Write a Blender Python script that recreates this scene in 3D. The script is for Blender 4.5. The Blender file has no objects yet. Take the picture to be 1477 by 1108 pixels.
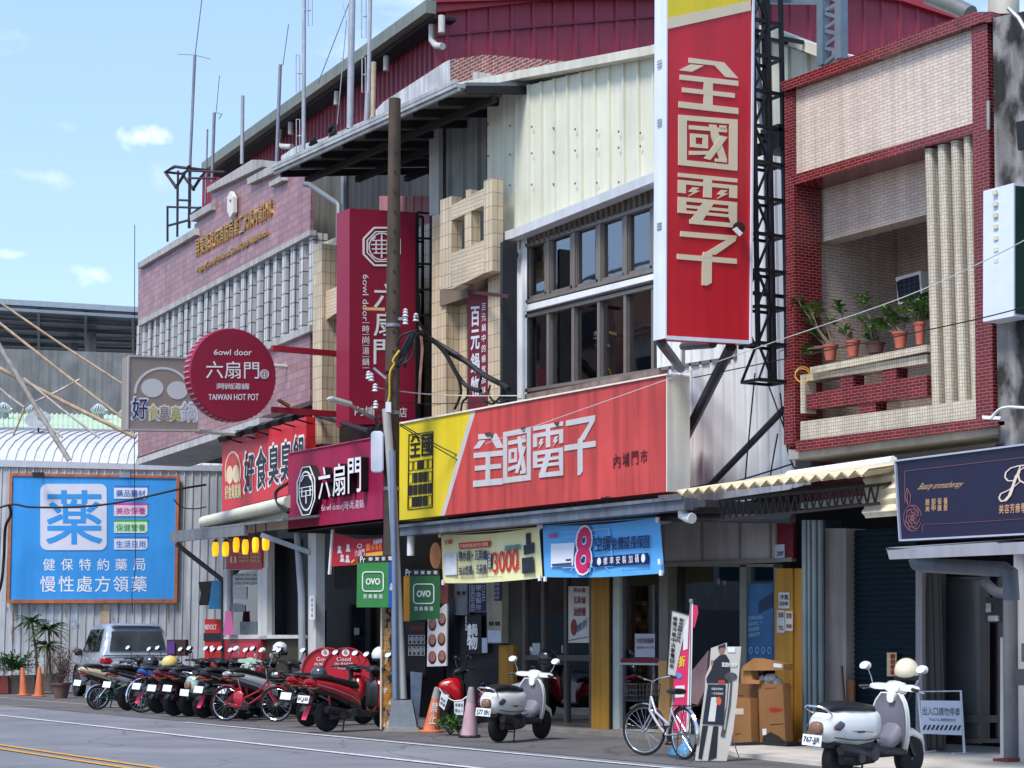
import bpy, bmesh, math, random
from mathutils import Vector, Matrix
R=math.radians
random.seed(7)
scene=bpy.context.scene
col=scene.collection
# ---------------------------------------------------------------- camera, sky, sun, exposure
IW,IH,F,HOR,VPX,CH=1477.,1108.,2800.,926.,-1020.,1.5
PITCH=math.atan((HOR-IH/2)/F); CP,SP=math.cos(PITCH),math.sin(PITCH)
_v=((VPX-IW/2)/F, F and ((-(HOR-IH/2)/F)*CP+SP), CP+((HOR-IH/2)/F)*SP)
AZ=math.atan2(-_v[0],_v[2])
FWD=Vector((-math.cos(AZ),math.sin(AZ),0)); RGT=Vector((math.sin(AZ),math.cos(AZ),0))
cd=bpy.data.cameras.new('camera'); cam=bpy.data.objects.new('camera',cd); col.objects.link(cam)
cd.sensor_width=36; cd.lens=F/IW*36; cd.clip_start=.1; cd.clip_end=2000
view=(FWD*CP+Vector((0,0,SP))).normalized()
cam.location=(0,0,CH); cam.rotation_euler=view.to_track_quat('-Z','Y').to_euler()
scene.camera=cam
SUN_EL,SUN_AZ=R(56),R(160)      # azimuth measured clockwise from +Y
w=bpy.data.worlds.new('World'); scene.world=w; w.use_nodes=True
nt=w.node_tree; nt.nodes.clear()
out=nt.nodes.new('ShaderNodeOutputWorld'); bg=nt.nodes.new('ShaderNodeBackground')
sky=nt.nodes.new('ShaderNodeTexSky'); sky.sky_type='NISHITA'; sky.sun_disc=False
sky.sun_elevation=SUN_EL; sky.sun_rotation=SUN_AZ; sky.air_density=1.0; sky.dust_density=.5; sky.ozone_density=1.0
tc=nt.nodes.new('ShaderNodeTexCoord'); mp=nt.nodes.new('ShaderNodeMapping'); mp.inputs['Scale'].default_value=(1,1,2.4)
n1=nt.nodes.new('ShaderNodeTexNoise'); n1.inputs['Scale'].default_value=5.5; n1.inputs['Detail'].default_value=9; n1.inputs['Roughness'].default_value=.58
mp.inputs['Location'].default_value=(3.1,1.7,.35)
rp=nt.nodes.new('ShaderNodeValToRGB'); rp.color_ramp.elements[0].position=.60; rp.color_ramp.elements[1].position=.95
mx=nt.nodes.new('ShaderNodeMixRGB'); mx.inputs[2].default_value=(7.6,7.9,8.3,1)
ad=nt.nodes.new('ShaderNodeMixRGB'); ad.inputs[0].default_value=.42; ad.inputs[2].default_value=(3.5,5.2,8.2,1)
L=nt.links
L.new(tc.outputs['Generated'],mp.inputs[0]); L.new(mp.outputs[0],n1.inputs['Vector']); L.new(n1.outputs['Fac'],rp.inputs[0])
L.new(sky.outputs[0],ad.inputs[1]); L.new(ad.outputs[0],mx.inputs[1]); L.new(rp.outputs[0],mx.inputs[0])
_last=mx.outputs[0]
def _puff(px,py,sx,sy,amt):      # a small cumulus at a fixed place in the sky
    global _last
    r,u,f=(px-IW/2)/F,-(py-IH/2)/F,1.
    d=(FWD*(f*CP-u*SP)+RGT*r+Vector((0,0,u*CP+f*SP))).normalized(); up=Vector((0,0,1)); rr=d.cross(up).normalized(); uu=rr.cross(d)
    sub=nt.nodes.new('ShaderNodeVectorMath'); sub.operation='SUBTRACT'; sub.inputs[1].default_value=d; L.new(tc.outputs['Generated'],sub.inputs[0])
    comb=nt.nodes.new('ShaderNodeCombineXYZ')
    for i,(v,sc) in enumerate(((rr,sx),(uu,sy))):
        dt=nt.nodes.new('ShaderNodeVectorMath'); dt.operation='DOT_PRODUCT'; dt.inputs[1].default_value=v/sc; L.new(sub.outputs[0],dt.inputs[0]); L.new(dt.outputs['Value'],comb.inputs[i])
    ln=nt.nodes.new('ShaderNodeVectorMath'); ln.operation='LENGTH'; L.new(comb.outputs[0],ln.inputs[0])
    nz=nt.nodes.new('ShaderNodeTexNoise'); nz.inputs['Scale'].default_value=70; nz.inputs['Detail'].default_value=7; L.new(tc.outputs['Generated'],nz.inputs['Vector'])
    ma=nt.nodes.new('ShaderNodeMath'); ma.operation='MULTIPLY_ADD'; ma.inputs[1].default_value=2.2; L.new(nz.outputs['Fac'],ma.inputs[0]); 
    sb=nt.nodes.new('ShaderNodeMath'); sb.operation='SUBTRACT'; sb.inputs[0].default_value=-.35; L.new(ln.outputs['Value'],sb.inputs[1]); L.new(sb.outputs[0],ma.inputs[2])
    r2=nt.nodes.new('ShaderNodeValToRGB'); r2.color_ramp.elements[0].position=.08; r2.color_ramp.elements[1].position=1.0; r2.color_ramp.elements[1].color=(amt,amt,amt,1); L.new(ma.outputs[0],r2.inputs[0])
    m2=nt.nodes.new('ShaderNodeMixRGB'); m2.inputs[2].default_value=(7.9,8.1,8.4,1); L.new(r2.outputs[0],m2.inputs[0]); L.new(_last,m2.inputs[1]); _last=m2.outputs[0]
_puff(200,196,.023,.010,.85); _puff(140,395,.018,.008,.55); _puff(20,367,.012,.004,.4); _puff(60,255,.03,.007,.25); _puff(230,250,.012,.012,.2)
L.new(_last,bg.inputs[0]); L.new(bg.outputs[0],out.inputs[0]); bg.inputs[1].default_value=.12
sl=bpy.data.lights.new('sun','SUN'); sl.energy=2.5; sl.angle=R(18); sl.color=(1,.96,.9)
so=bpy.data.objects.new('sun',sl); col.objects.link(so)
_sd=Vector((math.sin(SUN_AZ)*math.cos(SUN_EL),math.cos(SUN_AZ)*math.cos(SUN_EL),math.sin(SUN_EL)))
so.rotation_euler=_sd.to_track_quat('Z','Y').to_euler(); so.location=(-20,-10,40)
scene.view_settings.view_transform='Standard'; scene.view_settings.look='None'
scene.view_settings.exposure=.72; scene.view_settings.gamma=1

# ---------------------------------------------------------------- photogrammetry: a pixel's ray cut by a real plane
def ray(px,py):
    r,u,f=(px-IW/2)/F,-(py-IH/2)/F,1.
    uu=u*CP+f*SP; ff=f*CP-u*SP
    return FWD*ff+RGT*r+Vector((0,0,uu))
ORG=Vector((0,0,CH))
class Plane:
    def __init__(s,o,n): s.o=Vector(o); s.n=Vector(n).normalized()
    def at(s,px,py,off=0):
        d=ray(px,py); o=s.o+s.n*off
        return ORG+d*((o-ORG).dot(s.n)/d.dot(s.n))
    def sh(s,off): return Plane(s.o+s.n*off,s.n)
def PY(y): return Plane((0,y,0),(0,-1,0))
def PX(x): return Plane((x,0,0),(1,0,0))
def PD(d): return Plane(FWD*d,-FWD)
def PA(p,deg):      # vertical plane through p whose horizontal direction is deg from -X towards +Y
    a=R(deg); return Plane(p,(-math.sin(a),-math.cos(a),0))
GR=Plane((0,0,0),(0,0,1))
ZM=dict(z1=(180,0,2.8404),z2=(0,390,3.2109),z3=(430,280,2.8404),z4=(680,0,2.8404),z5=(1080,0,3.6927),z6=(1080,290,3.6927),
 z7=(940,560,2.7505),z8=(560,560,3.5167),w1=(0,660,4.4667),w2=(0,860,4.4667),w3=(240,590,4.1028),w4=(100,880,4.1028),
 w5=(400,860,4.9233),w6=(600,850,4.7133),w7=(860,830,3.9844),w8=(1140,780,3.3769),u1=(270,270,7.7737),u2=(620,750,4.3441),
 u3=(640,830,11.083),u4=(280,770,5.829),u5=(470,750,6.4217),u6=(950,860,4.4667),u7=(430,920,7.3846),u8=(1280,630,5.538),
 v1=(100,920,7.033),v2=(280,910,7.388),v3=(1160,940,6.595),v4=(470,440,5.275),v5=(1060,380,3.258),v6=(1380,0,3.69),
 v7=(440,150,4.1036),v8=(820,840,4.7645),p=(0,0,1))
def Z(k,*c):
    x0,y0,s=ZM[k]; return [(x0+c[i]/s,y0+c[i+1]/s) for i in range(0,len(c),2)]
def ZR(k,x0,y0,x1,y1): return Z(k,x0,y0,x1,y0,x1,y1,x0,y1)   # tl tr br bl

# ---------------------------------------------------------------- materials
def lin(c): c/=255.; return c/12.92 if c<=.04045 else ((c+.055)/1.055)**2.4
MATS={}
def _base(name):
    m=bpy.data.materials.new(name); m.use_nodes=True; t=m.node_tree
    return m,t,t.nodes['Principled BSDF']
def _wall_uv(t):     # u runs along the wall, v up it
    g=t.nodes.new('ShaderNodeNewGeometry'); s=t.nodes.new('ShaderNodeSeparateXYZ'); a=t.nodes.new('ShaderNodeMath'); c=t.nodes.new('ShaderNodeCombineXYZ')
    t.links.new(g.outputs['Position'],s.inputs[0]); t.links.new(s.outputs[0],a.inputs[0]); t.links.new(s.outputs[1],a.inputs[1])
    t.links.new(a.outputs[0],c.inputs[0]); t.links.new(s.outputs[2],c.inputs[1]); return c.outputs[0]
def _mul(t,a,fac_socket,lo,hi,p0=.3,p1=.7):
    r=t.nodes.new('ShaderNodeValToRGB'); r.color_ramp.elements[0].position=p0; r.color_ramp.elements[1].position=p1
    r.color_ramp.elements[0].color=(lo,lo,lo,1); r.color_ramp.elements[1].color=(hi,hi,hi,1)
    t.links.new(fac_socket,r.inputs[0]); m=t.nodes.new('ShaderNodeMixRGB'); m.blend_type='MULTIPLY'; m.inputs[0].default_value=1
    t.links.new(a,m.inputs[1]); t.links.new(r.outputs[0],m.inputs[2]); return m.outputs[0]
def _noise(t,scale,detail=6,vec=None,sx=1,sz=1):
    n=t.nodes.new('ShaderNodeTexNoise'); n.inputs['Scale'].default_value=scale; n.inputs['Detail'].default_value=detail
    if vec is None:
        c=t.nodes.new('ShaderNodeTexCoord'); vec=c.outputs['Object']
    m=t.nodes.new('ShaderNodeMapping'); m.inputs['Scale'].default_value=(sx,sx,sz)
    t.links.new(vec,m.inputs[0]); t.links.new(m.outputs[0],n.inputs['Vector']); return n.outputs['Fac']
def _streak(t,a,amt):
    return _mul(t,a,_noise(t,1.,5,None,6,.35),1-amt,1.,.36,.58)
def mat(name,rgb,rough=.6,metal=0,var=.12,scale=4,dirt=0,bump=0,k=1.,coat=0,spec=.5,emit=0):
    if name in MATS: return MATS[name]
    m,t,b=_base(name); MATS[name]=m
    c=t.nodes.new('ShaderNodeRGB'); c.outputs[0].default_value=(lin(rgb[0])*k,lin(rgb[1])*k,lin(rgb[2])*k,1); a=c.outputs[0]
    if var: a=_mul(t,a,_noise(t,scale),1-var,1+var*.6)
    if dirt: a=_streak(t,a,dirt); a=_mul(t,a,_noise(t,.9,8),1-dirt*.6,1.03,.3,.6)
    t.links.new(a,b.inputs['Base Color'])
    b.inputs['Roughness'].default_value=rough; b.inputs['Metallic'].default_value=metal
    b.inputs['Specular IOR Level'].default_value=spec; b.inputs['Coat Weight'].default_value=coat
    if emit: t.links.new(a,b.inputs['Emission Color']); b.inputs['Emission Strength'].default_value=emit
    if bump:
        bp=t.nodes.new('ShaderNodeBump'); bp.inputs['Strength'].default_value=bump; bp.inputs['Distance'].default_value=.01
        t.links.new(_noise(t,scale*12,4),bp.inputs['Height']); t.links.new(bp.outputs[0],b.inputs['Normal'])
    return m
def tile(name,rgb,mort,wd,ht,mw=.006,var=.1,rough=.35,off=.5,dirt=.2,rgb2=None,bump=.5):
    if name in MATS: return MATS[name]
    m,t,b=_base(name); MATS[name]=m
    br=t.nodes.new('ShaderNodeTexBrick'); br.offset=off; br.inputs['Scale'].default_value=1
    br.inputs['Brick Width'].default_value=wd; br.inputs['Row Height'].default_value=ht; br.inputs['Mortar Size'].default_value=mw
    br.inputs['Mortar Smooth'].default_value=.1; br.inputs['Bias'].default_value=0
    r2=rgb2 or tuple(max(0,x*(1-var*1.6)) for x in rgb)
    for k_,c_ in (('Color1',rgb),('Color2',r2),('Mortar',mort)): br.inputs[k_].default_value=(lin(c_[0]),lin(c_[1]),lin(c_[2]),1)
    t.links.new(_wall_uv(t),br.inputs['Vector'])
    a=_mul(t,br.outputs['Color'],_noise(t,2.2),1-var,1+var*.4)
    if dirt: a=_streak(t,a,dirt)
    t.links.new(a,b.inputs['Base Color']); b.inputs['Roughness'].default_value=rough
    bp=t.nodes.new('ShaderNodeBump'); bp.inputs['Strength'].default_value=bump; bp.inputs['Distance'].default_value=.004; bp.invert=True
    t.links.new(br.outputs['Fac'],bp.inputs['Height']); t.links.new(bp.outputs[0],b.inputs['Normal'])
    return m
def clear_glass(name='clear window glass',tint=(.62,.66,.66),ior=1.75,rough=.015):
    if name in MATS: return MATS[name]
    m,t,b=_base(name); MATS[name]=m; t.nodes.remove(b); o=t.nodes['Material Output']
    tr=t.nodes.new('ShaderNodeBsdfTransparent'); tr.inputs[0].default_value=(*tint,1); gl=t.nodes.new('ShaderNodeBsdfGlossy'); gl.inputs['Roughness'].default_value=rough; gl.inputs[0].default_value=(.95,.97,1,1)
    fr=t.nodes.new('ShaderNodeFresnel'); fr.inputs[0].default_value=ior; mx_=t.nodes.new('ShaderNodeMixShader')
    bp=t.nodes.new('ShaderNodeBump'); bp.inputs['Strength'].default_value=.06; bp.inputs['Distance'].default_value=.02; t.links.new(_noise(t,1.3,2),bp.inputs['Height']); t.links.new(bp.outputs[0],gl.inputs['Normal'])
    t.links.new(fr.outputs[0],mx_.inputs[0]); t.links.new(tr.outputs[0],mx_.inputs[1]); t.links.new(gl.outputs[0],mx_.inputs[2]); t.links.new(mx_.outputs[0],o.inputs[0]); return m
def glass(name='window glass',rgb=(26,30,34),rough=.04,var=.25):
    if name in ('window glass','shop door glass','shop window glass','stall glass'): return clear_glass(name,ior=2.3 if 'shop' in name else 1.75)
    return mat(name,rgb,rough,0,var,1.2,0,0,1,0,.85)

# ---------------------------------------------------------------- mesh builder
WM={}
class MB:
    def __init__(s): s.v=[]; s.f=[]; s.mi=[]; s.cur=0
    def add(s,vs,fs):
        o=len(s.v); s.v+= [Vector(v) for v in vs]
        for f in fs: s.f.append([i+o for i in f]); s.mi.append(s.cur)
        return s
    def poly(s,pts): return s.add(pts,[list(range(len(pts)))])
    def prism(s,pts,vec):
        vec=Vector(vec); n=len(pts); p=[Vector(q) for q in pts]; b=[q+vec for q in p]
        nn=Vector((0,0,0))
        for i in range(n): nn+= (p[i]-p[0]).cross(p[(i+1)%n]-p[0])
        if nn.dot(vec)>0: p.reverse(); b.reverse()
        fs=[list(range(n)),list(range(2*n-1,n-1,-1))]
        for i in range(n): j=(i+1)%n; fs.append([j,i,i+n,j+n])
        return s.add(p+b,fs)
    def pp(s,pix,pl,depth,off=0):      # pixel polygon on plane, thickened backwards
        return s.prism([pl.at(x,y,off) for x,y in pix],-pl.n*depth)
    def box(s,c,sz,rz=0,rx=0,ry=0):
        m=Matrix.Translation(Vector(c))@Matrix.Rotation(rz,4,'Z')@Matrix.Rotation(ry,4,'Y')@Matrix.Rotation(rx,4,'X')
        x,y,z=sz[0]/2,sz[1]/2,sz[2]/2
        vs=[m@Vector(q) for q in ((-x,-y,-z),(x,-y,-z),(x,y,-z),(-x,y,-z),(-x,-y,z),(x,-y,z),(x,y,z),(-x,y,z))]
        return s.add(vs,[[0,3,2,1],[4,5,6,7],[0,1,5,4],[1,2,6,5],[2,3,7,6],[3,0,4,7]])
    def bar(s,a,b,wd,ht=None,up=(0,0,1)):
        a=Vector(a); b=Vector(b); d=(b-a).normalized(); up=Vector(up)
        if abs(d.dot(up))>.98: up=Vector((1,0,0)) if abs(d.x)<.9 else Vector((0,1,0))
        r=d.cross(up).normalized(); u=r.cross(d); ht=ht or wd
        q=[r*(wd/2)*i+u*(ht/2)*j for i,j in ((-1,-1),(1,-1),(1,1),(-1,1))]
        return s.add([a+x for x in q]+[b+x for x in q],[[0,1,2,3],[7,6,5,4],[4,5,1,0],[5,6,2,1],[6,7,3,2],[7,4,0,3]])
    def tube(s,pts,r,n=8,cap=True,closed=False):
        p=[Vector(q) for q in pts]; m=len(p); rs=r if isinstance(r,(list,tuple)) else [r]*m
        up=None; rings=[]
        for i in range(m):
            if closed: d=p[(i+1)%m]-p[i-1]
            else: d=p[min(i+1,m-1)]-p[max(i-1,0)]
            if d.length<1e-9: d=Vector((0,0,1))
            d.normalize()
            if up is None:
                up=Vector((0,0,1)) if abs(d.z)<.9 else Vector((1,0,0))
            a=d.cross(up)
            if a.length<1e-6: a=d.cross(Vector((0,1,0)))
            a.normalize(); b=a.cross(d); up=b
            rings.append([p[i]+a*(math.cos(t)*rs[i])+b*(math.sin(t)*rs[i]) for t in [2*math.pi*k/n for k in range(n)]])
        vs=[q for rr in rings for q in rr]; fs=[]
        for i in range(m if closed else m-1):
            j=(i+1)%m
            for k in range(n): l=(k+1)%n; fs.append([i*n+k,i*n+l,j*n+l,j*n+k])
        if cap and not closed: fs+= [list(range(n-1,-1,-1)),[(m-1)*n+k for k in range(n)]]
        return s.add(vs,fs)
    def lathe(s,prof,o=(0,0,0),ax=(0,0,1),n=20):
        ax=Vector(ax).normalized(); o=Vector(o)
        a=ax.cross(Vector((1,0,0)) if abs(ax.x)<.9 else Vector((0,1,0))).normalized(); b=ax.cross(a)
        vs=[];m=len(prof)
        for r,h in prof:
            for k in range(n):
                t=2*math.pi*k/n; vs.append(o+ax*h+(a*math.cos(t)+b*math.sin(t))*r)
        fs=[]
        for i in range(m-1):
            for k in range(n): l=(k+1)%n; fs.append([i*n+k,i*n+l,(i+1)*n+l,(i+1)*n+k])
        if prof[0][0]>1e-4: fs.append(list(range(n-1,-1,-1)))
        if prof[-1][0]>1e-4: fs.append([(m-1)*n+k for k in range(n)])
        return s.add(vs,fs)
    def torus(s,o,ax,Rr,r,n=28,k=8):
        ax=Vector(ax).normalized(); o=Vector(o); a=ax.cross(Vector((1,0,0)) if abs(ax.x)<.9 else Vector((0,1,0))).normalized(); b=ax.cross(a)
        return s.tube([o+(a*math.cos(t)+b*math.sin(t))*Rr for t in [2*math.pi*i/n for i in range(n)]],r,k,False,True)
    def loft(s,secs,n=14,e=2.6):     # sections (x, y, z, half width, half height) along x
        vs=[];
        for x,y,z,ry,rz in secs:
            for k in range(n):
                t=2*math.pi*k/n; c,q=math.cos(t),math.sin(t)
                vs.append((x,y+ry*math.copysign(abs(c)**(2/e),c),z+rz*math.copysign(abs(q)**(2/e),q)))
        fs=[list(range(n-1,-1,-1)),[(len(secs)-1)*n+k for k in range(n)]]
        for i in range(len(secs)-1):
            for k in range(n): l=(k+1)%n; fs.append([i*n+k,i*n+l,(i+1)*n+l,(i+1)*n+k])
        return s.add(vs,fs)
    def ball(s,o,r,n=14,m=9,sc=(1,1,1),z0=-1.,z1=1.):
        prof=[]; a0,a1=math.asin(max(-1,z0)),math.asin(min(1,z1))
        for i in range(m+1): t=a0+(a1-a0)*i/m; prof.append((max(1e-5,r*math.cos(t)),r*math.sin(t)))
        k0=len(s.v); s.lathe(prof,(0,0,0),(0,0,1),n); o=Vector(o)
        for i in range(k0,len(s.v)): v=s.v[i]; s.v[i]=Vector((v.x*sc[0],v.y*sc[1],v.z*sc[2]))+o
        return s
    def disc(s,pix,pl,rx,ry,depth,off=0,n=28):
        x,y=pix; return s.pp([(x+rx*math.cos(2*math.pi*i/n),y+ry*math.sin(2*math.pi*i/n)) for i in range(n)],pl,depth,off)
    def ring(s,pix,pl,rx,ry,wpx,depth,off=0,n=28,a0=0,a1=360):
        s.jit=getattr(s,'jit',0)+1; off+=.0006*(s.jit%6)
        x,y=pix; full=abs(a1-a0)>=360; st=[]
        for i in range(n):
            t0=R(a0+(a1-a0)*i/n); t1=R(a0+(a1-a0)*(i+1)/n)
            s.pp([(x+rx*math.cos(t0),y+ry*math.sin(t0)),(x+rx*math.cos(t1),y+ry*math.sin(t1)),(x+(rx-wpx)*math.cos(t1),y+(ry-wpx*ry/rx)*math.sin(t1)),(x+(rx-wpx)*math.cos(t0),y+(ry-wpx*ry/rx)*math.sin(t0))],pl,depth,off)
        return s
    def strip(s,pixs,pl,wpx,depth=.01,off=0):   # stroke through pixel points
        for a,b in zip(pixs,pixs[1:]):
            s.jit=getattr(s,'jit',0)+1; off0=off+.0006*(s.jit%7)
            dx,dy=b[0]-a[0],b[1]-a[1]; l=math.hypot(dx,dy) or 1; nx,ny=-dy/l*wpx/2,dx/l*wpx/2
            s.pp([(a[0]+nx,a[1]+ny),(b[0]+nx,b[1]+ny),(b[0]-nx,b[1]-ny),(a[0]-nx,a[1]-ny)],pl,depth,off0)
        return s
    def text(s,body,pix,pl,off=.006,bold=0,depth=0,space=1.):   # pix: tl tr br bl of the lettering on the plane
        q=[pl.at(x,y,off) for x,y in pix]; return s.text3(body,q,bold,pl.n*depth if depth else None,space,pl.n)
    def text3(s,body,q,bold=0,ext=None,space=1.,nrm=None):
        c=bpy.data.curves.new('lettering','FONT'); c.body=body; c.resolution_u=3; c.space_character=space
        o=bpy.data.objects.new('lettering',c); col.objects.link(o)
        me=bpy.data.meshes.new_from_object(o.evaluated_get(bpy.context.evaluated_depsgraph_get()))
        bpy.data.objects.remove(o); bpy.data.curves.remove(c)
        if not me.vertices: return s
        xs=[v.co.x for v in me.vertices]; ys=[v.co.y for v in me.vertices]
        x0,x1,y0,y1=min(xs),max(xs),min(ys),max(ys); tl,tr,br,bl=q; vs=[]
        for v in me.vertices:
            a=(v.co.x-x0)/max(1e-6,x1-x0); b=(v.co.y-y0)/max(1e-6,y1-y0)
            vs.append((bl*(1-a)+br*a)*(1-b)+(tl*(1-a)+tr*a)*b)
        fs=[list(p.vertices) for p in me.polygons]; bpy.data.meshes.remove(me)
        em=(q[0]-q[3]).length/max(.3,(y1-y0)); ux=(q[1]-q[0]).normalized(); uy=(q[0]-q[3]).normalized(); nn=nrm or ux.cross(uy)
        s.add(vs,fs)
        if bold and ext is None:      # heavier strokes: the glyph again, shifted a little all round, each a hair apart in depth
            k=4 if bold<.03 else 8
            for i in range(k):
                a=2*math.pi*(i+.5)/k; d=(ux*math.cos(a)+uy*math.sin(a))*bold*em*.8-nn*(.0005*(i+1)); s.add([v+d for v in vs],fs)
        if ext is not None:      # solid letters: a back copy and walls
            es={}
            for f in fs:
                for i in range(len(f)):
                    e=(f[i],f[(i+1)%len(f)]); k=tuple(sorted(e))
                    if k in es: es[k]=None
                    else: es[k]=e
            b=[v-ext for v in vs]; s.add(vs+b,[[e[1],e[0],e[0]+len(vs),e[1]+len(vs)] for e in es.values() if e])
        return s
    def vtext(s,body,pix,pl,off=.006,bold=0,fill=.86,depth=0):   # one character under another inside the quad
        tl,tr,br,bl=pix; n=len(body)
        L_=lambda a,b,t:(a[0]+(b[0]-a[0])*t,a[1]+(b[1]-a[1])*t)
        for i,ch in enumerate(body):
            if ch==' ': continue
            t0,t1=(i+(1-fill)/2)/n,(i+1-(1-fill)/2)/n
            s.text(ch,[L_(tl,bl,t0),L_(tr,br,t0),L_(tr,br,t1),L_(tl,bl,t1)],pl,off,bold,depth)
        return s
    def htext(s,body,pix,pl,off=.006,bold=0,fill=.86,depth=0):
        tl,tr,br,bl=pix; n=len(body)
        L_=lambda a,b,t:(a[0]+(b[0]-a[0])*t,a[1]+(b[1]-a[1])*t)
        for i,ch in enumerate(body):
            if ch==' ': continue
            t0,t1=(i+(1-fill)/2)/n,(i+1-(1-fill)/2)/n
            s.text(ch,[L_(tl,tr,t0),L_(tl,tr,t1),L_(bl,br,t1),L_(bl,br,t0)],pl,off,bold,depth)
        return s
    def tf(s,m):
        s.v=[m@v for v in s.v]; return s
    def build(s,name,m,parent=None,local=False,smooth=None,bev=0):
        me=bpy.data.meshes.new(name); o=bpy.data.objects.new(name,me); col.objects.link(o)
        vs=s.v
        if parent is not None:
            o.parent=parent; W=WM[parent.name]; WM[o.name]=W
            if not local:
                wi=W.inverted(); vs=[wi@v for v in vs]
        else:
            if not local and vs:
                mn=[min(v[i] for v in vs) for i in range(3)]; mxx=[max(v[i] for v in vs) for i in range(3)]
                b=Vector(((mn[0]+mxx[0])/2,(mn[1]+mxx[1])/2,mn[2])); o.location=b; vs=[v-b for v in vs]; WM[o.name]=Matrix.Translation(b)
            else: WM[o.name]=Matrix.Identity(4)
        me.from_pydata([tuple(v) for v in vs],[],s.f)
        for mm in (m if isinstance(m,(list,tuple)) else [m]): me.materials.append(mm)
        me.polygons.foreach_set('material_index',s.mi)
        bm=bmesh.new(); bm.from_mesh(me); bmesh.ops.remove_doubles(bm,verts=bm.verts,dist=1e-5)
        if bev:
            es=[e for e in bm.edges if len(e.link_faces)==2 and e.calc_face_angle(0)>R(35)]
            try: bmesh.ops.bevel(bm,geom=es,offset=bev,segments=2,affect='EDGES',clamp_overlap=True)
            except Exception: pass
        bmesh.ops.recalc_face_normals(bm,faces=bm.faces)
        bm.to_mesh(me); bm.free()
        if smooth:
            me.polygons.foreach_set('use_smooth',[True]*len(me.polygons))
            try: me.set_sharp_from_angle(angle=R(smooth))
            except Exception: pass
        me.update(); return o
def thing(name,label,cat,loc=(0,0,0),rz=0,group=None):
    o=bpy.data.objects.new(name,None); col.objects.link(o); o.empty_display_size=.2
    o.location=loc; o.rotation_euler=(0,0,rz); o['label']=label; o['category']=cat
    if group: o['group']=group
    WM[o.name]=Matrix.Translation(Vector(loc))@Matrix.Rotation(rz,4,'Z'); return o
def tag(o,label,cat,group=None):
    o['label']=label; o['category']=cat
    if group: o['group']=group
    return o
def struct(o): o['kind']='structure'; return o
def corr(mb,pl,top,bot,pitch=.25,dep=.03,rib=.3,zbot=None):
    """profiled sheet on a vertical plane: top and bottom are pixel polylines from left to right; zbot overrides the bottom"""
    T=[pl.at(*q) for q in top]; B=[pl.at(*q) for q in bot] if bot else None
    d=Vector((pl.n.y,-pl.n.x,0)); d=-d if d.dot(RGT)<0 else d
    o=T[0]; us=lambda P:[((p-o).dot(d),p.z) for p in P]
    def itp(a,u):
        if u<=a[0][0]: return a[0][1]
        for p,q in zip(a,a[1:]):
            if u<=q[0]: return p[1]+(q[1]-p[1])*(u-p[0])/max(1e-9,q[0]-p[0])
        return a[-1][1]
    ut=us(T); ub=us(B) if B else None; u0,u1=ut[0][0],ut[-1][0]; n=max(1,round((u1-u0)/pitch)); p=(u1-u0)/n
    ul=[]
    for i in range(n):
        a=u0+i*p
        ul+= [(a,0),(a+p*(1-rib)*.5,0),(a+p*(.5-rib*.3),dep),(a+p*(.5+rib*.3),dep),(a+p*(1-(1-rib)*.5),0)]
    ul.append((u1,0)); ul+= [(q[0],0) for q in ut[1:-1]] if 0 else []
    base=o.copy(); vs=[]; fs=[]
    for u,h in ul:
        q=base+d*u+pl.n*h; zt=itp(ut,u); zb=zbot if zbot is not None else itp(ub,u)
        vs.append((q.x,q.y,zb)); vs.append((q.x,q.y,zt))
    for i in range(len(ul)-1): fs.append([2*i,2*i+2,2*i+3,2*i+1])
    mb.add(vs,fs); return mb
# ================================================================ the setting
asphalt=mat('asphalt',(122,122,128),.85,0,.14,.7,0,.35); 
def asphalt_speckle(m):
    t=m.node_tree; b=t.nodes['Principled BSDF']; lk=b.inputs['Base Color'].links[0].from_socket
    a=_mul(t,lk,_noise(t,60,3),.82,1.12,.35,.65); a=_mul(t,a,_noise(t,.35,5,None,1,1),.86,1.06); t.links.new(a,b.inputs['Base Color'])
asphalt_speckle(asphalt)
def wear(m):      # tar-filled cracks, patches and polished wheel tracks
    t=m.node_tree; b=t.nodes['Principled BSDF']; lk=b.inputs['Base Color'].links[0].from_socket
    v=t.nodes.new('ShaderNodeTexVoronoi'); v.feature='DISTANCE_TO_EDGE'; v.inputs['Scale'].default_value=.42; c=t.nodes.new('ShaderNodeTexCoord')
    n=t.nodes.new('ShaderNodeTexNoise'); n.inputs['Scale'].default_value=1.1; n.inputs['Detail'].default_value=5; mxv=t.nodes.new('ShaderNodeMixRGB'); mxv.inputs[0].default_value=.12
    t.links.new(c.outputs['Object'],n.inputs['Vector']); t.links.new(c.outputs['Object'],mxv.inputs[1]); t.links.new(n.outputs['Color'],mxv.inputs[2]); 
    sc=t.nodes.new('ShaderNodeVectorMath'); sc.operation='MULTIPLY_ADD'; sc.inputs[1].default_value=(.5,.5,.5); t.links.new(n.outputs['Color'],sc.inputs[0]); t.links.new(c.outputs['Object'],sc.inputs[2]); t.links.new(sc.outputs[0],v.inputs['Vector'])
    a=_mul(t,lk,v.outputs['Distance'],.62,1.,.004,.012)
    a=_mul(t,a,_noise(t,.8,6,None,.25,1),.9,1.05,.35,.6); a=_mul(t,a,_noise(t,2.2,3),.8,1.,.22,.34)
    t.links.new(a,b.inputs['Base Color'])
wear(asphalt)
apron=mat('worn apron',(100,96,96),.9,0,.25,1.3,0,.4); asphalt_speckle(apron); wear(apron)
concrete=mat('concrete',(150,147,142),.85,0,.2,2.,.15,.25)
paint_w=mat('road paint white',(205,205,205),.7,0,.3,9); paint_y=mat('road paint yellow',(205,150,60),.7,0,.25,9)
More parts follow.
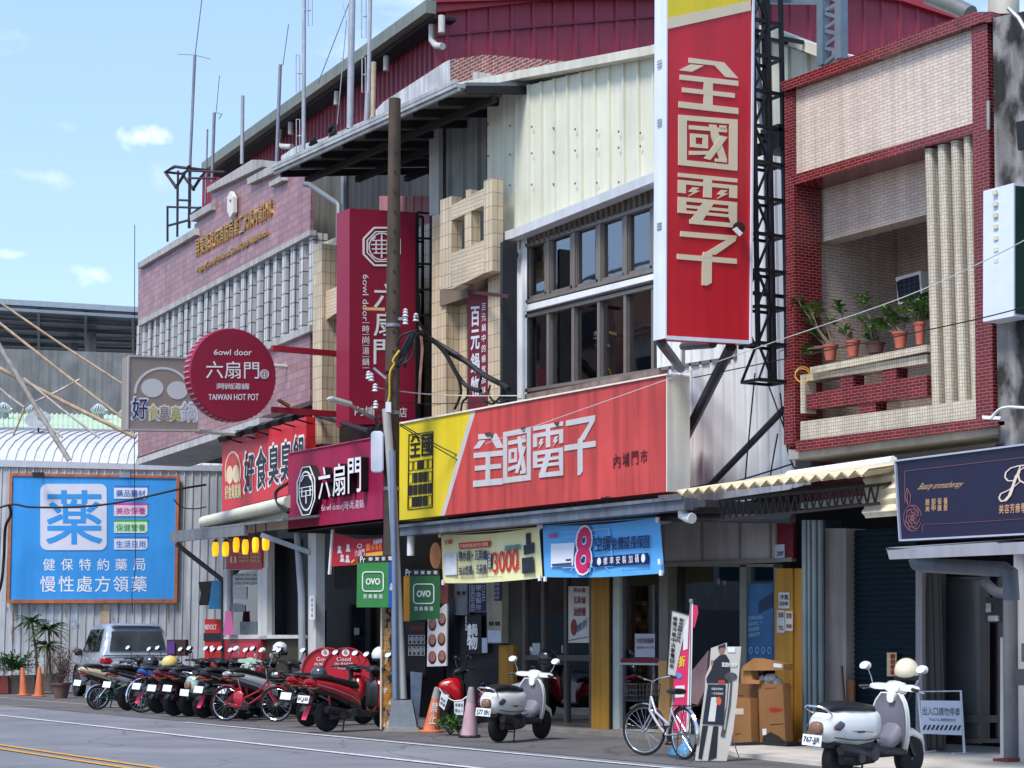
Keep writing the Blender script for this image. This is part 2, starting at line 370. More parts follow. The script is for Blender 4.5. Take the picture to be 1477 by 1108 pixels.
g=MB(); g.poly([(-600,-300,-.02),(300,-300,-.02),(300,500,-.02),(-600,500,-.02)]); struct(g.build('ground',mat('earth',(110,106,100),.95,0,.2,.5)))
g=MB(); g.poly([(-200,-4,-.012),(10,-4,-.012),(10,14.6,-.012),(-200,14.6,-.012)]); struct(g.build('road',asphalt))
g=MB(); g.poly([(-200,14.6,-.006),(10,14.6,-.006),(10,40,-.006),(-200,40,-.006)]); struct(g.build('pavement',apron))
def gstrip(name,a,b,wd,m,z=.0):
    A=GR.at(*a); B=GR.at(*b); d=(B-A).normalized(); n=Vector((-d.y,d.x,0))*wd/2; q=MB()
    A=A-d*0; A.z=B.z=z
    q.poly([A+n,A-n,B-n,B+n]); return struct(q.build(name,m))
gstrip('road_line',(-60,1025),(900,1131.),.13,paint_w)
gstrip('road_line',(265,1041.5),(1300,1139.),.11,paint_w)
gstrip('road_line',(-20,1071.2),(260,1112.),.11,paint_y); gstrip('road_line',(-20,1076.6),(260,1119.),.11,paint_y)
gstrip('road_line',(-30,1003.6),(182,1020.5),.10,mat('old paint',(190,170,130),.8,0,.35,6)); gstrip('road_line',(-30,1017),(120,1019),.10,MATS['old paint'])
# concrete forecourt slab, broken apron and its step
g=MB()
for a in ((730,1061),): pass
F0=[GR.at(*q) for q in ((700,1060),(880,1068),(1130,1076),(1180,1079))]
g.prism([(-30.3,18.2,.06),(-23.6,18.0,.06),(-22.6,18.2,.06),(-22.6,30,.06),(-30.3,30,.06)],(0,0,-.07)); struct(g.build('forecourt',mat('forecourt concrete',(120,114,108),.9,0,.25,2.5,0,.4)))
g=MB(); g.prism([(-21.9,17.0,.05),(-20.6,16.3,.05),(-17.5,15.8,.05),(-10,15.8,.05),(-10,30,.05),(-21.6,30,.05)],(0,0,-.07)); struct(g.build('forecourt',mat('pale concrete apron',(196,188,178),.9,0,.18,2.5,0,.4)))

steel=mat('galvanised steel',(150,155,160),.4,.6,.15,5,.15); dark=mat('dark interior',(16,17,20),.8,0,.3,2); black=mat('black paint',(18,17,19),.5,0,.2,5)
white=mat('white paint',(232,232,232),.5,0,.06,4); alu=mat('aluminium frame',(132,128,124),.45,.3,.1,6,.1); wire_m=mat('black cable',(14,14,15),.6,0,0)
rust=mat('tan weathered pole',(196,170,140),.8,0,.25,6,.2)

# ================================================================ far left: warehouse, shed, concrete wall, solar canopy
DW=59.; W_=PD(DW)
wh=thing('warehouse','pale ribbed sheet metal warehouse behind the blue pharmacy board','warehouse',W_.at(120,990)*1)
b=MB(); corr(b,W_,[(-60,664),(0,664),(330,673)],None,.24,.035,.28,0.); b.build('wall',mat('pale sheet metal',(198,200,204),.5,0,.10,1.4,.3,0,.95),wh)
b=MB(); b.pp(Z('w1',-160,12,0,14,900,42,1450,52,1450,88,900,78,0,58,-160,54),W_.sh(.08),.1); b.build('roof_trim',mat('trim grey',(185,190,200),.5,0,.1),wh)
b=MB()          # barrel roof in curved ribs
A0=[W_.at(x,y,0) for x,y in ((-60,664),(330,673))]
N=9; prev=None
for i in range(N+1):
    t=i/N; hh=2.05*math.sin(t*math.pi*.5); dd=13*(1-math.cos(t*math.pi*.5))+t*1.2
    cur=[p+FWD*dd+Vector((0,0,hh)) for p in A0]
    if prev: b.poly([prev[0],prev[1],cur[1],cur[0]])
    prev=cur
for k in range(30):
    t=k/29; q0=A0[0].lerp(A0[1],t)
    b.tube([q0+FWD*(13*(1-math.cos(i/N*math.pi*.5))+i/N*1.2)+Vector((0,0,2.05*math.sin(i/N*math.pi*.5)+.02)) for i in range(N+1)],.022,5)
b.build('roof',mat('translucent white roof',(200,203,208),.5,0,.08,.5,.1),wh,smooth=60)
b=MB(); b.pp(Z('w1',640,942,700,942,705,1080,650,1090),W_.sh(.05),.004); b.build('stain',mat('rust stain',(205,180,150),.8,0,.3,6,.3),wh)
rw=random.Random(4)
for k in range(26):
    x=rw.uniform(20,1180); y=945 if rw.random()<.6 else rw.uniform(945,1090); l=rw.uniform(15,120); q=rw.uniform(3,14)
    b=MB(); b.pp(Z('w1',x,y,x+q,y,x+q*.7,y+l,x+q*.3,y+l),W_.sh(.045+.0007*k),.003); b.build('stain',mat(('rust run','grime run','rust stain')[k%3],((176,150,122),(150,150,150),(205,180,150))[k%3],.8,0,.3,6,.2),wh)
b=MB(); b.strip(Z('w1',450,1040,480,1030,475,1060,500,1060,495,1085,455,1080),W_.sh(.05),1.4,.004); b.strip(Z('w1',275,1040,330,1030,390,1045),W_.sh(.05),1.,.004); b.build('graffiti',mat('faded blue spray',(140,165,210),.8,0,.3),wh)

# pharmacy board
BP=W_.sh(.2)
ph=thing('billboard','large sky blue pharmacy board framed in rusty orange on the sheet metal wall','billboard',BP.at(135,868))
b=MB(); o_=Z('w1',62,98,1155,120,1140,938,42,938); i_=Z('w1',80,118,1135,134,1121,912,62,915)
for k in range(4): j=(k+1)%4; b.pp([o_[k],o_[j],i_[j],i_[k]],BP,.12)
b.build('frame',mat('rusty orange frame',(180,105,70),.7,0,.25,5,.2),ph)
b=MB(); b.pp(i_,BP.sh(-.04),.05); b.build('panel',mat('sky blue print',(48,150,225),.45,0,.05,.8,.06),ph)
b=MB()
def rrect(k,x0,y0,x1,y1,r,n=6):
    P=[]
    for cx,cy,a in ((x1-r,y0+r,-90),(x1-r,y1-r,0),(x0+r,y1-r,90),(x0+r,y0+r,180)):
        for i in range(n+1): t=R(a+90*i/n); P.append((cx+r*math.cos(t),cy+r*math.sin(t)))
    return Z(k,*[c for p in P for c in p])
b.pp(rrect('w1',260,170,688,597,45),BP,.02,-.02); b.build('emblem_panel',mat('lilac white print',(214,214,228),.5,0,.04),ph)
b=MB(); b.text('薬',ZR('w1',300,214,656,556),BP,-.012,.018); b.build('lettering',MATS['sky blue print'],ph)
tagc=[((60,110,190),(225,228,242)),((200,70,150),(232,205,222)),((70,160,70),(205,228,205)),((60,110,190),(215,222,238))]
tb=[(195,265),(308,378),(415,486),(523,593)]; tt=['藥品醫材','美妝保養','保健營養','生活日用']
for (c1,c2),(y0,y1),t in zip(tagc,tb,tt):
    b=MB(); b.pp(Z('w1',735,y0,950,y0,950,y1-14,936,y1,735,y1),BP,.02,-.02); l=b.build('label_plate',mat('tag %d%d%d'%c2,c2,.5,0,.04),ph)
    b=MB(); b.pp(ZR('w1',738,y0-15,955,y0),BP,.02,-.02); b.text(t,ZR('w1',748,y0+14,936,y1-12),BP,-.012,.012); b.build('lettering',mat('tag ink %d%d%d'%c1,c1,.5,0,.04),l)
b=MB(); b.htext('健保特約藥局',ZR('w1',258,652,955,728),BP,-.03,.012,.66); b.htext('慢性處方領藥',ZR('w1',250,764,955,866),BP,-.03,.012,.84); b.build('lettering',mat('white lettering',(235,235,242),.5,0,.03),ph)
for x in (235,790):
    f=thing('floodlight','small %s floodlight over the %s of the blue pharmacy board'%(('dark','left') if x<500 else ('pale','right')),'floodlight',BP.at(*Z('w1',x,118)[0],.3))
    b=MB(); q=Z('w1',x-30,95,x+45,95,x+50,128,x-20,128); b.pp(q,BP.sh(.45),.1); b.build('lamp_housing',black if x<500 else steel,f)
    b=MB(); c=BP.at(*Z('w1',x,100)[0],.4); b.bar(c,c-BP.n*.45+Vector((0,0,.1)),.03); b.build('bracket',steel,f)

# green-roofed shed with ventilators
S_=PD(80.)
sh_=thing('shed','low shed with pale green ribbed roof beyond the white barrel roof','shed',S_.at(90,940))
A_=[S_.at(x,y) for x,y in ((-40,620),(240,629))]; B_=[PD(92.).at(x,y) for x,y in ((-40,596),(240,600))]
b=MB(); b.poly([A_[0],A_[1],B_[1],B_[0]])
for k in range(40): t=k/39; b.bar(A_[0].lerp(A_[1],t)+Vector((0,0,.03)),B_[0].lerp(B_[1],t)+Vector((0,0,.03)),.08,.06)
b.build('roof',mat('pale green roof',(186,206,176),.55,0,.1,1,.15),sh_)
b=MB(); b.prism([A_[0],A_[1],Vector((A_[1].x,A_[1].y,0)),Vector((A_[0].x,A_[0].y,0))],FWD*.3); b.build('wall',mat('dim wall',(95,98,95),.8,0,.2),sh_)
for x,y in ((5,590),(48,592),(142,592),(183,596)):
    p=PD(88.).at(x,y+6); v=thing('roof_ventilator','silver turbine ventilator on the green roof, %s'%{5:'at its far left end',48:'second from its left end',142:'third from its left end',183:'half hidden by the taupe sign'}[x],'ventilator',p,0,'turbine ventilators on the shed roof')
    b=MB(); b.lathe([(.24,-.7),(.24,0)],p); b.build('base',steel,v)
    b=MB()
    for k in range(18): 
        a=2*math.pi*k/18; ca,sa=math.cos(a),math.sin(a); ca2,sa2=math.cos(a+.5),math.sin(a+.5)
        b.tube([p+Vector((ca*.2,sa*.2,0)),p+Vector((ca2*.36,sa2*.36,.22)),p+Vector((ca2*.1,sa2*.1,.45))],.035,4)
    b.lathe([(.14,.42),(.12,.48),(.001,.5)],p); b.build('turbine',mat('bright metal',(205,208,212),.35,.5,.1),v)
C_=PD(100.)
cw=MB(); cw.pp([(-80,500),(260,512),(260,940),(-80,940)],C_,.4); tag(cw.build('concrete_wall',mat('rough grey concrete',(128,130,130),.95,0,.22,1.1,.25,.6)),'long rough grey concrete wall under the solar canopy','wall')
so_=thing('solar_canopy','dark solar panel canopy on steel posts above the grey concrete wall','solar canopy',C_.at(90,940))
a,b2=[PD(104.).at(x,y) for x,y in ((-80,436),(260,456))]; c2,d2=[PD(126.).at(x,y) for x,y in ((-80,512),(260,520))]
b=MB(); b.prism([a,b2,d2,c2],(0,0,.12)); b.build('panel',mat('solar panel underside',(74,88,104),.4,.1,.2,.3),so_)
b=MB()
for i in range(7):
    t=i/6.; p,q=a.lerp(c2,t),b2.lerp(d2,t); b.bar(p-Vector((0,0,.2)),q-Vector((0,0,.2)),.3,.16)
for i in range(6):
    t=i/5.; p,q=a.lerp(b2,t),c2.lerp(d2,t); b.bar(p-Vector((0,0,.3)),q-Vector((0,0,.3)),.16,.14)
b.build('beam',mat('canopy beam',(126,138,150),.5,.3,.1),so_)
b=MB(); b.bar(a+Vector((0,0,.2)),b2+Vector((0,0,.2)),.3,.3); b.build('edge_trim',mat('edge metal',(150,160,168),.4,.3),so_)
for x in (-40,106,132):
    t=(x+80)/340.; p=a.lerp(b2,t).lerp(c2.lerp(d2,t),.55 if x!=132 else .3); b=MB(); b.bar(p-Vector((0,0,.3)),(p.x,p.y,0),.45); b.build('post',steel,so_)
# tan poles and guy lines crossing in front
PP=PD(56.)
pls=[((0,150),(580,535),.05,'thin tan pole slanting from the sky down to the taupe sign',0),((-20,230),(575,690),.06,'tan pole slanting down behind the taupe sign below the top one',0),
 ((-15,330),(320,880),.11,'thick grey pole leaning steeply down to the warehouse roof edge',1),((-20,445),(630,775),.09,'thickest tan pole running low across the green roof',0),
 ((-10,540),(112,635),.05,'short pale pole ending over the first roof ventilators',2),((110,500),(460,775),.05,'pale thin pole crossing the green roof at mid height',2),
 ((160,610),(370,505),.05,'pale strut tied across the thick grey pole, rising to the right',2),((60,765),(112,640),.045,'short tan strut standing on the white barrel roof',0),((160,660),(290,775),.045,'thin pale strut beside the satellite dish on the roof',2)]
pm=[rust,mat('grey weathered pole',(178,172,165),.8,0,.25,6,.2),mat('pale weathered pole',(205,195,182),.8,0,.2,6,.2)]
for i,(a,c,r,lb,m) in enumerate(pls):
    q=PP.sh(.15*(i%3)); A=q.at(*Z('z2',*a)[0]); B=q.at(*Z('z2',*c)[0]); b=MB()
    b.tube([A,A.lerp(B,.5)-Vector((0,0,.03)),B],r*.68,8); tag(b.build('timber_pole',pm[m],smooth=50),lb,'pole','poles braced over the warehouse roof')
p=PD(62.).at(*Z('z2',178,705)[0]); sd=thing('satellite_dish','small grey satellite dish on the white barrel roof','dish',PD(62.).at(*Z('z2',178,770)[0]))
b=MB(); b.lathe([(.02,0),(.25,.05),(.42,.14)],p,(.6,-.3,.6)); b.build('dish',steel,sd,smooth=60); b=MB(); b.tube([PD(62.).at(*Z('z2',178,772)[0]),p],.03,6); b.tube([p,p+Vector((.35,-.15,.4))],.015,5); b.build('mount',black,sd)

# ================================================================ fire station (mauve tiles)
GA=6.3
G=PA(PY(18.3).at(447,500),GA)
fs=thing('fire_station','mauve tiled building with pale vertical fins and stepped parapet','building',Vector((G.at(447,500).x,G.at(447,500).y,0)))
mauve=tile('mauve tiles',(174,124,126),(112,84,94),.36,.165,.008,.1,.4,.5,.22); capm=mat('parapet cap',(176,172,170),.8,0,.15,3,.25)
top=Z('z1',55,1098,285,945)+Z('z1',285,920,355,868)+Z('z1',355,778,560,668)+Z('z1',560,728,640,690)+Z('z1',640,730,765,672)
b=MB(); b.pp(top+[(447,335)]+[(199,467)],G,.08); b.build('upper_wall',mauve,fs)
def cap(k,*c):
    b=MB(); q=Z(k,*c); b.pp(q,G.sh(.12),.6); b.build('parapet_cap',capm,fs)
cap('z1',52,1078,285,935,288,962,52,1102); cap('z1',266,882,352,830,354,858,268,908); cap('z1',335,768,520,655,560,655,562,682,337,790); cap('z1',500,732,615,668,640,668,640,692,502,756); cap('z1',590,748,645,716,648,738,592,766)
b=MB(); b.pp([(199,463),(447,331.5),(447,339),(199,471)],G.sh(.1),.15); b.build('band',capm,fs)
LFT=lambda x,y0,x0=447.: HOR-(HOR-y0)*(x-(-620))/(x0+620.)
b=MB(); b.pp([(199,LFT(199,468)),(447,468),(447,478),(199,LFT(199,478))],G.sh(.1),.35); b.build('sill_band',capm,fs)
b=MB(); b.pp([(199,LFT(199,476)),(447,476),(447,LFT(447,664,199)),(199,664)],G,.3); b.build('lower_wall',mauve,fs)
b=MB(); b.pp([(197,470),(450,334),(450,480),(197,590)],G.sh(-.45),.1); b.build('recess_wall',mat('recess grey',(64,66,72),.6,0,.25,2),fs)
finm=tile('fin tiles',(204,202,200),(86,86,92),.16,.30,.014,.05,.4,0,.1)
b0=G.at(199,500); b1=G.at(447,500); nf=24
for i in range(nf+1):
    p=b0.lerp(b1,i/nf); px,py=None,None
    d=Vector((G.n.y,-G.n.x,0)); d=-d if d.dot(RGT)<0 else d
    # heights of the strip and the sill at this place
    def hz(xa,ya,xb,yb):
        A,B=G.at(xa,ya),G.at(xb,yb); t=(p-A).dot(d)/(B-A).dot(d); return A.z+(B.z-A.z)*t
    zt=hz(199,470,447,338); zb=hz(199,LFT(199,470),447,470)
    q=MB(); q.box(((p.x-G.n.x*.16),(p.y-G.n.y*.16),(zt+zb)/2),(.25,.34,zt-zb),math.atan2(d.y,d.x)); q.build('fin',finm,fs)
# canopy slab over the ground floor
CG=G.sh(1.0)
b=MB(); cp=[CG.at(*q) for q in Z('z2',637,872,1020,742,1200,682)]; q=[x-Vector((0,0,.14)) for x in cp]
b.prism([cp[0],cp[2],cp[2]-CG.n*1.4,cp[0]-CG.n*1.4],(0,0,-.16)); b.build('canopy',mat('canopy white',(190,188,186),.7,0,.1,2,.2),fs)
for dx in (.3,):
    pass
GB=G.sh(-4.2)
b=MB(); b.pp([(318,600),(462,590),(462,960),(318,975)],GB,.2); b.build('ground_floor_wall',dark,fs)
b=MB(); L0=G.at(199,664); zt_=G.at(199,392).z; b.prism([Vector((L0.x,L0.y,L0.z)),Vector((L0.x,L0.y,zt_)),Vector((L0.x,L0.y,zt_))-G.n*6,Vector((L0.x,L0.y,L0.z))-G.n*6],Vector((.2,0,0))); b.build('end_wall',mauve,fs)
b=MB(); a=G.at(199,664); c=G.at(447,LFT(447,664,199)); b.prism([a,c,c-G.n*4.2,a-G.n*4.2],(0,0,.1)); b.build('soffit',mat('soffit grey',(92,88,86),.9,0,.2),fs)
gold=mat('gold letters',(206,160,84),.3,.75,.15,6)
b=MB(); b.htext('屏東縣政府消防局第二大隊內埔分隊',Z('u1',82,600,948,135,948,320,86,790),G,.05,.012,.8,.05); b.build('lettering',gold,fs)
b=MB(); b.text('Pingtung County Fire Bureau, Second Corps Neipu Branch',Z('u1',104,895,890,465,890,560,104,978),G,.05,.008,.04); b.build('lettering',gold,fs)
b=MB(); b.pp(Z('u1',482,45,515,110,515,280,478,345,448,270,448,110),G,.1,.14); b.build('emblem',mat('plaque white',(214,210,204),.5,0,.1),fs)
b=MB(); b.text('V',ZR('u1',465,135,495,172),G,.15,.02); b.build('emblem_mark',black,fs)
# roof ladder cage at the left end of the parapet
LP=G.sh(-.6)
lf=thing('roof_ladder','rusty dark roof ladder cage standing at the left end of the stepped parapet','ladder',LP.at(*Z('z1',215,975)[0]))
b=MB()
for c in ((175,990,175,845),(215,970,218,700),(262,935,265,690),(215,970,216,760),(175,848,310,852),(178,925,270,900),(222,820,268,822),(250,690,265,680),(310,850,270,880)):
    q=Z('z1',*c); b.tube([LP.at(*q[0]),LP.at(*q[1])],.035,6)
b.build('frame',mat('rusty dark steel',(58,44,46),.7,.2,.3,8),lf)
b=MB()
for dd in (0,.5):
    q=[LP.at(*z_)-LP.n*dd for z_ in Z('z1',212,770,165,705,205,683,262,690,240,720,215,760)]; b.tube(q,.05,6)
for z_ in Z('z1',165,705,205,683,262,690): a=LP.at(*z_); b.tube([a,a-LP.n*.5],.04,6)
b.tube([LP.at(*z_) for z_ in Z('z1',262,700,410,705)],.035,6); b.tube([LP.at(*z_) for z_ in Z('z1',262,730,370,732)],.035,6); b.build('cage',MATS['rusty dark steel'],lf)

# ================================================================ red sheet-metal hall behind
RG=7.2
CR=PY(24.).at(632,20)
RP=PA(CR,RG); RE=PA(CR,RG+90); RE=Plane(CR,(math.cos(R(RG)),-math.sin(R(RG)),0))
rh=thing('factory_hall','tall dark red ribbed metal hall rising behind the street front','hall',(CR.x,CR.y,0))
redm=mat('dark red sheet metal',(142,40,62),.5,0,.1,.8,.12); redd=mat('deep red sheet metal',(130,30,50),.5,0,.1,.8,.12)
b=MB(); corr(b,RP.sh(-.3),Z('z1',320,700,700,435,1000,215,1245,52)+[(634,14)],None,.35,.05,.35,5.); b.build('wall',redd,rh)
b=MB(); corr(b,RE,[(628,14),(780,-3),(960,-22),(1180,-20),(1300,0),(1400,34),(1600,106)],None,.62,.05,.25,5.); b.build('gable_wall',redm,rh)
b=MB(); pts=[(626,10),(780,-7),(960,-26),(1180,-24),(1300,-5),(1400,28),(1600,100)]
for p,q in zip(pts,pts[1:]): b.bar(RE.at(*p,.1),RE.at(*q,.1),.2,.34)
b.build('gable_trim',mat('red trim',(165,45,62),.45,0,.1),rh)
b=MB(); 
for p,q in zip([(628,52),(780,38),(945,24)],[(780,38),(945,24),(1100,30)]): b.bar(RE.at(*p,.06),RE.at(*q,.06),.05,.05)
b.build('sheet_seam',mat('seam red',(112,28,48),.5),rh)
EV=RP.sh(.35); b=MB(); e0,e1=EV.at(*Z('z1',330,688)[0]),EV.at(*Z('z1',1255,28)[0])
for h,d,wd in ((0,0,.3),): b.bar(e0,e1,.28,.34)
b.build('gutter',mat('eave gutter',(120,124,112),.5,.1,.15,2,.2),rh)
b=MB(); b.bar(e0-EV.n*.4+Vector((0,0,-.25)),e1-EV.n*.4+Vector((0,0,-.25)),.6,.08); b.build('soffit',dark,rh)
b=MB(); r0,r1=e0+Vector((0,0,.2)),e1+Vector((0,0,.2)); bk=-EV.n*14+Vector((0,0,2.4)); b.prism([r0,r1,r1+bk,r0+bk],(0,0,-.08)); b.build('roof',MATS['dark red sheet metal'],rh)
pipe=mat('pvc pipe',(200,196,190),.5,0,.12,4,.15)
DP=RP.sh(.1)
for c in ((1258,60,1258,165,1275,188,1302,190),(640,490,630,590,645,600,685,602),(1072,215,1072,290),(680,485,680,550),(870,375,868,430),(1298,65,1298,135)):
    b=MB(); b.tube([DP.at(*z_) for z_ in Z('z1',*c)],.09,8); b.build('downpipe',pipe,rh,smooth=50)
# old brick and plaster parapet beneath its gable
bw=thing('brick_wall','old red brick and flaking white plaster wall end under the red gable','wall',PY(21.5).at(650,130))
b=MB(); b.pp([(649,86),(700,79),(835,90),(940,100),(940,140),(649,140)],PY(21.5),.3); b.build('brick_face',tile('old brick',(150,72,66),(176,160,150),.24,.08,.012,.18,.8,.5,.3),bw)
b=MB(); b.pp(Z('z1',640,640,700,600)+[(465,200),(530,172),(553,147),(641,90),(649,86),(650,140),(405,255)],PA(PY(21.5).at(649,100),RG),.3); b.build('plaster_face',mat('flaking plaster',(206,208,212),.9,0,.2,1.6,.3,.3),bw)
b=MB(); b.pp(Z('z1',1425,292,1500,302,1500,340,1425,335),PY(21.3),.2); b.build('coping',capm,bw)
# ================================================================ hot-pot restaurant with beige tiles
BY=18.2; B_=PY(BY)
bt=thing('restaurant_building','beige tiled hot pot house under a dark open metal roof','building',(B_.at(590,900).x,BY,0))
beige=tile('beige tiles',(214,193,162),(120,100,82),.12,.25,.005,.05,.35,0,.12); beigeh=tile('beige long tiles',(214,194,164),(130,110,92),.6,.072,.004,.04,.35,.5,.12)
KP=PY(16.9); E0,E1=KP.at(*Z('z1',622,698)[0]),KP.at(*Z('z1',1378,352)[0])
b=MB(); b.bar(E0,E1,.22,.07); b.bar(E0+Vector((0,-.09,.07)),E1+Vector((0,-.09,.07)),.06,.07); b.bar(E0+Vector((0,-.04,-.07)),E1+Vector((0,-.04,-.07)),.05,.06); b.build('gutter',mat('bright gutter metal',(186,184,180),.4,.25,.15,3,.25),bt)
b=MB(); e0,e1=E0+Vector((0,.1,.02)),E1+Vector((0,.1,.02)); b.prism([e0,e1,e1+Vector((0,6,.9)),e0+Vector((0,6,.9))],(0,0,.06)); b.build('roof',mat('roof sheet',(120,122,124),.5,.2,.1),bt)
b=MB()
for i in range(9):
    t=i/8; p=e0.lerp(e1,t)-Vector((0,0,.08)); b.bar(p,p+Vector((0,5.8,.85)),.08,.14)
for k in range(5):
    v=Vector((0,.6+k*1.2,.05+k*.17)); b.bar(e0+v-Vector((0,0,.2)),e1+v-Vector((0,0,.2)),.1,.12)
b.build('rafter',mat('dark rafters',(26,24,25),.8,0,.2),bt)
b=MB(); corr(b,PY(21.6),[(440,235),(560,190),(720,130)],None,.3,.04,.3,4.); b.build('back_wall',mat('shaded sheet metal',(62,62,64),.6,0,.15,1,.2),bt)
b=MB(); corr(b,PY(19.9),Z('v7',20,438,230,418),None,.42,.05,.2,5.); b.build('side_panel',mat('grey sheet metal',(112,110,104),.6,0,.15,1,.3),bt)
b=MB(); corr(b,PY(18.7),Z('v7',740,80,1075,-60),None,.5,.07,.25,7.5); b.build('front_panel',mat('weathered sheet metal',(140,144,140),.55,0,.15,1,.3),bt)
b=MB(); b.pp(ZR('v7',735,60,790,660),PY(18.5),.1); b.build('corner_trim',mat('pale trim',(176,178,172),.55,0,.1,1,.2),bt)
b=MB(); b.tube([PY(18.6).at(*z_) for z_ in Z('v7',235,410,235,640)],.09,8); b.build('roof_post',steel,bt)
b=MB(); corr(b,PY(20.),Z('v7',440,545,760,545),None,.35,.03,.3,9.); b.build('parapet_panel',mat('pinkish sheet',(176,120,126),.6,0,.1,1,.2),bt)
b=MB(); b.tube([PY(16.9).at(*z_) for z_ in Z('v7',0,475,30,480,190,590,200,600,198,820)],.06,8); b.build('downpipe',mat('dull pipe',(120,124,130),.5,.3,.1),bt,smooth=50)
def tp(k,c,y,dep,m,name,par):
    b=MB(); b.pp(Z(k,*c),PY(y),dep); return b.build(name,m,par)
tp('v7',(45,830,100,825,100,2010,45,2020),17.9,.55,beige,'pillar',bt)
tp('z3',(100,405,360,290,360,350,100,525),18.0,.4,beigeh,'beam',bt)
tp('z3',(100,200,182,165,182,300,100,320),18.35,.3,beige,'pillar',bt)
tp('v7',(800,570,868,545,868,1095,800,1098),17.7,.22,beige,'frame_post',bt)
tp('v7',(1058,455,1110,435,1110,985,1058,1003),17.7,.22,beige,'frame_post',bt)
tp('v7',(868,600,1058,500,1058,600,868,688),17.7,.22,beigeh,'frame_beam',bt); tp('v7',(868,886,1058,806,1058,1003,868,1095),17.7,.22,beigeh,'frame_beam',bt)
tp('v7',(944,652,982,636,982,842,944,858),17.705,.2,beige,'frame_post',bt); tp('v7',(952,510,980,505,980,560,952,560),17.72,.2,beige,'frame_post',bt)
tp('v7',(845,560,868,555,868,620,845,620),17.72,.2,beige,'frame_post',bt)
tp('v7',(860,590,1100,500,1100,1000,860,1080),19.2,.1,mat('olive wall',(70,70,66),.8,0,.2),'inner_wall',bt)
tp('z3',(488,140,560,110,560,945,488,955),18.9,.6,beige,'pillar',bt)
tp('z3',(548,90,605,80,605,930,548,940),18.3,.5,beige,'pillar',bt)
tp('z3',(632,360,690,340,690,930,632,935),18.6,.6,beige,'pillar',bt)
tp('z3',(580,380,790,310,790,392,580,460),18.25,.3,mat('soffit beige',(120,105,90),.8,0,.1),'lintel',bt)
tp('z3',(605,360,860,300,860,930,605,930),19.4,.2,mat('maroon dark wall',(58,28,36),.6,0,.2),'recess_wall',bt)
tp('z3',(778,310,826,295,826,930,778,930),18.0,.5,beige,'pillar',bt)
tp('z3',(828,200,838,195,838,935,828,935),17.6,.3,mat('dark gap',(40,42,46),.6,0,.2),'downpipe',bt)
tp('z3',(480,400,800,250,800,980,90,1080,90,560),19.6,.2,dark,'upper_recess',bt)
po=tp('z3',(105,548,482,410,482,1010,105,1020),18.3,.1,mat('poster black',(34,32,36),.3,0,.5,1.5),'poster',bt)
b=MB(); b.vtext('麻辣釜',Z('z3',112,560,172,560,172,810,112,830),PY(18.3),.02,.03,.95); b.build('lettering',mat('brush white',(225,225,232),.5,0,.1),po)
b=MB()
for c in ((240,960,300,880,340,980),(110,900,150,960,175,850),(500,540,508,640,500,740,495,860),(190,890,260,860,330,905)): b.strip(Z('z3',*c),PY(18.3),3.5,.01,.012)
b.build('food_print',mat('food print',(140,110,98),.4,0,.5,3),po)
# hanging maroon banner
hb=thing('hanging_banner','dark maroon vertical banner with white brush writing between beige pillars','banner',PY(18.1).at(*Z('z3',735,890)[0]))
mar=mat('maroon sign',(142,22,54),.42,0,.05,1,.06); mard=mat('maroon cloth',(112,26,44),.6,0,.12,1.5,.1)
b=MB(); b.pp(Z('z3',696,392,778,400,776,868,696,892),PY(18.05),.03); b.build('cloth',mard,hb)
b=MB(); b.vtext('百元鍋物',Z('z3',708,455,742,452,742,830,708,840),PY(18.05),.01,.03,.82); b.vtext('百元鍋中的極致品味',Z('z3',752,442,768,440,768,820,752,828),PY(18.05),.01,.02,.7); b.build('lettering',MATS['brush white'],hb)
b=MB(); b.bar(PY(18.).at(*Z('z3',700,400)[0]),PY(17.2).at(*Z('z3',868,420)[0]),.06); b.build('bracket',mat('brown steel',(70,40,40),.6,.2),hb)

# projecting maroon sign on its truss
SX=-33.0; S6=PX(SX)
s6=thing('projecting_sign','tall maroon hot pot sign with white octagon mark, half behind the utility pole','sign',S6.at(*Z('z3',350,940)[0]))
b=MB(); face=Z('z3',211,58,482,75,478,938,209,945); b.pp(face,S6,.55); b.build('light_box',mar,s6)
b=MB(); oc=Z('z3',*sum([[343+77*1.04*math.cos(R(22.5+45*i)),215+80*1.04*math.sin(R(22.5+45*i))] for i in range(9)],[])); b.strip(oc,S6,2.6,.01,.012)
oc=Z('z3',*sum([[343+64*math.cos(R(22.5+45*i)),215+66*math.sin(R(22.5+45*i))] for i in range(9)],[])); b.strip(oc,S6,1.6,.01,.012)
b.ring(Z('z3',343,215)[0],S6,19.,20,1.6,.01,.012)
for c in ((300,190,386,190),(300,207,386,207),(303,225,383,225),(320,190,320,240),(343,162,343,262),(366,190,366,240),(310,242,376,242),(318,175,300,190),(368,175,386,190)): b.strip(Z('z3',*c),S6,1.7,.01,.012)
b.build('emblem',white,s6)
b=MB(); b.vtext('六扇門',Z('z3',312,358,416,362,414,702,310,704),S6,.012,.015,.86); b.vtext('時尚湯鍋',Z('z3',264,530,292,530,291,710,263,710),S6,.012,.01,.66)
for y in (527,575,620,666,712): b.strip(Z('z3',264,y,292,y),S6,.7,.005,.012)
bl,tl=S6.at(*Z('z3',265,330)[0],.012),S6.at(*Z('z3',289,330)[0],.012); br,tr=S6.at(*Z('z3',264,520)[0],.012),S6.at(*Z('z3',288,520)[0],.012)
b.text3('6owl door',[tl,tr,br,bl],.0); b.htext('內埔 店',Z('z3',232,868,448,876,447,914,232,908),S6,.012,.02,.8) if 0 else None
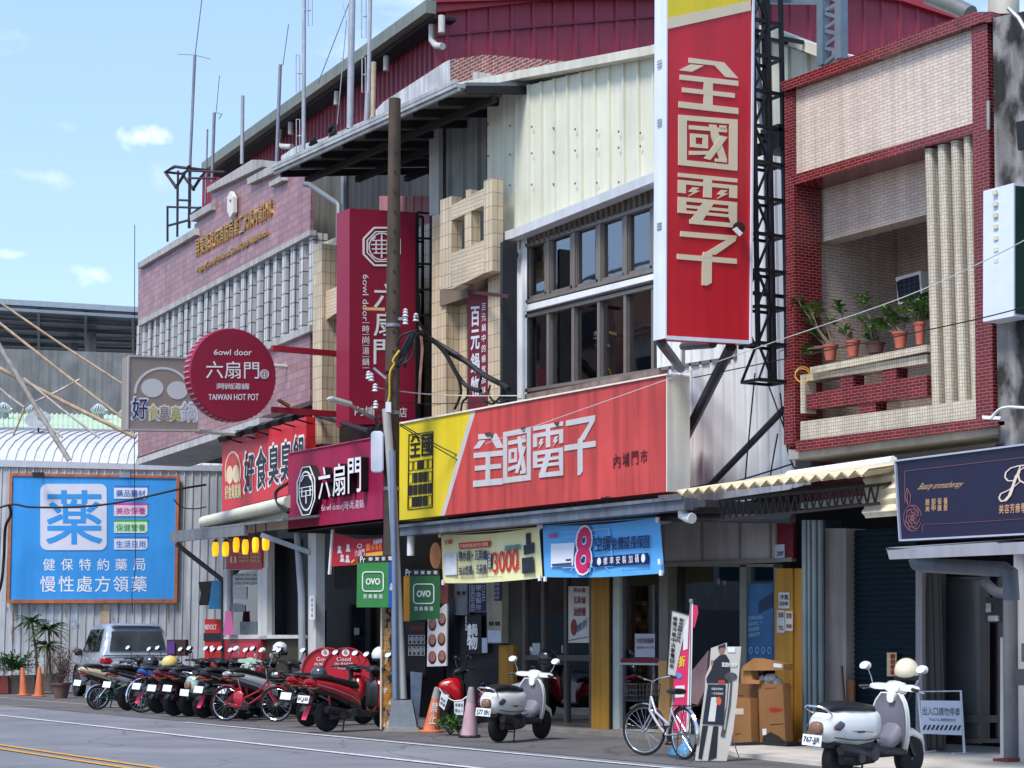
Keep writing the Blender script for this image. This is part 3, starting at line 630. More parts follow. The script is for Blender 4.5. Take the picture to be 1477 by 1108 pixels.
b.text('內埔',Z('z3',233,868,314,870,313,910,232,907),S6,.012,.015); b.text('店',Z('z3',415,874,446,875,445,916,414,914),S6,.012,.015); b.build('lettering',white,s6)
b=MB(); q=[S6.at(*z_) for z_ in Z('z3',488,75,545,80,545,915,488,930)]
for i in (0,1): 
    for dx in (0,-.35): b.bar(q[0+i]+Vector((dx,0,0)),q[3-i]+Vector((dx,0,0)),.05)
for k in range(9):
    t=k/8; p,r_=q[0].lerp(q[3],t),q[1].lerp(q[2],t)
    for dx in (0,-.35): b.bar(p+Vector((dx,0,0)),r_+Vector((dx,0,0)),.04)
b.build('truss',black,s6)
# round sign
RX=-34.5; S7=PX(RX)
s7=thing('projecting_sign','round maroon hot pot sign with bulb rim held out on red arms','sign',S7.at(340,607))
cz=Z('z2',1082,482)[0]; rad=(S7.at(cz[0],cz[1]-66.5).z-S7.at(*cz).z); c7=S7.at(*cz)
b=MB(); b.lathe([(.001,0),(rad*.985,0),(rad,-.02),(rad,-.3),(.001,-.32)],c7,(1,0,0),56); b.build('light_box',mar,s7,smooth=40)
b=MB()
for k in range(52):
    a=2*math.pi*k/52; b.box(c7+Vector((-.16,math.cos(a)*(rad+.001),math.sin(a)*(rad+.001))),(.26,.03,.03),0,-a if 0 else a)
b.build('bulb_rim',mat('rim bulbs',(196,120,140),.4,0,.1),s7)
b=MB(); b.text('6owl door',Z('z2',992,366,1166,366,1166,394,990,392),S7,.008,.012); b.text('六扇門',Z('z2',955,420,1200,422,1200,502,955,500),S7,.008,.004); b.htext('時尚湯鍋',Z('z2',1008,522,1152,524,1152,552,1008,550),S7,.008,.012,.8)
b.text('TAIWAN HOT POT',Z('z2',966,574,1198,572,1198,602,966,600),S7,.008,.016)
for x in (1006,1044,1080,1116,1152): b.strip(Z('z2',x,524,x,550),S7,.6,.005,.008)
b.build('lettering',white,s7)
b=MB(); b.ring(Z('z2',1225,481)[0],S7,6.6,6.8,.9,.006,.008,16); b.ring(Z('z2',1225,481)[0],S7,4.6,4.8,.7,.006,.008,16)
for c in ((1212,476,1238,476),(1212,486,1238,486),(1225,470,1225,494)): b.strip(Z('z2',*c),S7,.8,.006,.008)
b.build('emblem',white,s7)
b=MB()
for y0,y1 in ((501,504.5),(590,588)):
    A=S7.at(397,y0)-Vector((.15,0,0)); B=S7.at(494,y1)-Vector((.15,0,0)); b.bar(A,Vector((A.x,18.3,A.z)),.11)
b.build('arm',mat('red arm',(150,24,44),.5,0,.1),s7)
b=MB(); b.bar(S7.at(*Z('z2',1300,610)[0])+Vector((-.1,0,.05)),S7.at(*Z('z2',1350,640)[0])+Vector((-.1,0,.05)),.1,.05); b.build('clamp',mat('rust',(140,75,45),.8,0,.2),s7)
# taupe projecting sign
TX=-39.; S8=PX(TX)
s8=thing('projecting_sign','square taupe sign with a pale ring mark above outlined writing','sign',S8.at(240,622))
b=MB(); b.pp(Z('z2',597,396,926,408,924,742,592,738),S8,.4); b.build('light_box',mat('taupe print',(150,138,128),.5,0,.05,1,.05),s8)
b=MB(); q=Z('z2',597,396,926,408,924,742,592,738); b.strip(q+q[:1],S8,2.2,.03,.02); b.build('frame',mat('pale frame',(190,190,192),.5,.2),s8)
b=MB(); b.ring(Z('z2',752,570)[0],S8,41,38,3.6,.006,.008,40,180,330); b.disc(Z('z2',706,545)[0],S8,16,13.5,.006,.008); b.disc(Z('z2',822,556)[0],S8,15,13,.006,.008); b.build('emblem',mat('pale print',(205,205,205),.5,0,.04),s8)
for ch,x0,x1,y0,y1,cA,cB in (('好',612,684,590,688,(28,48,110),(220,224,232)),('食',686,734,622,692,(205,200,130),(225,225,220)),('臭',738,786,628,694,(150,138,128),(230,230,230)),('臭',790,838,630,696,(200,190,90),(228,228,228)),('鍋',842,908,612,698,(195,195,205),(235,235,240))):
    b=MB(); b.text(ch,ZR('z2',x0-4,y0-4,x1+4,y1+4),S8,.008,.055); l=b.build('lettering',mat('outline %d'%cB[2],cB,.5,0,.03),s8)
    b=MB(); b.text(ch,ZR('z2',x0,y0,x1,y1),S8,.014,.008); b.build('lettering',mat('glyph %d %d'%(cA[0],cA[2]),cA,.5,0,.03),s8)
b=MB()
for y in (408,742): 
    A=S8.at(*Z('z2',926,y)[0])-Vector((.2,0,0)); b.tube([A,A+Vector((0,2.2,0))],.05,8)
b.build('arm',pipe,s8)
# ---- stall front
SG=G.sh(.75); h8=thing('fascia_sign','long red fascia with black white edged writing above a cream roller awning','sign',SG.at(380,730))
b=MB(); b.pp(Z('w3',330,190,828,45,828,478,330,606),SG,.2); b.build('panel',mat('bright red print',(206,36,48),.45,0,.05,1,.05),h8)
for ch,x0,x1,y0,y1 in (('好',460,516,262,492),('食',530,588,235,475),('臭',604,662,215,450),('臭',676,738,195,430),('鍋',752,812,165,400)):
    b=MB(); b.text(ch,Z('w3',x0-4,y0-2,x1+4,y0-14,x1+4,y1-10,x0-4,y1+6),SG,.01,.06); l=b.build('lettering',white,h8)
    b=MB(); b.text(ch,Z('w3',x0,y0+6,x1,y0-6,x1,y1-16,x0,y1-2),SG,.02,.025); b.build('lettering',mat('ink black',(30,30,40),.5,0,0),h8)
b=MB(); b.disc(Z('w3',393,372)[0],SG,11.5,30,.008,.012); b.build('emblem',mat('ring red',(190,60,50),.5,0,.1),h8)
b=MB(); b.ring(Z('w3',393,372)[0],SG,11.5,30,1.1,.008,.014,32,150,390); b.disc(Z('w3',374,390)[0],SG,4.6,13,.008,.016); b.disc(Z('w3',411,385)[0],SG,4.6,13,.008,.016); b.build('emblem',mat('cream print',(226,205,170),.5,0,.1),h8)
b=MB(); b.htext('好食臭臭鍋',Z('w3',346,455,440,440,440,525,346,535),SG,.014,.05,.9); b.build('lettering',mat('mini letters',(210,200,150),.5,0,.25,30),h8)
for k in range(6):
    x=345+k*78; f=thing('floodlight','small dark sign lamp above the red fascia, %s'%['nearest the round sign','second along','third along','fourth along','fifth along','nearest the beige pillar'][k],'lamp',SG.at(*Z('w3',x,185-k*24)[0],.3),0,'sign lamps over the red fascia')
    p=SG.at(*Z('w3',x,172-k*24)[0],.4); b=MB(); b.box(p,(.3,.16,.12),.2,.5); b.build('lamp_housing',black,f); b=MB(); b.bar(p,p+Vector((0,.5,-.1)),.03); b.build('bracket',black,f)
AG=SG.sh(.35); aw=thing('roller_awning','cream roller awning rolled out under the red fascia','awning',AG.at(350,760))
A=AG.at(*Z('w3',222,668)[0]); Bq=AG.at(*Z('w3',730,548)[0])
crm=mat('cream canvas',(214,210,192),.7,0,.06,2,.12)
b=MB(); b.tube([A,Bq],.13,12); b.build('roller',crm,aw,smooth=40)
b=MB(); a2,b2=A+Vector((0,.1,-.1)),Bq+Vector((0,.1,-.1)); b.prism([a2,b2,b2+Vector((0,1.1,-.1)),a2+Vector((0,1.1,-.1))],(0,0,-.03)); b.pp(Z('w3',230,690,720,560,720,708,460,735),SG.sh(.1),.02); b.build('canvas',crm,aw)
st=thing('food_stall','small food stall with serving window, red menu board and metal eave','stall',SG.at(380,985))
EG=SG.sh(.95); b=MB(); q=[EG.at(*z_) for z_ in Z('w3',25,738,462,690,690,662)]; b.prism([q[0],q[1],q[1]+Vector((0,0,-.2)),q[0]+Vector((0,0,-.2))],(0,.08,0)); b.prism([q[0],q[2],q[2]-EG.n*1.6+Vector((0,0,.2)),q[0]-EG.n*1.6+Vector((0,0,.2))],(0,0,.05)); b.build('eave',mat('grey eave',(124,124,128),.5,.2,.15,3,.2),st)
b=MB(); b.bar(SG.at(*Z('w3',60,800)[0],.9),SG.at(*Z('w3',335,1015)[0],0),.09); b.bar(SG.at(*Z('w3',335,1015)[0],0),SG.at(*Z('w3',338,1500)[0],0),.09); b.build('brace',mat('dark brown pipe',(52,44,44),.6,.2),st)
b=MB(); b.bar(SG.at(*Z('w3',560,745)[0],.9),SG.at(*Z('w3',850,850)[0],0),.1); b.build('brace',steel,st)
fr=mat('pale window frame',(206,204,200),.5,0,.08,4,.1)
b=MB(); b.pp(ZR('u4',268,40,570,300),SG.sh(.02),.05); mb_=b.build('menu_board',mat('menu red',(176,34,46),.5,0,.1),st)
b=MB(); 
for r_,s_ in enumerate(('臭臭鍋 麻辣鍋','牛肉鍋 泡菜鍋','海鮮鍋 蔬菜鍋')): b.text(s_,ZR('u4',375,152+r_*32,555,176+r_*32),SG.sh(.03),.01,.01)
b.strip(Z('u4',312,190,312,245),SG.sh(.03),2.4); b.strip(Z('u4',345,190,345,245),SG.sh(.03),3); b.build('lettering',mat('menu cream',(225,196,150),.5,0,.1),mb_)
b=MB()
for c in ((243,300,278,300,278,870,243,870),(535,285,612,285,612,885,535,885),(240,850,612,848,612,882,240,886),(612,850,905,852,905,880,612,882),(278,285,535,280,535,300,278,306)): b.pp(Z('u4',*c),SG.sh(.01),.12)
b.build('window_frame',fr,st)
b=MB(); b.pp(ZR('u4',276,300,540,850),SG.sh(-.06),.03); wn=b.build('window_pane',glass('stall glass',(40,44,50)),st)
b=MB(); b.pp(Z('u4',325,350,535,300,535,425,325,440),SG.sh(-.055),.01,.01); b.pp(ZR('u4',325,445,440,548),SG.sh(-.055),.01,.01); b.build('window_sticker',mat('faded sticker',(168,168,165),.5,0,.3,12),wn)
b=MB(); 
for r_ in range(3): b.text(['好吃好食','新鮮現煮 請由此點餐','內用 外帶 皆可'][r_],ZR('u4',345,335+r_*34,530,358+r_*34),SG.sh(-.055),.014,.01)
b.build('lettering',mat('ink dim',(60,62,60),.5),wn)
b=MB(); b.pp(Z('u4',290,600,350,585,425,600,425,655,300,660),SG.sh(-.055),.01,.01); b.pp(ZR('u4',385,740,530,845),SG.sh(-.055),.01,.008); b.build('window_reflection_board',mat('pots inside',(96,104,112),.4,.3,.5,10),wn)
b=MB(); b.pp(ZR('u4',612,40,905,860),SG.sh(-.5),.03); b.build('opening_back',dark,st)
b=MB(); b.pp(ZR('u4',575,40,620,860),SG.sh(-.02),.15); b.build('post',fr,st)
b=MB(); b.pp(Z('u4',240,886,560,882,560,1400,240,1400),SG,.1); ct=b.build('counter',mat('counter red',(150,26,40),.5,0,.12),st)
b=MB(); b.pp(ZR('u4',300,920,535,1040),SG,.02,.02); b.text('Ｃａｆｅ'if 0 else '好食',ZR('u4',330,960,500,1005),SG,.025,.01) if 0 else None; b.build('panel',mat('counter red light',(186,36,52),.45,0,.15),ct)
b=MB(); b.pp(Z('u4',560,885,905,885,905,1400,560,1400),SG.sh(-.1),.1); b.build('side_panel',tile('olive boards',(76,66,36),(50,44,26),.1,5,.008,.1,.6,0,.2),st)
pk=MB(); pk.pp(Z('u4',262,650,310,650,300,850,242,852),SG.sh(.16),.02); pk.pp(Z('u4',310,650,328,848,300,850),SG.sh(.155),.02); tag(pk.build('sandwich_board',mat('pink card',(206,96,150),.6,0,.1)),'small pink folded card sign standing on the stall window sill','card')
lan=mat('lit paper lantern',(255,172,26),.6,0,.1,8,0,0,1,0,.3,.8)
for k,(x,y) in enumerate(((290,828),(350,828),(413,803),(467,815),(527,803),(588,790))):
    c=SG.at(*Z('w3',x,y)[0],.75); r=.075 if k in (0,1,5) else .07
    l=thing('lantern','glowing yellow lantern under the stall eave, %s'%['leftmost of the row','second from the left','third from the left, high and bright','fourth from the left, small','fifth from the left, bright','rightmost of the row'][k],'lantern',c-Vector((0,0,.16)),0,'yellow lanterns under the stall eave')
    b=MB(); b.lathe([(.05,-.16),(r*.85,-.13),(r,-.04),(r,.06),(r*.8,.13),(.04,.15)],c,(0,0,1),14); b.build('shade',lan,l,smooth=60)
    b=MB(); b.lathe([(.05,.15),(.05,.19)],c); b.tube([c+Vector((0,0,.15)),c+Vector((0,0,.45))],.012,5); b.build('cord',black,l)
cool=thing('display_cooler','red fronted drinks display box with white lettering beside the stall','display',W_.sh(6).at(307,985)); CL=W_.sh(6)
b=MB(); b.pp(ZR('u4',88,718,228,1250),CL,.6); b.build('case',mat('signal red',(205,40,36),.5,0,.08),cool)
b=MB(); b.text('REVOLT',ZR('u4',92,765,188,805),CL,.012,.02); b.build('lettering',white,cool)
b=MB(); b.pp(ZR('u4',80,835,222,900),CL,.02,.02); b.build('shelf',mat('dark bottles',(40,44,52),.3,.2,.6,40),cool)
bu=MB(); bu.pp(Z('u4',150,395,225,390,232,632,118,632),W_.sh(6.4),.25); tag(bu.build('apron_bundle',mat('blue cloth',(48,116,160),.8,0,.25,6)),'blue work apron hanging on the wall left of the stall','apron')
bk=MB(); bk.pp(Z('u4',35,405,180,395,190,470,120,520,125,600,40,600,55,500),W_.sh(6.2),.25); tag(bk.build('coat_bundle',mat('black cloth',(22,22,26),.8,0,.3,6)),'black coats hanging on the wall beside the blue apron','coats')
# ---- maroon fascia
FP=PY(17.0); m6=thing('fascia_sign','maroon fascia with raised black octagon and raised black writing','sign',FP.at(483,760))
b=MB(); b.pp([(415.5,653.9),(552,628.5),(552,752),(415.5,767.4)],FP,.3); b.build('light_box',mat('maroon fascia',(158,26,70),.42,0,.05,1,.14),m6)
b=MB(); b.strip([(415.5,653.9),(552,628.5)],FP,1.6,.06,.03); b.build('trim',mat('pink trim',(176,70,100),.4),m6)
oc=lambda f:Z('w3',*sum([[825+58*f*math.cos(R(22.5+45*i)),485+158*f*math.sin(R(22.5+45*i))-(58*f*math.cos(R(22.5+45*i)))*.16] for i in range(8)],[]))
b=MB(); b.pp(oc(1.02),FP.sh(.16),.16); em=b.build('emblem',mat('black sign letters',(16,15,18),.4,0,0),m6)
b=MB(); b.strip(oc(.97)+oc(.97)[:1],FP.sh(.16),1.2,.01,.012); b.ring(Z('w3',825,485)[0],FP.sh(.16),10.4,29,.9,.01,.012)
for c in ((790,400,860,388),(785,470,866,455),(785,492,866,478),(795,520,855,508),(812,400,795,430),(840,390,855,420),(825,480,825,560),(800,515,800,470),(850,508,850,462)): b.strip(Z('w3',*c),FP.sh(.16),1.1,.01,.012)
b.build('emblem_lines',white,em)
for ch,x0,x1,y0,y1 in (('六',900,968,345,535),('扇',984,1056,325,518),('門',1074,1150,292,500)):
    q=Z('w3',x0,y0+4,x1,y0-8,x1,y1-12,x0,y1)
    b=MB(); b.text(ch,q,FP,.17,.02,.17); b.build('lettering',MATS['black sign letters'],m6); b=MB(); b.text(ch,q,FP,.176,-.012); b.build('lettering',mat('white letter face',(230,228,232),.5,0,.03),m6)
b=MB(); b.text('6owl door|時尚湯鍋',Z('w3',918,558,1170,535,1170,594,918,616),FP,.012,.004); b.build('lettering',mat('pale pink letters',(226,190,205),.5,0,.03),m6)
# ---- restaurant shop front
DY=18.8; DP_=PY(DY)
sf=thing('shop_front','dark glazed restaurant front with white posts behind the parked scooters','shop front',(DP_.at(500,1040).x,DY,0))
b=MB(); b.pp([(400,700),(640,680),(640,1062),(400,1030)],DP_.sh(-.6),.1); b.build('wall',mat('near black panel',(20,21,26),.4,0,.25,1.5),sf)
b=MB(); b.pp(ZR('w5',268,100,320,760),DP_.sh(-.2),.1); b.pp(ZR('w5',520,60,630,900),DP_.sh(-.3),.06); b.build('door',glass('dark door glass',(30,34,42)),sf)
b=MB(); b.pp(ZR('w5',625,60,660,900),DP_.sh(-.25),.06); b.pp(ZR('w5',505,60,525,900),DP_.sh(-.25),.06); b.build('door_frame',black,sf)
b=MB(); b.pp(ZR('w5',660,60,735,900),DP_.sh(-.4),.06); b.build('curtain',mat('brown drape',(58,38,34),.8,0,.3,3),sf)
b=MB(); b.pp(ZR('w5',545,225,578,275),DP_.sh(-.2),.02); b.build('notice',mat('grey notice',(140,150,150),.6,0,.3,20),sf)
b=MB(); b.pp(ZR('w3',838,735,884,1800),PY(17.3),.2); b.build('post',fr,sf)
b=MB(); b.tube([PY(17.2).at(*z_) for z_ in Z('w3',775,735,800,1100,805,1620)],.075,10); b.build('drain_pipe',mat('grey drain pipe',(160,164,170),.5,0,.1,3,.15),sf,smooth=50)
b=MB(); b.pp(ZR('w5',228,0,262,165),PY(17.18),.03); q=b.build('plate',white,sf)
b=MB(); b.vtext('請勿停車',ZR('w5',238,8,254,155),PY(17.18),.008,.0,.8); b.build('lettering',black,q)
for y in range(6):
    pass
b=MB(); corr(b,PY(18.2),Z('u5',80,420,540,410),Z('u5',80,640,540,630),.09,.012,.4); b.build('shutter_box',mat('dark shutter',(40,38,44),.5,.2),sf)
b=MB(); b.prism([FP.at(415,768),FP.at(552,753),FP.at(552,753)+Vector((0,2,0)),FP.at(415,768)+Vector((0,2,0))],(0,0,.06)); b.build('soffit',dark,sf)
# promotional banner
pb=thing('banner','red promotional banner with white figures hung under the maroon fascia','banner',PY(17.3).at(*Z('u5',280,430)[0])); PB=PY(17.3)
b=MB(); b.pp(Z('u5',62,112,290,180,525,165,525,400,285,415,50,432),PB,.01); b.build('cloth',mat('red banner print',(170,30,48),.6,0,.15,2.5),pb)
b=MB(); b.htext('六扇門',Z('u5',265,280,360,270,360,330,265,340),PB,.008,.01); b.ring(Z('u5',312,242)[0],PB,3.4,3.4,.8,.005,.008,14); b.text('歡樂聚餐',Z('u5',440,190,520,175,520,215,440,230),PB,.008,.02); b.build('lettering',mat('banner white',(232,226,226),.5,0,.05),pb)
b=MB(); b.pp(Z('u5',370,310,525,290,525,335,370,338),PB,.005,.008); b.strip(Z('u5',235,395,255,378,262,370),PB,2.5,.005,.008); b.build('price_band',mat('banner gold',(226,170,60),.5,0,.1),pb)
b=MB(); b.pp(Z('u5',372,225,410,215,415,285,375,290),PB,.005,.007); b.htext('套餐優惠',Z('u5',385,235,520,220,520,275,385,288),PB,.012,.03); b.build('lettering',mat('banner orange',(240,120,60),.5,0,.1),pb)
b=MB()
for x,y in ((125,275),(205,260),(150,355),(200,360)): 
    b.disc(Z('u5',x,y-18)[0],PB,2.3,2.8,.004,.008,12); b.pp(Z('u5',x-20,y+35,x-12,y,x+14,y,x+22,y+35),PB,.004,.008)
b.build('figures',mat('print monochrome',(210,205,206),.5,0,.4,40),pb)
b=MB(); b.pp(Z('u5',48,85,62,85,32,505,18,505),PB,.04,.03); b.build('batten',white,pb)
# ================================================================ electronics shop
LOGO={ # strokes of the shop's block lettering in a unit box, y downwards
'全':[[(.17,0),(.76,.02),(1,.30),(.78,.30),(.60,.10),(.17,.10)],[(.20,.125),(.42,.125),(.22,.27),(0,.27)],[(.02,.35),(1,.35),(1,.45),(.02,.45)],[(.42,.45),(.57,.45),(.57,.88),(.42,.88)],[(.06,.60),(.94,.60),(.94,.69),(.06,.69)],[(0,.88),(1,.88),(1,1),(0,1)]],
'國':[[(0,0),(1,0),(1,.10),(0,.10)],[(0,.1),(.14,.1),(.14,1),(0,1)],[(.86,.1),(1,.1),(1,1),(.86,1)],[(.14,.89),(.86,.89),(.86,1),(.14,1)],[(.18,.19),(.82,.19),(.82,.27),(.18,.27)],[(.52,.14),(.64,.14),(.68,.30),(.82,.80),(.70,.82),(.56,.40)],[(.20,.35),(.50,.35),(.50,.42),(.20,.42)],[(.20,.42),(.29,.42),(.29,.62),(.20,.62)],[(.41,.42),(.50,.42),(.50,.62),(.41,.62)],[(.29,.55),(.41,.55),(.41,.62),(.29,.62)],[(.18,.70),(.56,.66),(.56,.73),(.18,.78)],[(.72,.34),(.83,.36),(.54,.84),(.43,.82)],[(.62,.80),(.82,.80),(.82,.86),(.62,.86)],[(.70,.14),(.82,.14),(.80,.185),(.70,.185)]],
'電':[[(0,0),(1,0),(1,.08),(0,.08)],[(0,.14),(1,.14),(1,.22),(0,.22)],[(0,.22),(.13,.22),(.13,.40),(0,.40)],[(.87,.22),(1,.22),(1,.40),(.87,.40)],[(.43,.08),(.57,.08),(.57,.44),(.43,.44)],[(.25,.26),(.36,.26),(.29,.32),(.37,.32),(.18,.45),(.25,.36),(.18,.36)],[(.73,.26),(.84,.26),(.77,.32),(.85,.32),(.66,.45),(.73,.36),(.66,.36)],[(0,.48),(1,.48),(1,.56),(0,.56)],[(0,.56),(.14,.56),(.14,.80),(0,.80)],[(.86,.56),(1,.56),(1,.80),(.86,.80)],[(.14,.63),(.86,.63),(.86,.69),(.14,.69)],[(.14,.74),(.86,.74),(.86,.80),(.14,.80)],[(.42,.56),(.60,.56),(.40,.95),(.20,.95)],[(.20,.91),(1,.91),(1,1),(.20,1)],[(.86,.80),(1,.80),(1,.91),(.90,.91)]],
'子':[[(.05,0),(1,0),(.98,.10),(.05,.10)],[(.82,.1),(.98,.1),(.64,.40),(.44,.40)],[(0,.44),(1,.44),(1,.54),(0,.54)],[(.42,.54),(.58,.54),(.58,.94),(.50,1),(.42,1)],[(.44,.36),(.60,.36),(.58,.46),(.42,.46)]]}
def logo(mb,ch,pix,pl,off,dep):
    tl,tr,br,bl=pix
    for k_,s in enumerate(LOGO[ch]):
        q=[]
        for a,c in s:
            t=(tl[0]+(tr[0]-tl[0])*a,tl[1]+(tr[1]-tl[1])*a); u=(bl[0]+(br[0]-bl[0])*a,bl[1]+(br[1]-bl[1])*a)
            q.append((t[0]+(u[0]-t[0])*c,t[1]+(u[1]-t[1])*c))
        mb.pp(q,pl,dep,off+.0008*k_)
UY=18.25; UP=PY(UY)
es=thing('electronics_shop','two storey cream ribbed metal electronics shop with brown strip windows and glazed ground floor','building',(UP.at(830,1050).x,UY,0))
creamm=mat('cream sheet metal',(214,214,194),.5,0,.06,1.2,.1)
b=MB(); corr(b,UP,[(703,137),(945,80),(1052,48),(1105,52),(1200,85),(1330,132)],[(703,345),(750,335),(945,262),(1330,120)],.42,.045,.16); b.build('gable_wall',creamm,es)
b=MB()
for yb0,yb1 in ((510,545),(762,745),(640,600)):
    for k in range(8):
        x=70+k*89; p=UP.at(*Z('z4',x,yb0+(yb1-yb0)*k/7.)[0],.05); b.lathe([(.001,.0),(.022,0),(.022,.012),(.001,.014)],p,UP.n,6)
b.build('screw_heads',mat('screw grey',(120,116,104),.5,.3),es)
b=MB(); pts=[(664,127),(760,108),(945,74),(1052,42),(1110,46),(1200,80),(1340,132)]
for p,q in zip(pts,pts[1:]): b.bar(UP.at(*p,.12),UP.at(*q,.12),.22,.15)
b.build('roof_trim',mat('cream trim',(206,202,186),.5,0,.08,2,.15),es)
b=MB(); A,Bq,C_2=[UP.at(*q,.12) for q in ((664,127),(1052,42),(1340,132))]; v=Vector((0,9,0)); b.poly([A,Bq,Bq+v,A+v]); b.poly([Bq,C_2,C_2+v,Bq+v]); b.build('roof',creamm,es)
b=MB(); b.pp(Z('z4',78,968,170,938,755,702,755,742,170,975,82,998),UP.sh(.28),.24); b.build('window_hood',mat('pale trim sheet',(200,202,206),.45,.1,.06,2,.1),es)
b=MB(); corr(b,UP.sh(-.05),Z('z4',160,985,760,750),Z('z4',160,1040,760,828),.16,.05,.4); b.build('lintel_sheet',mat('rusted sheet',(112,100,92),.7,.1,.3,4,.3),es)
b=MB(); corr(b,UP,[(721,345),(760,338)],[(721,600),(760,596)],.2,.03,.3); b.build('corner_sheet',mat('white sheet metal',(228,229,231),.5,0,.06,1.2,.12),es)
b=MB(); corr(b,UP.sh(-.04),[(945,262),(1010,240),(1160,215)],[(945,760),(1160,700)],.26,.04,.25); b.build('side_sheet',MATS['white sheet metal'],es)
# strip windows
wfm=mat('brown window frame',(128,120,115),.45,.3,.1,5,.1)
wlow=clear_glass('tinted window glass',(.62,.66,.67),3.0,.02)
wsky=clear_glass('reflecting window glass',(.35,.37,.38),3.2,.02)
def win(px,top0,top1,bot0,bot1,wd):   # px: list of mullion x; top/bottom lines between the two ends
    b=MB(); x0,x1=px[0],px[-1]; ty=lambda x:top0+(top1-top0)*(x-x0)/(x1-x0); by=lambda x:bot0+(bot1-bot0)*(x-x0)/(x1-x0)
    for x in px: b.pp([(x-wd,ty(x)),(x+wd,ty(x)),(x+wd,by(x)),(x-wd,by(x))],UP.sh(-.02),.14)
    for (f,e) in ((ty,1),(by,-1)): b.pp([(x0,f(x0)),(x1,f(x1)),(x1,f(x1)+e*5),(x0,f(x0)+e*5)],UP,.14)
    b.build('window_frame',wfm,es)
    for k,(a,c) in enumerate(zip(px,px[1:])):
        b=MB(); b.pp([(a+wd,ty(a)+3),(c-wd,ty(c)+3),(c-wd,by(c)-3),(a+wd,by(a)-3)],UP.sh(-.1),.01); b.build('window_pane',wlow if top0>400 or k==0 else wsky,es)
        if top0<450:
            b=MB(); q=[(a+wd,ty(a)+5),(a+wd+3,ty(a)+5),(a+wd+3,by(a)-5),(a+wd,by(a)-5)]; b.pp(q,UP.sh(-.05),.05); q=[(c-wd-3,ty(c)+5),(c-wd,ty(c)+5),(c-wd,by(c)-5),(c-wd-3,by(c)-5)]; b.pp(q,UP.sh(-.05),.05)
            b.pp([(a+wd,by(a)-9),(c-wd,by(c)-9),(c-wd,by(c)-5),(a+wd,by(a)-5)],UP.sh(-.05),.05); b.build('sash',wfm,es)
win([758,790,827,864,902,942],352,292,438,392,1.8)
win([757,790,826,863,901,941,985,1060],454,382,566,518,1.8)
b=MB(); b.pp([(755,441),(946,394),(946,402),(755,450)],UP.sh(.06),.2); b.build('window_band',MATS['white sheet metal'],es)
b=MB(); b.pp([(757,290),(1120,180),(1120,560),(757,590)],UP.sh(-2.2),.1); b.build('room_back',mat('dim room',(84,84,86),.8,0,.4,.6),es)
b=MB(); b.pp([(762,340),(790,330),(790,560),(762,562)],UP.sh(-.3),.02); b.pp([(880,500),(935,485),(935,515),(880,528)],UP.sh(-.9),.1); b.build('curtain',mat('red curtain',(128,24,44),.8,0,.2,3),es)
b=MB(); b.pp([(757,569),(950,533),(950,541),(757,578)],UP.sh(.12),.3); b.build('sill',mat('rusty sill',(150,128,118),.7,.1,.35,5,.3),es)
b=MB(); b.tube([UP.at(*z_,.15) for z_ in Z('z3',805,245,890,250)],.07,8); b.tube([UP.at(*z_,.1) for z_ in Z('z3',820,205,822,930)],.06,8); b.build('downpipe',mat('dark bracket',(58,58,62),.5,.2),es)
b=MB(); b.box(UP.at(*Z('z3',850,780)[0],.15),(.3,.15,.3)); b.build('junction_box',mat('box grey',(150,150,150),.5,0,.1),es)
# fascia
fa=thing('fascia_sign','wide red and yellow fascia with grey block lettering and a black grid logo','sign',FP.at(770,735))
fred=mat('sun faded red print',(202,74,70),.45,0,.08,.8,.3); yel=mat('yellow print',(226,200,34),.45,0,.04,.8,.08); gry=mat('aged white print',(196,192,192),.5,0,.06,1,.1)
ftop=lambda x:611-(611-540.3)*(x-576)/(961-576); fbot=lambda x:750.5-(750.5-709.3)*(x-576)/(961-576)
xa,xb=Z('z8',422,128)[0][0],Z('z8',445,125)[0][0]; ya,yb=Z('z8',265,648)[0][0],Z('z8',286,646)[0][0]
b=MB(); b.pp([(576,611),(xa,ftop(xa)),(ya,fbot(ya)),(576,750.5)],FP,.36); b.build('panel',yel,fa)
b=MB(); b.pp([(xa,ftop(xa)),(xb,ftop(xb)),(yb,fbot(yb)),(ya,fbot(ya))],FP,.36); b.build('panel',gry,fa)
b=MB(); b.pp([(xb,ftop(xb)),(961,540.3),(961,709.3),(yb,fbot(yb))],FP,.36); b.build('panel',fred,fa)
b=MB(); A=FP.at(961,540.3); Bq=FP.at(961,709.3); b.prism([A,Bq,Bq+Vector((0,.42,0)),A+Vector((0,.42,0))],(.02,0,0)); b.pp([(575,609.5),(961.5,538.8),(961.5,541),(575,612)],FP.sh(.03),.42); b.build('end_cap',mat('cream end cap',(236,230,216),.6,0,.08,2,.15),fa)
b=MB()
for ch,q in (('全',(430,236,582,222,580,488,430,502)),('國',(582,224,722,196,722,466,582,484)),('電',(734,196,886,168,886,442,734,458)),('子',(893,166,1050,136,1052,432,893,450))): logo(b,ch,Z('z8',*q),FP,.012,.012)
b.build('lettering',gry,fa)
b=MB(); b.htext('內埔門市',Z('z8',1136,338,1318,308,1318,376,1136,410),FP,.012,.012,.74); b.build('lettering',mat('dark red ink',(70,20,24),.5,0,0),fa)
b=MB(); q=Z('z8',104,236,226,220,222,604,98,616); b.strip(q+q[:1],FP,1.,.008,.012)
def lq(u,v): 
    tl,tr,br,bl=q; t=(tl[0]+(tr[0]-tl[0])*u,tl[1]+(tr[1]-tl[1])*u); w_=(bl[0]+(br[0]-bl[0])*u,bl[1]+(br[1]-bl[1])*u); return (t[0]+(w_[0]-t[0])*v,t[1]+(w_[1]-t[1])*v)
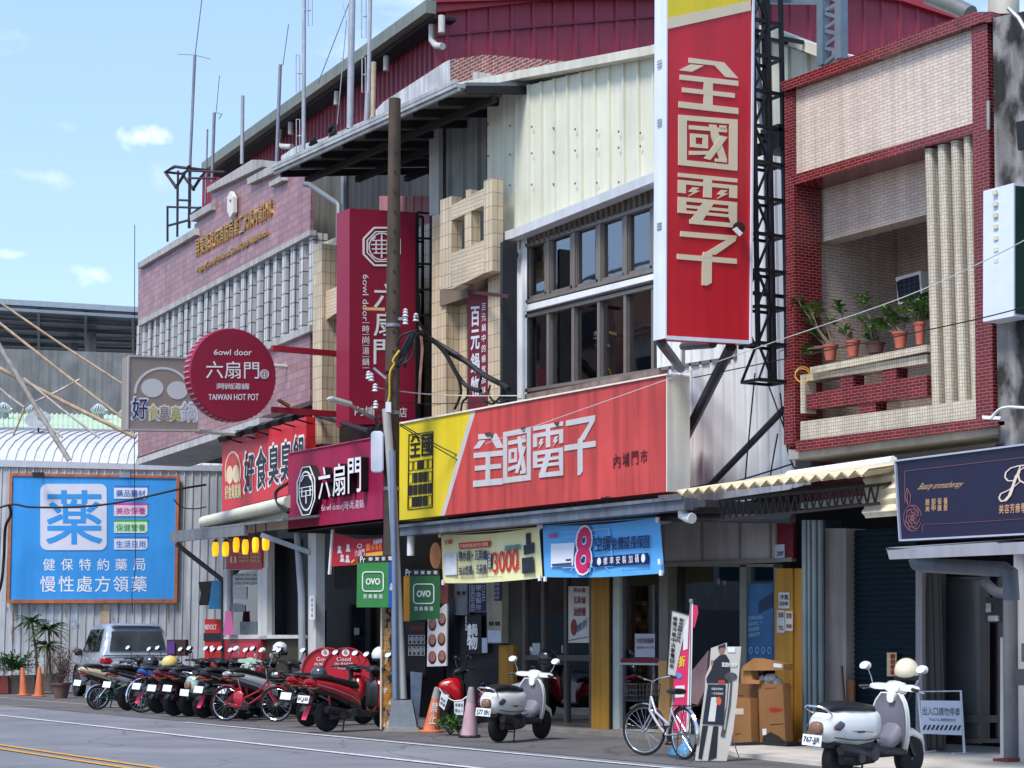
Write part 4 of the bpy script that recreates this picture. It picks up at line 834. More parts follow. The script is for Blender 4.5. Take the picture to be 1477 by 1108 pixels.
logo(b,'全',[lq(.06,.02),lq(.47,.02),lq(.47,.31),lq(.06,.31)],FP,.012,.008); logo(b,'國',[lq(.53,.02),lq(.97,.02),lq(.97,.31),lq(.53,.31)],FP,.012,.008)
rows=[(.36,.48,[(.40,.60)]),(.52,.65,[(.22,.36),(.42,.58),(.64,.78)]),(.68,.81,[(.02,.17),(.21,.36),(.42,.58),(.64,.78),(.83,.97)]),(.84,.97,[(.20,.58),(.64,.78)])]
for y0,y1,cs in rows:
    for x0,x1 in cs: b.pp([lq(x0,y0),lq(x1,y0),lq(x1,y1),lq(x0,y1)],FP,.008,.012)
    for k in range(5):
        z_=[lq(.02+k*.2,y0),lq(.17+k*.2,y0),lq(.17+k*.2,y1),lq(.02+k*.2,y1)]; b.strip(z_+z_[:1],FP,.5,.008,.012)
b.build('emblem',mat('black print',(24,22,18),.5,0,0),fa)
b=MB()
for x,y,c in ((500,235,0),(520,240,0),(682,208,0),(853,182,0)): b.pp(Z('z8',x-14,y-8,x+14,y-12,x+8,y+14,x-4,y+8),FP,.01,.02)
b.build('worn_patch',mat('worn patch',(70,62,62),.7,0,.3,20),fa)
gu=MB(); GP=PY(16.75); p0,p1=GP.at(*Z('z8',58,702)[0]),GP.at(*Z('z8',1500,556)[0])
gu.prism([p0,p1,p1-Vector((0,0,.17)),p0-Vector((0,0,.17))],(0,.25,0)); gu.bar(p0+Vector((0,-.02,0)),p1+Vector((0,-.02,0)),.05,.05); gu.build('gutter',mat('blue grey gutter',(118,124,136),.4,.3,.3,2.5,.3),es)
b=MB(); b.tube([GP.at(*z_,0)+Vector((0,.15,0)) for z_ in Z('z7',90,460,92,505,110,512,128,515)],.08,8); b.build('gutter_elbow',white,es,smooth=50); b=MB(); b.tube([GP.at(*z_)+Vector((0,.15,0)) for z_ in Z('u5',720,110,718,330)],.07,8); b.build('gutter_elbow',white,es,smooth=50)
b=MB(); z0=p0.z-.2; b.prism([(p0.x,16.9,z0+.05),(p1.x+.3,16.9,z0+.05),(p1.x+.3,18.8,z0+.05),(p0.x,18.8,z0+.05)],(0,0,.1)); b.build('soffit',mat('dark soffit',(60,60,64),.7,0,.2),es)
b=MB(); b.pp(Z('z8',410,720,690,690,690,702,410,730),PY(17.6),.06); b.build('tube_light',mat('unlit tube',(150,152,154),.5),es)
b=MB(); b.tube([PY(17.3).at(*z_) for z_ in Z('z7',30,512,560,520)],.06,8); b.build('conduit',mat('conduit dark',(54,56,62),.5,.2),es)
# banners
YB=PY(17.1)
def rip(pl,q,m,name,par,amp=.02,n=24):      # slightly rippled cloth
    tl,tr,br,bl=[pl.at(*z_) for z_ in q]; mb=MB(); vs=[];fs=[]
    for j in range(7):
        for i in range(n+1):
            u,v=i/n,j/6; p=(tl*(1-u)+tr*u)*(1-v)+(bl*(1-u)+br*u)*v
            sag=math.sin(u*math.pi)*(.045 if j in(0,) else .03)*(1 if 1 else 0)
            vs.append(p+pl.n*(amp*math.sin(u*9+v*2.2)*(.4+.6*v)-.03)-Vector((0,0,sag)))
    for j in range(6):
        for i in range(n): a=j*(n+1)+i; fs.append([a,a+1,a+n+2,a+n+1])
    mb.add(vs,fs); mb.prism([tl-pl.n*.03,tr-pl.n*.03,tr-pl.n*.03-Vector((0,0,.01)),tl-pl.n*.03-Vector((0,0,.01))],-pl.n*.005); return mb.build(name,m,par,smooth=60)
yb=thing('banner','pale yellow appliance banner reading 3000 hung under the gutter','banner',YB.at(*Z('u2',380,370)[0]))
rip(YB,Z('u2',62,92,676,44,690,362,80,396),mat('pale yellow vinyl',(238,232,176),.5,0,.05,1.5,.05),'cloth',yb)
inkb=mat('navy ink',(12,26,84),.5,0,0); inkr=mat('red ink',(214,40,40),.5,0,.04)
b=MB(); b.text('3000',Z('u2',392,205,552,175,548,318,396,332),YB,.012,.012); b.text('元',Z('u2',540,265,566,262,566,310,540,314),YB,.012,.01); b.pp(Z('u2',180,145,372,130,372,168,184,184),YB,.01,.01); b.text('全國!',Z('u2',86,125,140,120,140,148,88,156),YB,.012,.02); b.build('lettering',inkr,yb)
b=MB(); b.text('熱水器・瓦斯爐',Z('u2',178,194,358,184,358,250,180,260),YB,.012,.022); b.text('抽油煙機、洗碗機',Z('u2',178,288,354,274,354,338,180,348),YB,.012,.022); b.pp(Z('u2',360,214,388,210,386,302,360,306),YB,.008,.01); b.build('lettering',inkb,yb)
b=MB(); b.text('家電補助最高折抵大優惠',Z('u2',188,152,364,139,364,162,190,176),YB,.02,.0); b.vtext('現折最高',Z('u2',364,218,384,215,382,298,364,302),YB,.02,.0); b.build('lettering',mat('banner cream',(236,228,200),.5,0,0),yb)
b=MB(); b.text('節能補助',Z('u2',468,160,570,148,568,186,466,198),YB,.011,.03); b.build('lettering',mat('teal ink',(70,150,160),.5,0,.1),yb)
b=MB(); b.pp(Z('u2',90,215,165,205,168,342,92,348),YB,.01,.008); b.build('water_heater_print',mat('heater white',(216,220,230),.5,0,.12,6),yb)
b=MB(); b.pp(Z('u2',575,240,645,230,650,330,578,338),YB,.01,.008); b.pp(Z('u2',585,160,648,140,648,205,590,220),YB,.01,.008); b.pp(Z('u2',600,85,626,80,626,150,602,152),YB,.008,.008); b.build('cooker_print',mat('cooker dark',(44,48,62),.4,0,.4,6),yb)
b=MB(); b.text('指定商品適用 詳情請洽門市人員 活動期間依店內公告',Z('u2',150,362,455,350,455,358,150,370),YB,.012,.0); b.build('lettering',mat('grey ink',(110,110,90),.5,0,0),yb)
b=MB()
for z_ in Z('u2',62,95,682,50,688,365,82,392): p=YB.at(*z_,.02); b.box(p,(.06,.03,.09))
b.build('eyelet',white,yb)
bb=thing('banner','bright blue air conditioner banner with a large magenta 8','banner',YB.at(*Z('u2',1080,360)[0]))
q=Z('z8',776,697,1370,653,1386,938,790,958)
rip(YB,q,mat('bright blue vinyl',(96,176,238),.45,0,.08,1.4,.05),'cloth',bb)
b=MB(); b.text('8',Z('u2',925,58,1010,50,1000,320,915,332),YB,.014,.035); b.text('全國!',Z('u2',736,85,800,80,802,108,738,114),YB,.012,.02); b.build('lettering',mat('magenta ink',(206,32,96),.5,0,0),bb)
b=MB(); b.text('8',Z('u2',921,54,1014,46,1004,324,911,336),YB,.01,.06); b.text('年',Z('u2',980,262,1010,258,1008,312,978,316),YB,.012,.05); b.pp(Z('u2',758,150,906,142,896,286,758,296),YB,.01,.008); b.build('lettering',mat('print white',(228,232,242),.45,0,.04),bb)
b=MB(); b.text('空調',Z('u2',1034,106,1130,96,1130,192,1034,200),YB,.012,.024); b.text('免費延長保固',Z('u2',1136,112,1372,92,1372,176,1136,190),YB,.012,.024); b.pp(Z('u2',1024,234,1366,206,1368,274,1022,296),YB,.01,.01); b.text('年',Z('u2',984,266,1008,262,1006,308,982,312),YB,.016,.012); b.build('lettering',inkb,bb)
b=MB(); b.htext('·標準安裝加碼·',Z('u2',1040,240,1356,212,1356,264,1040,284),YB,.022,.02,.6); b.build('lettering',MATS['print white'],bb)
b=MB(); b.pp(Z('u2',762,276,890,266,884,285,768,292),YB,.01,.012); b.pp(Z('u2',852,246,884,244,884,256,852,258),YB,.01,.012); b.build('air_conditioner_print',mat('grille print',(60,74,104),.5),bb)
b=MB(); q_=Z('u2',835,80,1120,55,1150,290,830,300); b.strip(q_,YB,1.6,.004,.004); 
for c in ((860,110,1040,95,1040,200),(880,320,960,230),(1000,330,1020,250),(1120,320,1050,230)): b.strip(Z('u2',*c),YB,1.1,.004,.004)
b.build('backdrop_print',mat('light blue print',(128,190,236),.45,0,.05),bb)
b=MB(); b.text('詳細活動辦法請洽門市 保固內容依現場公告為準',Z('u2',1200,312,1380,304,1380,312,1200,322),YB,.012,.0); b.build('lettering',inkb,bb)
b=MB()
for z_ in Z('u2',698,38,1426,0,1440,262,1448,332,722,370): p=YB.at(*z_,.02); b.box(p,(.06,.03,.08))
b.build('eyelet',white,bb)
# ground floor: from left to right
D_=PY(18.8)
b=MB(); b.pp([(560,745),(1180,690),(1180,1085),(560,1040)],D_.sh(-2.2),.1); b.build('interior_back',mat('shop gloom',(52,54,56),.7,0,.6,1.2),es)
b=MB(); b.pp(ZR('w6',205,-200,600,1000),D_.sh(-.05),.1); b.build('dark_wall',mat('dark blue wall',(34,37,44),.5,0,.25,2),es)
b=MB(); b.pp(ZR('w6',212,60,258,520),D_.sh(.05),.2); b.build('column',mat('blue grey column',(46,54,68),.5,0,.1),es)
ypl=mat('ochre paint',(176,126,40),.6,0,.1,2.5,.25)
b=MB(); b.pp(ZR('w6',562,380,662,965),D_.sh(0),.08); b.build('low_panel',ypl,es)
b=MB(); b.pp(ZR('w6',1192,-260,1310,972),D_.sh(.12),.3); b.build('pillar',ypl,es)
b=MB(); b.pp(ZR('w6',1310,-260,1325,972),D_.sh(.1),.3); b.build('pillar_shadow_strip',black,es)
dfm=mat('bronze door frame',(98,92,88),.4,.4,.1,4,.05)
b=MB()
for c in ((722,-200,742,950),(850,-200,868,950),(1005,-200,1022,950),(1176,-200,1192,965)): b.pp(ZR('w6',*c),D_.sh(.05),.1)
b.pp(Z('w6',722,448,1190,448,1190,490,722,480),D_.sh(.052),.1); b.pp(Z('w6',722,900,1192,912,1192,966,722,950),D_.sh(.054),.1); b.build('door_frame',dfm,es)
b=MB(); b.pp(ZR('w6',742,-200,1176,920),D_.sh(0),.02); b.build('door_pane',glass('shop door glass',(46,50,50),.05,.45),es)
b=MB(); b.tube([D_.at(*z_,.1) for z_ in Z('w6',996,380,996,432)],.015,6); b.build('handle',steel,es)
b=MB(); b.pp(ZR('w6',1036,-20,1176,364),D_.sh(.03),.01); ps=b.build('poster',mat('poster paper',(200,200,196),.6,0,.08,4),es)
b=MB(); b.text('熱水器',ZR('w6',1070,-8,1152,22),D_.sh(.03),.01,.02); b.text('瓦斯爐',ZR('w6',1070,50,1152,98),D_.sh(.03),.01,.02); b.text('油煙機',ZR('w6',1070,125,1152,182),D_.sh(.03),.01,.02); b.build('lettering',mat('poster red',(140,50,50),.6,0,.1),ps)
b=MB(); b.text('現折',Z('w6',1090,250,1165,190,1165,250,1090,300),D_.sh(.03),.01,.02); b.pp(Z('w6',1040,345,1170,320,1170,326,1040,352),D_.sh(.03),.006,.01); b.build('lettering',mat('poster navy',(70,86,140),.6,0,.1),ps)
b=MB(); b.disc(Z('w6',1072,260)[0],D_.sh(.03),4.4,12,.006,.01,16); b.build('jar_print',mat('jar red',(130,46,34),.5,0,.2),ps)
b=MB(); b.pp(ZR('w6',790,366,842,446),D_.sh(.02),.01); b.pp(ZR('w6',868,-40,940,130),D_.sh(.02),.01) if 0 else None; b.build('door_notice',mat('notice pale',(170,180,184),.6,0,.2,15),es)
b=MB(); b.pp(ZR('w6',868,20,935,130),D_.sh(-.3),.01); b.build('door_poster',mat('red blue poster',(120,60,80),.5,0,.6,4),es)
rs=random.Random(11)
for k in range(14):
    x=-31.0+k*.72+rs.uniform(-.1,.1); hgt=rs.choice((.9,1.1,1.7,2.0)); cc=rs.choice(((214,216,220),(190,194,200),(120,124,130),(60,90,140),(176,60,60),(206,206,200),(150,110,70)))
    b=MB(); b.box((x,20.2+rs.uniform(-.2,.3),.06+hgt/2),(rs.uniform(.45,.62),.5,hgt)); q_=b.build('stock_appliance',mat('stock %d%d%d'%cc,cc,.5,0,.25,5),es)
    b=MB(); b.box((x,19.9,.06+hgt*.8),(.3,.02,.18)); b.build('price_card',mat(('card yellow','card red')[k%2],((226,200,60),(190,50,50))[k%2],.6,0,.2,14),q_)
# window bay with white frame, pillar with peach base
b=MB(); b.pp(ZR('v8',298,-120,350,1020),D_.sh(.06),.14); b.pp(Z('v8',330,552,618,556,618,570,330,566),D_.sh(.06),.12); b.pp(Z('v8',340,1008,618,1012,618,1030,340,1026),D_.sh(.06),.12); b.build('window_frame',mat('off white frame',(186,192,186),.5,0,.1,4,.15),es)
b=MB(); b.pp(ZR('v8',350,-120,620,1012),D_.sh(0),.02); wn=b.build('window_pane',glass('shop window glass',(34,42,44),.05,.4),es)
b=MB(); b.pp(ZR('v8',338,522,618,552),D_.sh(.02),.01); b.build('red_stripe',mat('stripe red',(120,22,40),.5),wn)
b=MB(); b.pp(ZR('v8',452,45,592,350),D_.sh(-.25),.01); b.build('poster',mat('plum poster',(150,50,84),.5,0,.5,5),wn)
b=MB(); b.text('年終慶',ZR('v8',470,75,570,130),D_.sh(-.25),.01,.0); b.text('清倉特賣',ZR('v8',465,180,580,230),D_.sh(-.25),.01,.0); b.build('lettering',mat('poster pink',(180,110,130),.5),wn)
b=MB(); b.pp(ZR('v8',456,354,592,515),D_.sh(.02),.01); lp=b.build('notice',mat('notice lilac',(176,170,184),.6,0,.06),wn)
b=MB(); b.text('┼╂╫┿╁',ZR('v8',462,382,584,420),D_.sh(.02),.01,.0) if 0 else None
b.text('營業時間 11:00-21:00',ZR('v8',464,440,584,458),D_.sh(.02),.012,.0); b.text('冷氣安裝服務',ZR('v8',464,384,584,420),D_.sh(.02),.012,.01); b.build('lettering',mat('notice ink',(80,60,80),.6),lp)
b=MB(); b.pp(ZR('v8',355,570,400,672),D_.sh(-.2),.05); b.build('box_stack',mat('pale bag',(150,156,150),.6,0,.2),wn)
b=MB(); b.pp(ZR('v8',352,675,612,1000),D_.sh(-.35),.1); b.pp(ZR('v8',510,570,615,800),D_.sh(-.3),.1); b.build('appliance_boxes',mat('blue cartons',(76,130,186),.6,0,.5,4),wn)
b=MB(); b.text('70%',ZR('v8',540,655,600,690),D_.sh(-.3),.01,.02); b.text('特價優惠',ZR('v8',525,580,608,610),D_.sh(-.3),.01,.01); b.build('lettering',mat('carton white',(190,200,206),.5),wn)
b=MB(); b.pp(ZR('v8',622,-120,682,545),D_.sh(.08),.2); b.build('column',mat('taupe column',(118,112,104),.5,0,.1,3,.1),es)
b=MB(); b.pp(ZR('v8',618,540,694,1090),D_.sh(.12),.25); b.build('column_base',mat('peach paint',(216,160,96),.6,0,.12,3,.2),es)
b=MB(); b.pp(ZR('v8',694,-120,1176,1090),D_.sh(-.1),.02); b.build('window_pane',glass('shop window glass'),es)
b=MB(); b.pp(Z('v8',845,-60,1170,-60,1172,200,850,190),D_.sh(-.3),.02); b.pp(Z('v8',880,200,1170,230,1170,420,900,420),D_.sh(-.35),.02); b.build('stock_shelf',mat('shelf of stock',(206,156,196),.6,0,.6,4),es)
b=MB(); b.pp(ZR('v8',735,-60,812,190),D_.sh(-.5),.02); b.build('green_display',mat('dim green',(110,180,110),.6,0,.4,3),es)
b=MB(); b.pp(ZR('v8',1176,-120,1222,1090),D_.sh(.06),.14); b.pp(ZR('v8',1410,-120,1424,600),D_.sh(.06),.14); b.pp(Z('v8',690,-130,1424,-125,1424,-105,690,-110),D_.sh(.06),.14); b.build('window_frame',mat('grey green frame',(128,130,122),.5,.2,.1,4,.15),es)
b=MB(); b.pp(ZR('v8',1222,-120,1412,1000),D_.sh(-.02),.02); b.build('window_pane',glass('shop window glass'),es)
b=MB(); b.pp(ZR('v8',1226,8,1405,535),D_.sh(.02),.01); ps=b.build('poster',mat('blue poster',(44,98,146),.4,0,.25,2.2),es)
b=MB(); b.pp(Z('v8',1305,135,1400,70,1402,170,1305,215),D_.sh(.02),.006,.008); b.build('air_conditioner_print',mat('poster machine',(24,48,84),.4,0,.3,8),ps)
b=MB(); 
for k,t in enumerate(('空調節能補助','最高退稅二千','節能標章第一','詳情請洽門市')): b.text(t,Z('v8',1236,232+k*40,1236+100-k*6,225+k*38,1336-k*6,252+k*38,1236,260+k*40),D_.sh(.02),.01,.008)
for x in (1252,1296,1338,1380): b.ring(Z('v8',x,468)[0],D_.sh(.02),2.7,5,.7,.006,.01,14)
b.build('lettering',mat('poster pale blue',(140,186,214),.5),ps)
b=MB(); b.pp([(955,750),(1119,742),(1119,808),(955,814)],D_.sh(.1),.05); b.build('upper_panel',mat('grey panel',(176,170,168),.6,0,.12,2,.15),es)
b=MB()
for x in (955,1011,1066,1110,1119): b.pp([(x-1.2,745),(x+1.2,745),(x+1.2,812),(x-1.2,812)],D_.sh(.13),.05)
b.pp([(953,812),(1142,804),(1142,810),(953,818)],D_.sh(.14),.08); b.build('panel_trim',mat('trim taupe',(140,132,126),.5,.2),es)
b=MB(); b.pp([(1119,742),(1144,740),(1144,806),(1119,808)],D_.sh(.12),.05); b.build('upper_panel',mat('maroon panel',(112,18,40),.5,0,.12),es)
b=MB(); b.pp([(1118,786),(1131,785),(1131,804),(1118,805)],D_.sh(.15),.02); b.text('288',[(1120,796),(1129,795.5),(1129,802),(1120,802.5)],D_.sh(.15),.01,.01) if 0 else None; q_=b.build('house_plate',mat('plate pale',(190,196,210),.5,0,.1),es)
b=MB(); b.text('209',[(1120,795.5),(1129,795),(1129,802),(1120,802.5)],D_.sh(.15),.01,.01); b.build('lettering',inkb,q_)
b=MB(); b.pp(ZR('w7',1028,-40,1128,640),D_.sh(.14),.3); b.pp(ZR('w7',1128,-40,1186,990),D_.sh(.1),.3); b.pp(ZR('w7',1028,630,1130,990),D_.sh(.13),.3); b.build('pillar',ypl,es)
for c,m,tx in (((1048,98,1110,190),'poster paper','冷氣 回收'),((1038,200,1082,330),'poster paper','出租 TEL'),((1086,205,1128,320),'poster paper','買賣 專線')):
    b=MB(); b.pp(ZR('w7',*c),D_.sh(.155),.008); q_=b.build('notice',MATS[m],es)
    b=MB(); b.text(tx.split()[0],ZR('w7',c[0]+6,c[1]+12,c[2]-6,c[1]+42),D_.sh(.155),.008,.02); b.text(tx.split()[1],ZR('w7',c[0]+6,c[3]-40,c[2]-6,c[3]-16),D_.sh(.155),.008,.02); b.build('lettering',mat('poster red',(140,50,50)) if c[0]!=1048 else black,q_)
# wall boards on the left of the door
wb=MB(); wb.pp(ZR('u3',165,130,378,635),D_.sh(.1),.06); ma=wb.build('meter_box',mat('dull grey box',(92,98,112),.5,.2,.3,4,.2)); tag(ma,'dented grey electricity box beside the navy paper board on the dark shop wall','meter box')
b=MB(); b.pp(ZR('u3',205,255,255,305),D_.sh(.1),.01,.012); b.pp(ZR('u3',290,255,340,305),D_.sh(.1),.01,.012); b.build('dial_window',black,ma)
nb=MB(); nb.pp(ZR('u3',410,125,690,585),D_.sh(.12),.03); na=nb.build('notice_board',mat('navy board',(22,26,66),.5,0,.1)); tag(na,'navy vertical notice board with columns of white characters reading 現金幫你','notice board')
b=MB(); b.vtext('現金幫你',ZR('u3',510,150,600,560),D_.sh(.12),.012,.02); b.vtext('免留車當日撥款手續簡便',ZR('u3',430,150,500,570),D_.sh(.12),.012,.02,.74); b.vtext('日仔貸款專線',ZR('u3',605,150,665,420),D_.sh(.12),.012,.02,.7); b.build('lettering',mat('pale ink',(176,180,200),.5,0,.1),na)
b=MB(); q_=ZR('u3',414,128,688,582); b.strip(q_+q_[:1],D_.sh(.12),.35,.01,.012); b.build('border',MATS['pale ink'],na)
cb=MB(); cb.pp(ZR('u3',690,105,930,1085),D_.sh(.16),.14); ca=cb.build('meter_box',mat('cream rusty box',(166,158,140),.6,.1,.2,3,.3)); tag(ca,'tall cream rust edged electricity box with a paper sheet stuck on','meter box')
b=MB(); b.pp(ZR('u3',722,740,788,802),D_.sh(.16),.012,.014); b.pp(ZR('u3',820,738,886,802),D_.sh(.16),.012,.014); b.build('dial_window',black,ca)
b=MB(); b.pp(ZR('u3',702,878,916,1070),D_.sh(.16),.01,.012); b.build('paper_sheet',mat('white sheet',(190,196,214),.6,0,.1,5),ca)
b=MB(); b.pp(ZR('u3',805,95,922,405),D_.sh(.16),.012,.014); q_=b.build('notice',MATS['navy board'],ca); b=MB(); b.vtext('專業借款',ZR('u3',838,110,890,390),D_.sh(.16),.022,.02,.8); b.vtext('快速撥款',ZR('u3',808,110,830,390),D_.sh(.16),.022,.01,.8); b.build('lettering',MATS['pale ink'],q_)
pa=MB(); pa.pp(ZR('u3',335,640,600,1260),D_.sh(.05),.02); pb2=pa.build('poster',mat('black poster',(26,25,32),.45,0,.3)); tag(pb2,'black food poster with torn white brush writing on the dark wall','poster')
b=MB(); b.text('鍋',ZR('u3',375,780,535,960),D_.sh(.05),.01,.05); b.text('物',ZR('u3',375,960,535,1180),D_.sh(.05),.01,.05); b.vtext('百元起跳',ZR('u3',345,645,370,890),D_.sh(.05),.01,.02,.8); b.build('lettering',MATS['brush white'],pb2)
wn_=MB(); wn_.pp(ZR('u3',610,1000,690,1240),D_.sh(.06),.02); tag(wn_.build('notice_sheet',MATS['white sheet']),'small white paper sheet stuck low beside the cream electricity box','paper sheet')
# menu boards left of them
mbq=thing('menu_poster','tall white poster of hot pot bowls with a red food photo above','poster',PY(18.5).at(*Z('w5',1130,500)[0])); MP=PY(18.5)
b=MB(); b.pp(Z('w5',1068,170,1205,40,1200,495,1062,500),MP,.03); b.build('sheet',mat('poster white',(206,202,202),.6,0,.05),mbq)
b=MB(); b.pp(Z('u5',1050,570,1130,600,1130,770,1060,780),MP.sh(.01),.03); b.build('food_photo',mat('food photo',(120,56,52),.5,0,.7,9),mbq)
bowl=mat('bowl print',(40,32,32),.5,0,.3); broth=mat('broth print',(158,104,88),.5,0,.5,22)
for x,y in ((1100,195),(1168,160),(1100,310),(1165,300),(1100,430),(1168,425)):
    b=MB(); b.disc(Z('w5',x,y+6)[0],MP,5.6,9.6,.004,.006,18); bo=b.build('bowl_print',bowl,mbq); b=MB(); b.disc(Z('w5',x,y-2)[0],MP,4.6,7.4,.004,.012,16); b.build('broth_print',broth,bo)
mn=thing('menu_board','black menu board with small white framed squares in two rows','menu board',MP.at(*Z('w5',985,470)[0]))
b=MB(); b.pp(ZR('w5',905,180,1050,560),MP.sh(-.05),.04); b.build('board',mat('menu black',(20,19,22),.5),mn)
b=MB()
for r_ in range(2):
    for c in range(4):
        x,y=932+c*30,278+r_*80; q_=ZR('w5',x,y,x+22,y+62); b.strip(q_+q_[:1],MP.sh(-.05),.7,.006,.01); b.text('鍋肉菜魚飯麵蝦豆'[r_*4+c],ZR('w5',x+4,y+12,x+18,y+40),MP.sh(-.05),.01,.02)
b.build('lettering',mat('menu white',(190,188,190),.5),mn)
b=MB(); b.pp(ZR('w5',940,210,1045,245),MP.sh(-.05),.006,.01); b.build('red_band',mat('menu band',(90,20,30),.5),mn)
ol=MB(); ol.disc(Z('u5',1015,330)[0],PY(17.5),8,19,.12,0); tag(ol.build('round_plaque',mat('orange wood',(206,130,76),.6,0,.15)),'orange oval wooden plaque half hidden by the yellow banner','plaque')

# ================================================================ tower sign
TXX=-20.9; T_=PX(TXX)
tw=thing('tower_sign','tall red projecting sign with cream block characters and yellow top','sign',T_.at(1020,495))
tred=mat('tower red print',(198,30,44),.45,0,.07,.6,.14); crl=mat('cream letters',(216,200,170),.5,0,.04)
eL=lambda y:962-(962-961)*y/487.; tT=-160
b=MB(); b.pp([(963,tT),(1086,tT-12),(1081,495),(961,488)],T_,.26); b.build('light_box',tred,tw)
b=MB(); b.pp([(963,tT),(1084,tT-10),(1083,2),(963,26)],T_,.01,.012); b.build('panel',yel,tw)
b=MB(); b.pp([(963,26),(1083,1),(1083,15),(962.5,42)],T_,.012,.014); b.build('panel',crl,tw)
b=MB()
for ch,q in (('全',(850,232,1094,258,1094,468,850,440)),('國',(849,470,1091,490,1090,700,849,676)),('電',(848,708,1090,732,1088,934,846,912)),('子',(845,946,1088,966,1088,1180,842,1160))): logo(b,ch,Z('z4',*q),T_,.014,.014)
b.build('lettering',crl,tw)
b=MB(); A,Bq=T_.at(963,tT),T_.at(961,488); b.prism([A+Vector((0.01,-.02,0)),Bq+Vector((0.01,-.02,0)),Bq+Vector((-.27,-.02,0)),A+Vector((-.27,-.02,0))],(0,.02,0))
c,d=T_.at(1081,495),T_.at(1086,tT-12); b.bar(Bq+Vector((0,0,.01)),c+Vector((0,0,.01)),.03,.05); b.bar(c+Vector((0.01,0.01,0)),d+Vector((.01,.01,0)),.03,.04); b.build('edge_trim',mat('white edge trim',(214,220,232),.45,0,.05,2,.08),tw)
b=MB()
for y in (85,170,320): 
    p=T_.at(954,y); 
    for k in range(3): b.box(T_.at(961,y+k*4)+Vector((-.13,-.025,0)),(.10,.01,.015))
b.build('vent',mat('vent grey',(140,146,156),.5),tw)
b=MB(); b.lathe([(.001,.0),(.04,.0),(.06,.10),(.09,.16),(.001,.18)],T_.at(*Z('z4',1100,915)[0],.06),(.5,-.5,-.5),12); b.build('floodlight',mat('rusty lamp',(70,34,34),.6,.3,.3),tw)
b=MB(); b.pp(Z('z4',1072,940,1088,930,1112,955,1100,968),T_.sh(.2),.02); b.build('lamp_glass',white,tw)
tr=thing('lattice_tower','black steel lattice mast that carries the tall red sign','lattice mast',T_.at(1105,540))
TP=[T_.at(1090,y) for y in (-160,545)]
blk=mat('black lattice steel',(20,18,22),.5,.2,.2,5)
b=MB(); y0_,y1_=T_.at(1088,100).y,T_.at(1129,100).y; zt,zb=T_.at(1100,-170).z,T_.at(1105,548).z
leg=[(TXX-.02,y0_),(TXX-.02,(y0_+y1_)/2+.02),(TXX-.4,y0_),(TXX-.02,y1_),(TXX-.4,y1_)]
for x,y in leg: b.bar((x,y,zt),(x,y,zb if y!=y0_ else T_.at(1088,498).z),.055)
n=14
for k in range(n+1):
    z=zb+(zt-zb)*k/n; ym=(y0_+y1_)/2
    b.bar((TXX-.02,y0_,z),(TXX-.02,y1_,z),.04,.05); b.bar((TXX-.4,y0_,z),(TXX-.4,y1_,z),.04); b.bar((TXX-.02,y0_,z),(TXX-.4,y0_,z),.04); b.bar((TXX-.02,y1_,z),(TXX-.4,y1_,z),.04)
    if k<n:
        z2=zb+(zt-zb)*(k+1)/n
        a,c=((y0_,z),(ym,z2)) if k%2 else ((ym,z),(y0_,z2))
        b.bar((TXX-.02,a[0],a[1]),(TXX-.02,c[0],c[1]),.03); b.bar((TXX-.4,c[0],a[1]),(TXX-.4,a[0],c[1]),.03)
        b.bar((TXX-.02,y0_,z),(TXX-.4,y1_,z2),.025)
for k in range(4):
    z=zb+1.2+k*1.9; b.bar((TXX-.02,y1_,z),(TXX-.02,18.0,z),.05); b.bar((TXX-.4,y0_+.2,z+.1),(TXX-.4,18.2,z+.1),.05)
b.build('lattice',blk,tr)
b=MB(); b.tube([PX(TXX-.5).at(*z_) for z_ in Z('z4',1160,0,1172,300,1195,520)],.05,8); b.build('conduit',steel,tr)
b=MB(); b.box((TXX-.2,y1_+.1,T_.at(1120,195).z),(.4,.4,.35)); b.build('junction_box',black,tr)
b=MB()
for p,q,r_ in (((965,492),(982,532),.07),((1066,498),(990,628),.08),((1040,494),(985,500),.06)):
    A=T_.at(*p)+Vector((-.18,0,0)); Bq=PY(18.0).at(*q) ; b.tube([A,Bq],r_,8)
b.tube([PY(17.9).at(1131,590),PY(18.0).at(1022,703)],.05,8); b.build('brace',mat('dark brace',(48,50,56),.5,.2,.2,4),tr)
# grey lattice mast on the next roof
gm=thing('lattice_mast','blue grey lattice mast standing on the red tiled parapet','lattice mast',PY(17.9).at(*Z('z5',440,345)[0]))
b=MB(); G1=PY(17.9); bg_=mat('blue grey steel',(108,124,138),.5,.2,.15,4)
A0,A1=[G1.at(*z_) for z_ in Z('z5',396,-120,396,350)]; B0,B1=[G1.at(*z_) for z_ in Z('z5',492,-120,492,315)]
for a,c in ((A0,A1),(B0,B1)): b.bar(a,c,.13,.13,(0,1,0))
for k in range(5): 
    t=k/5; t2=(k+.5)/5; b.bar(A0.lerp(A1,t),B0.lerp(B1,t2),.05); b.bar(B0.lerp(B1,t2),A0.lerp(A1,(k+1)/5),.05)
b.build('lattice',bg_,gm); b=MB(); b.bar(G1.at(*Z('z5',-80,0)[0]),G1.at(*Z('z5',400,5)[0]),.1); b.build('crossarm',bg_,gm)
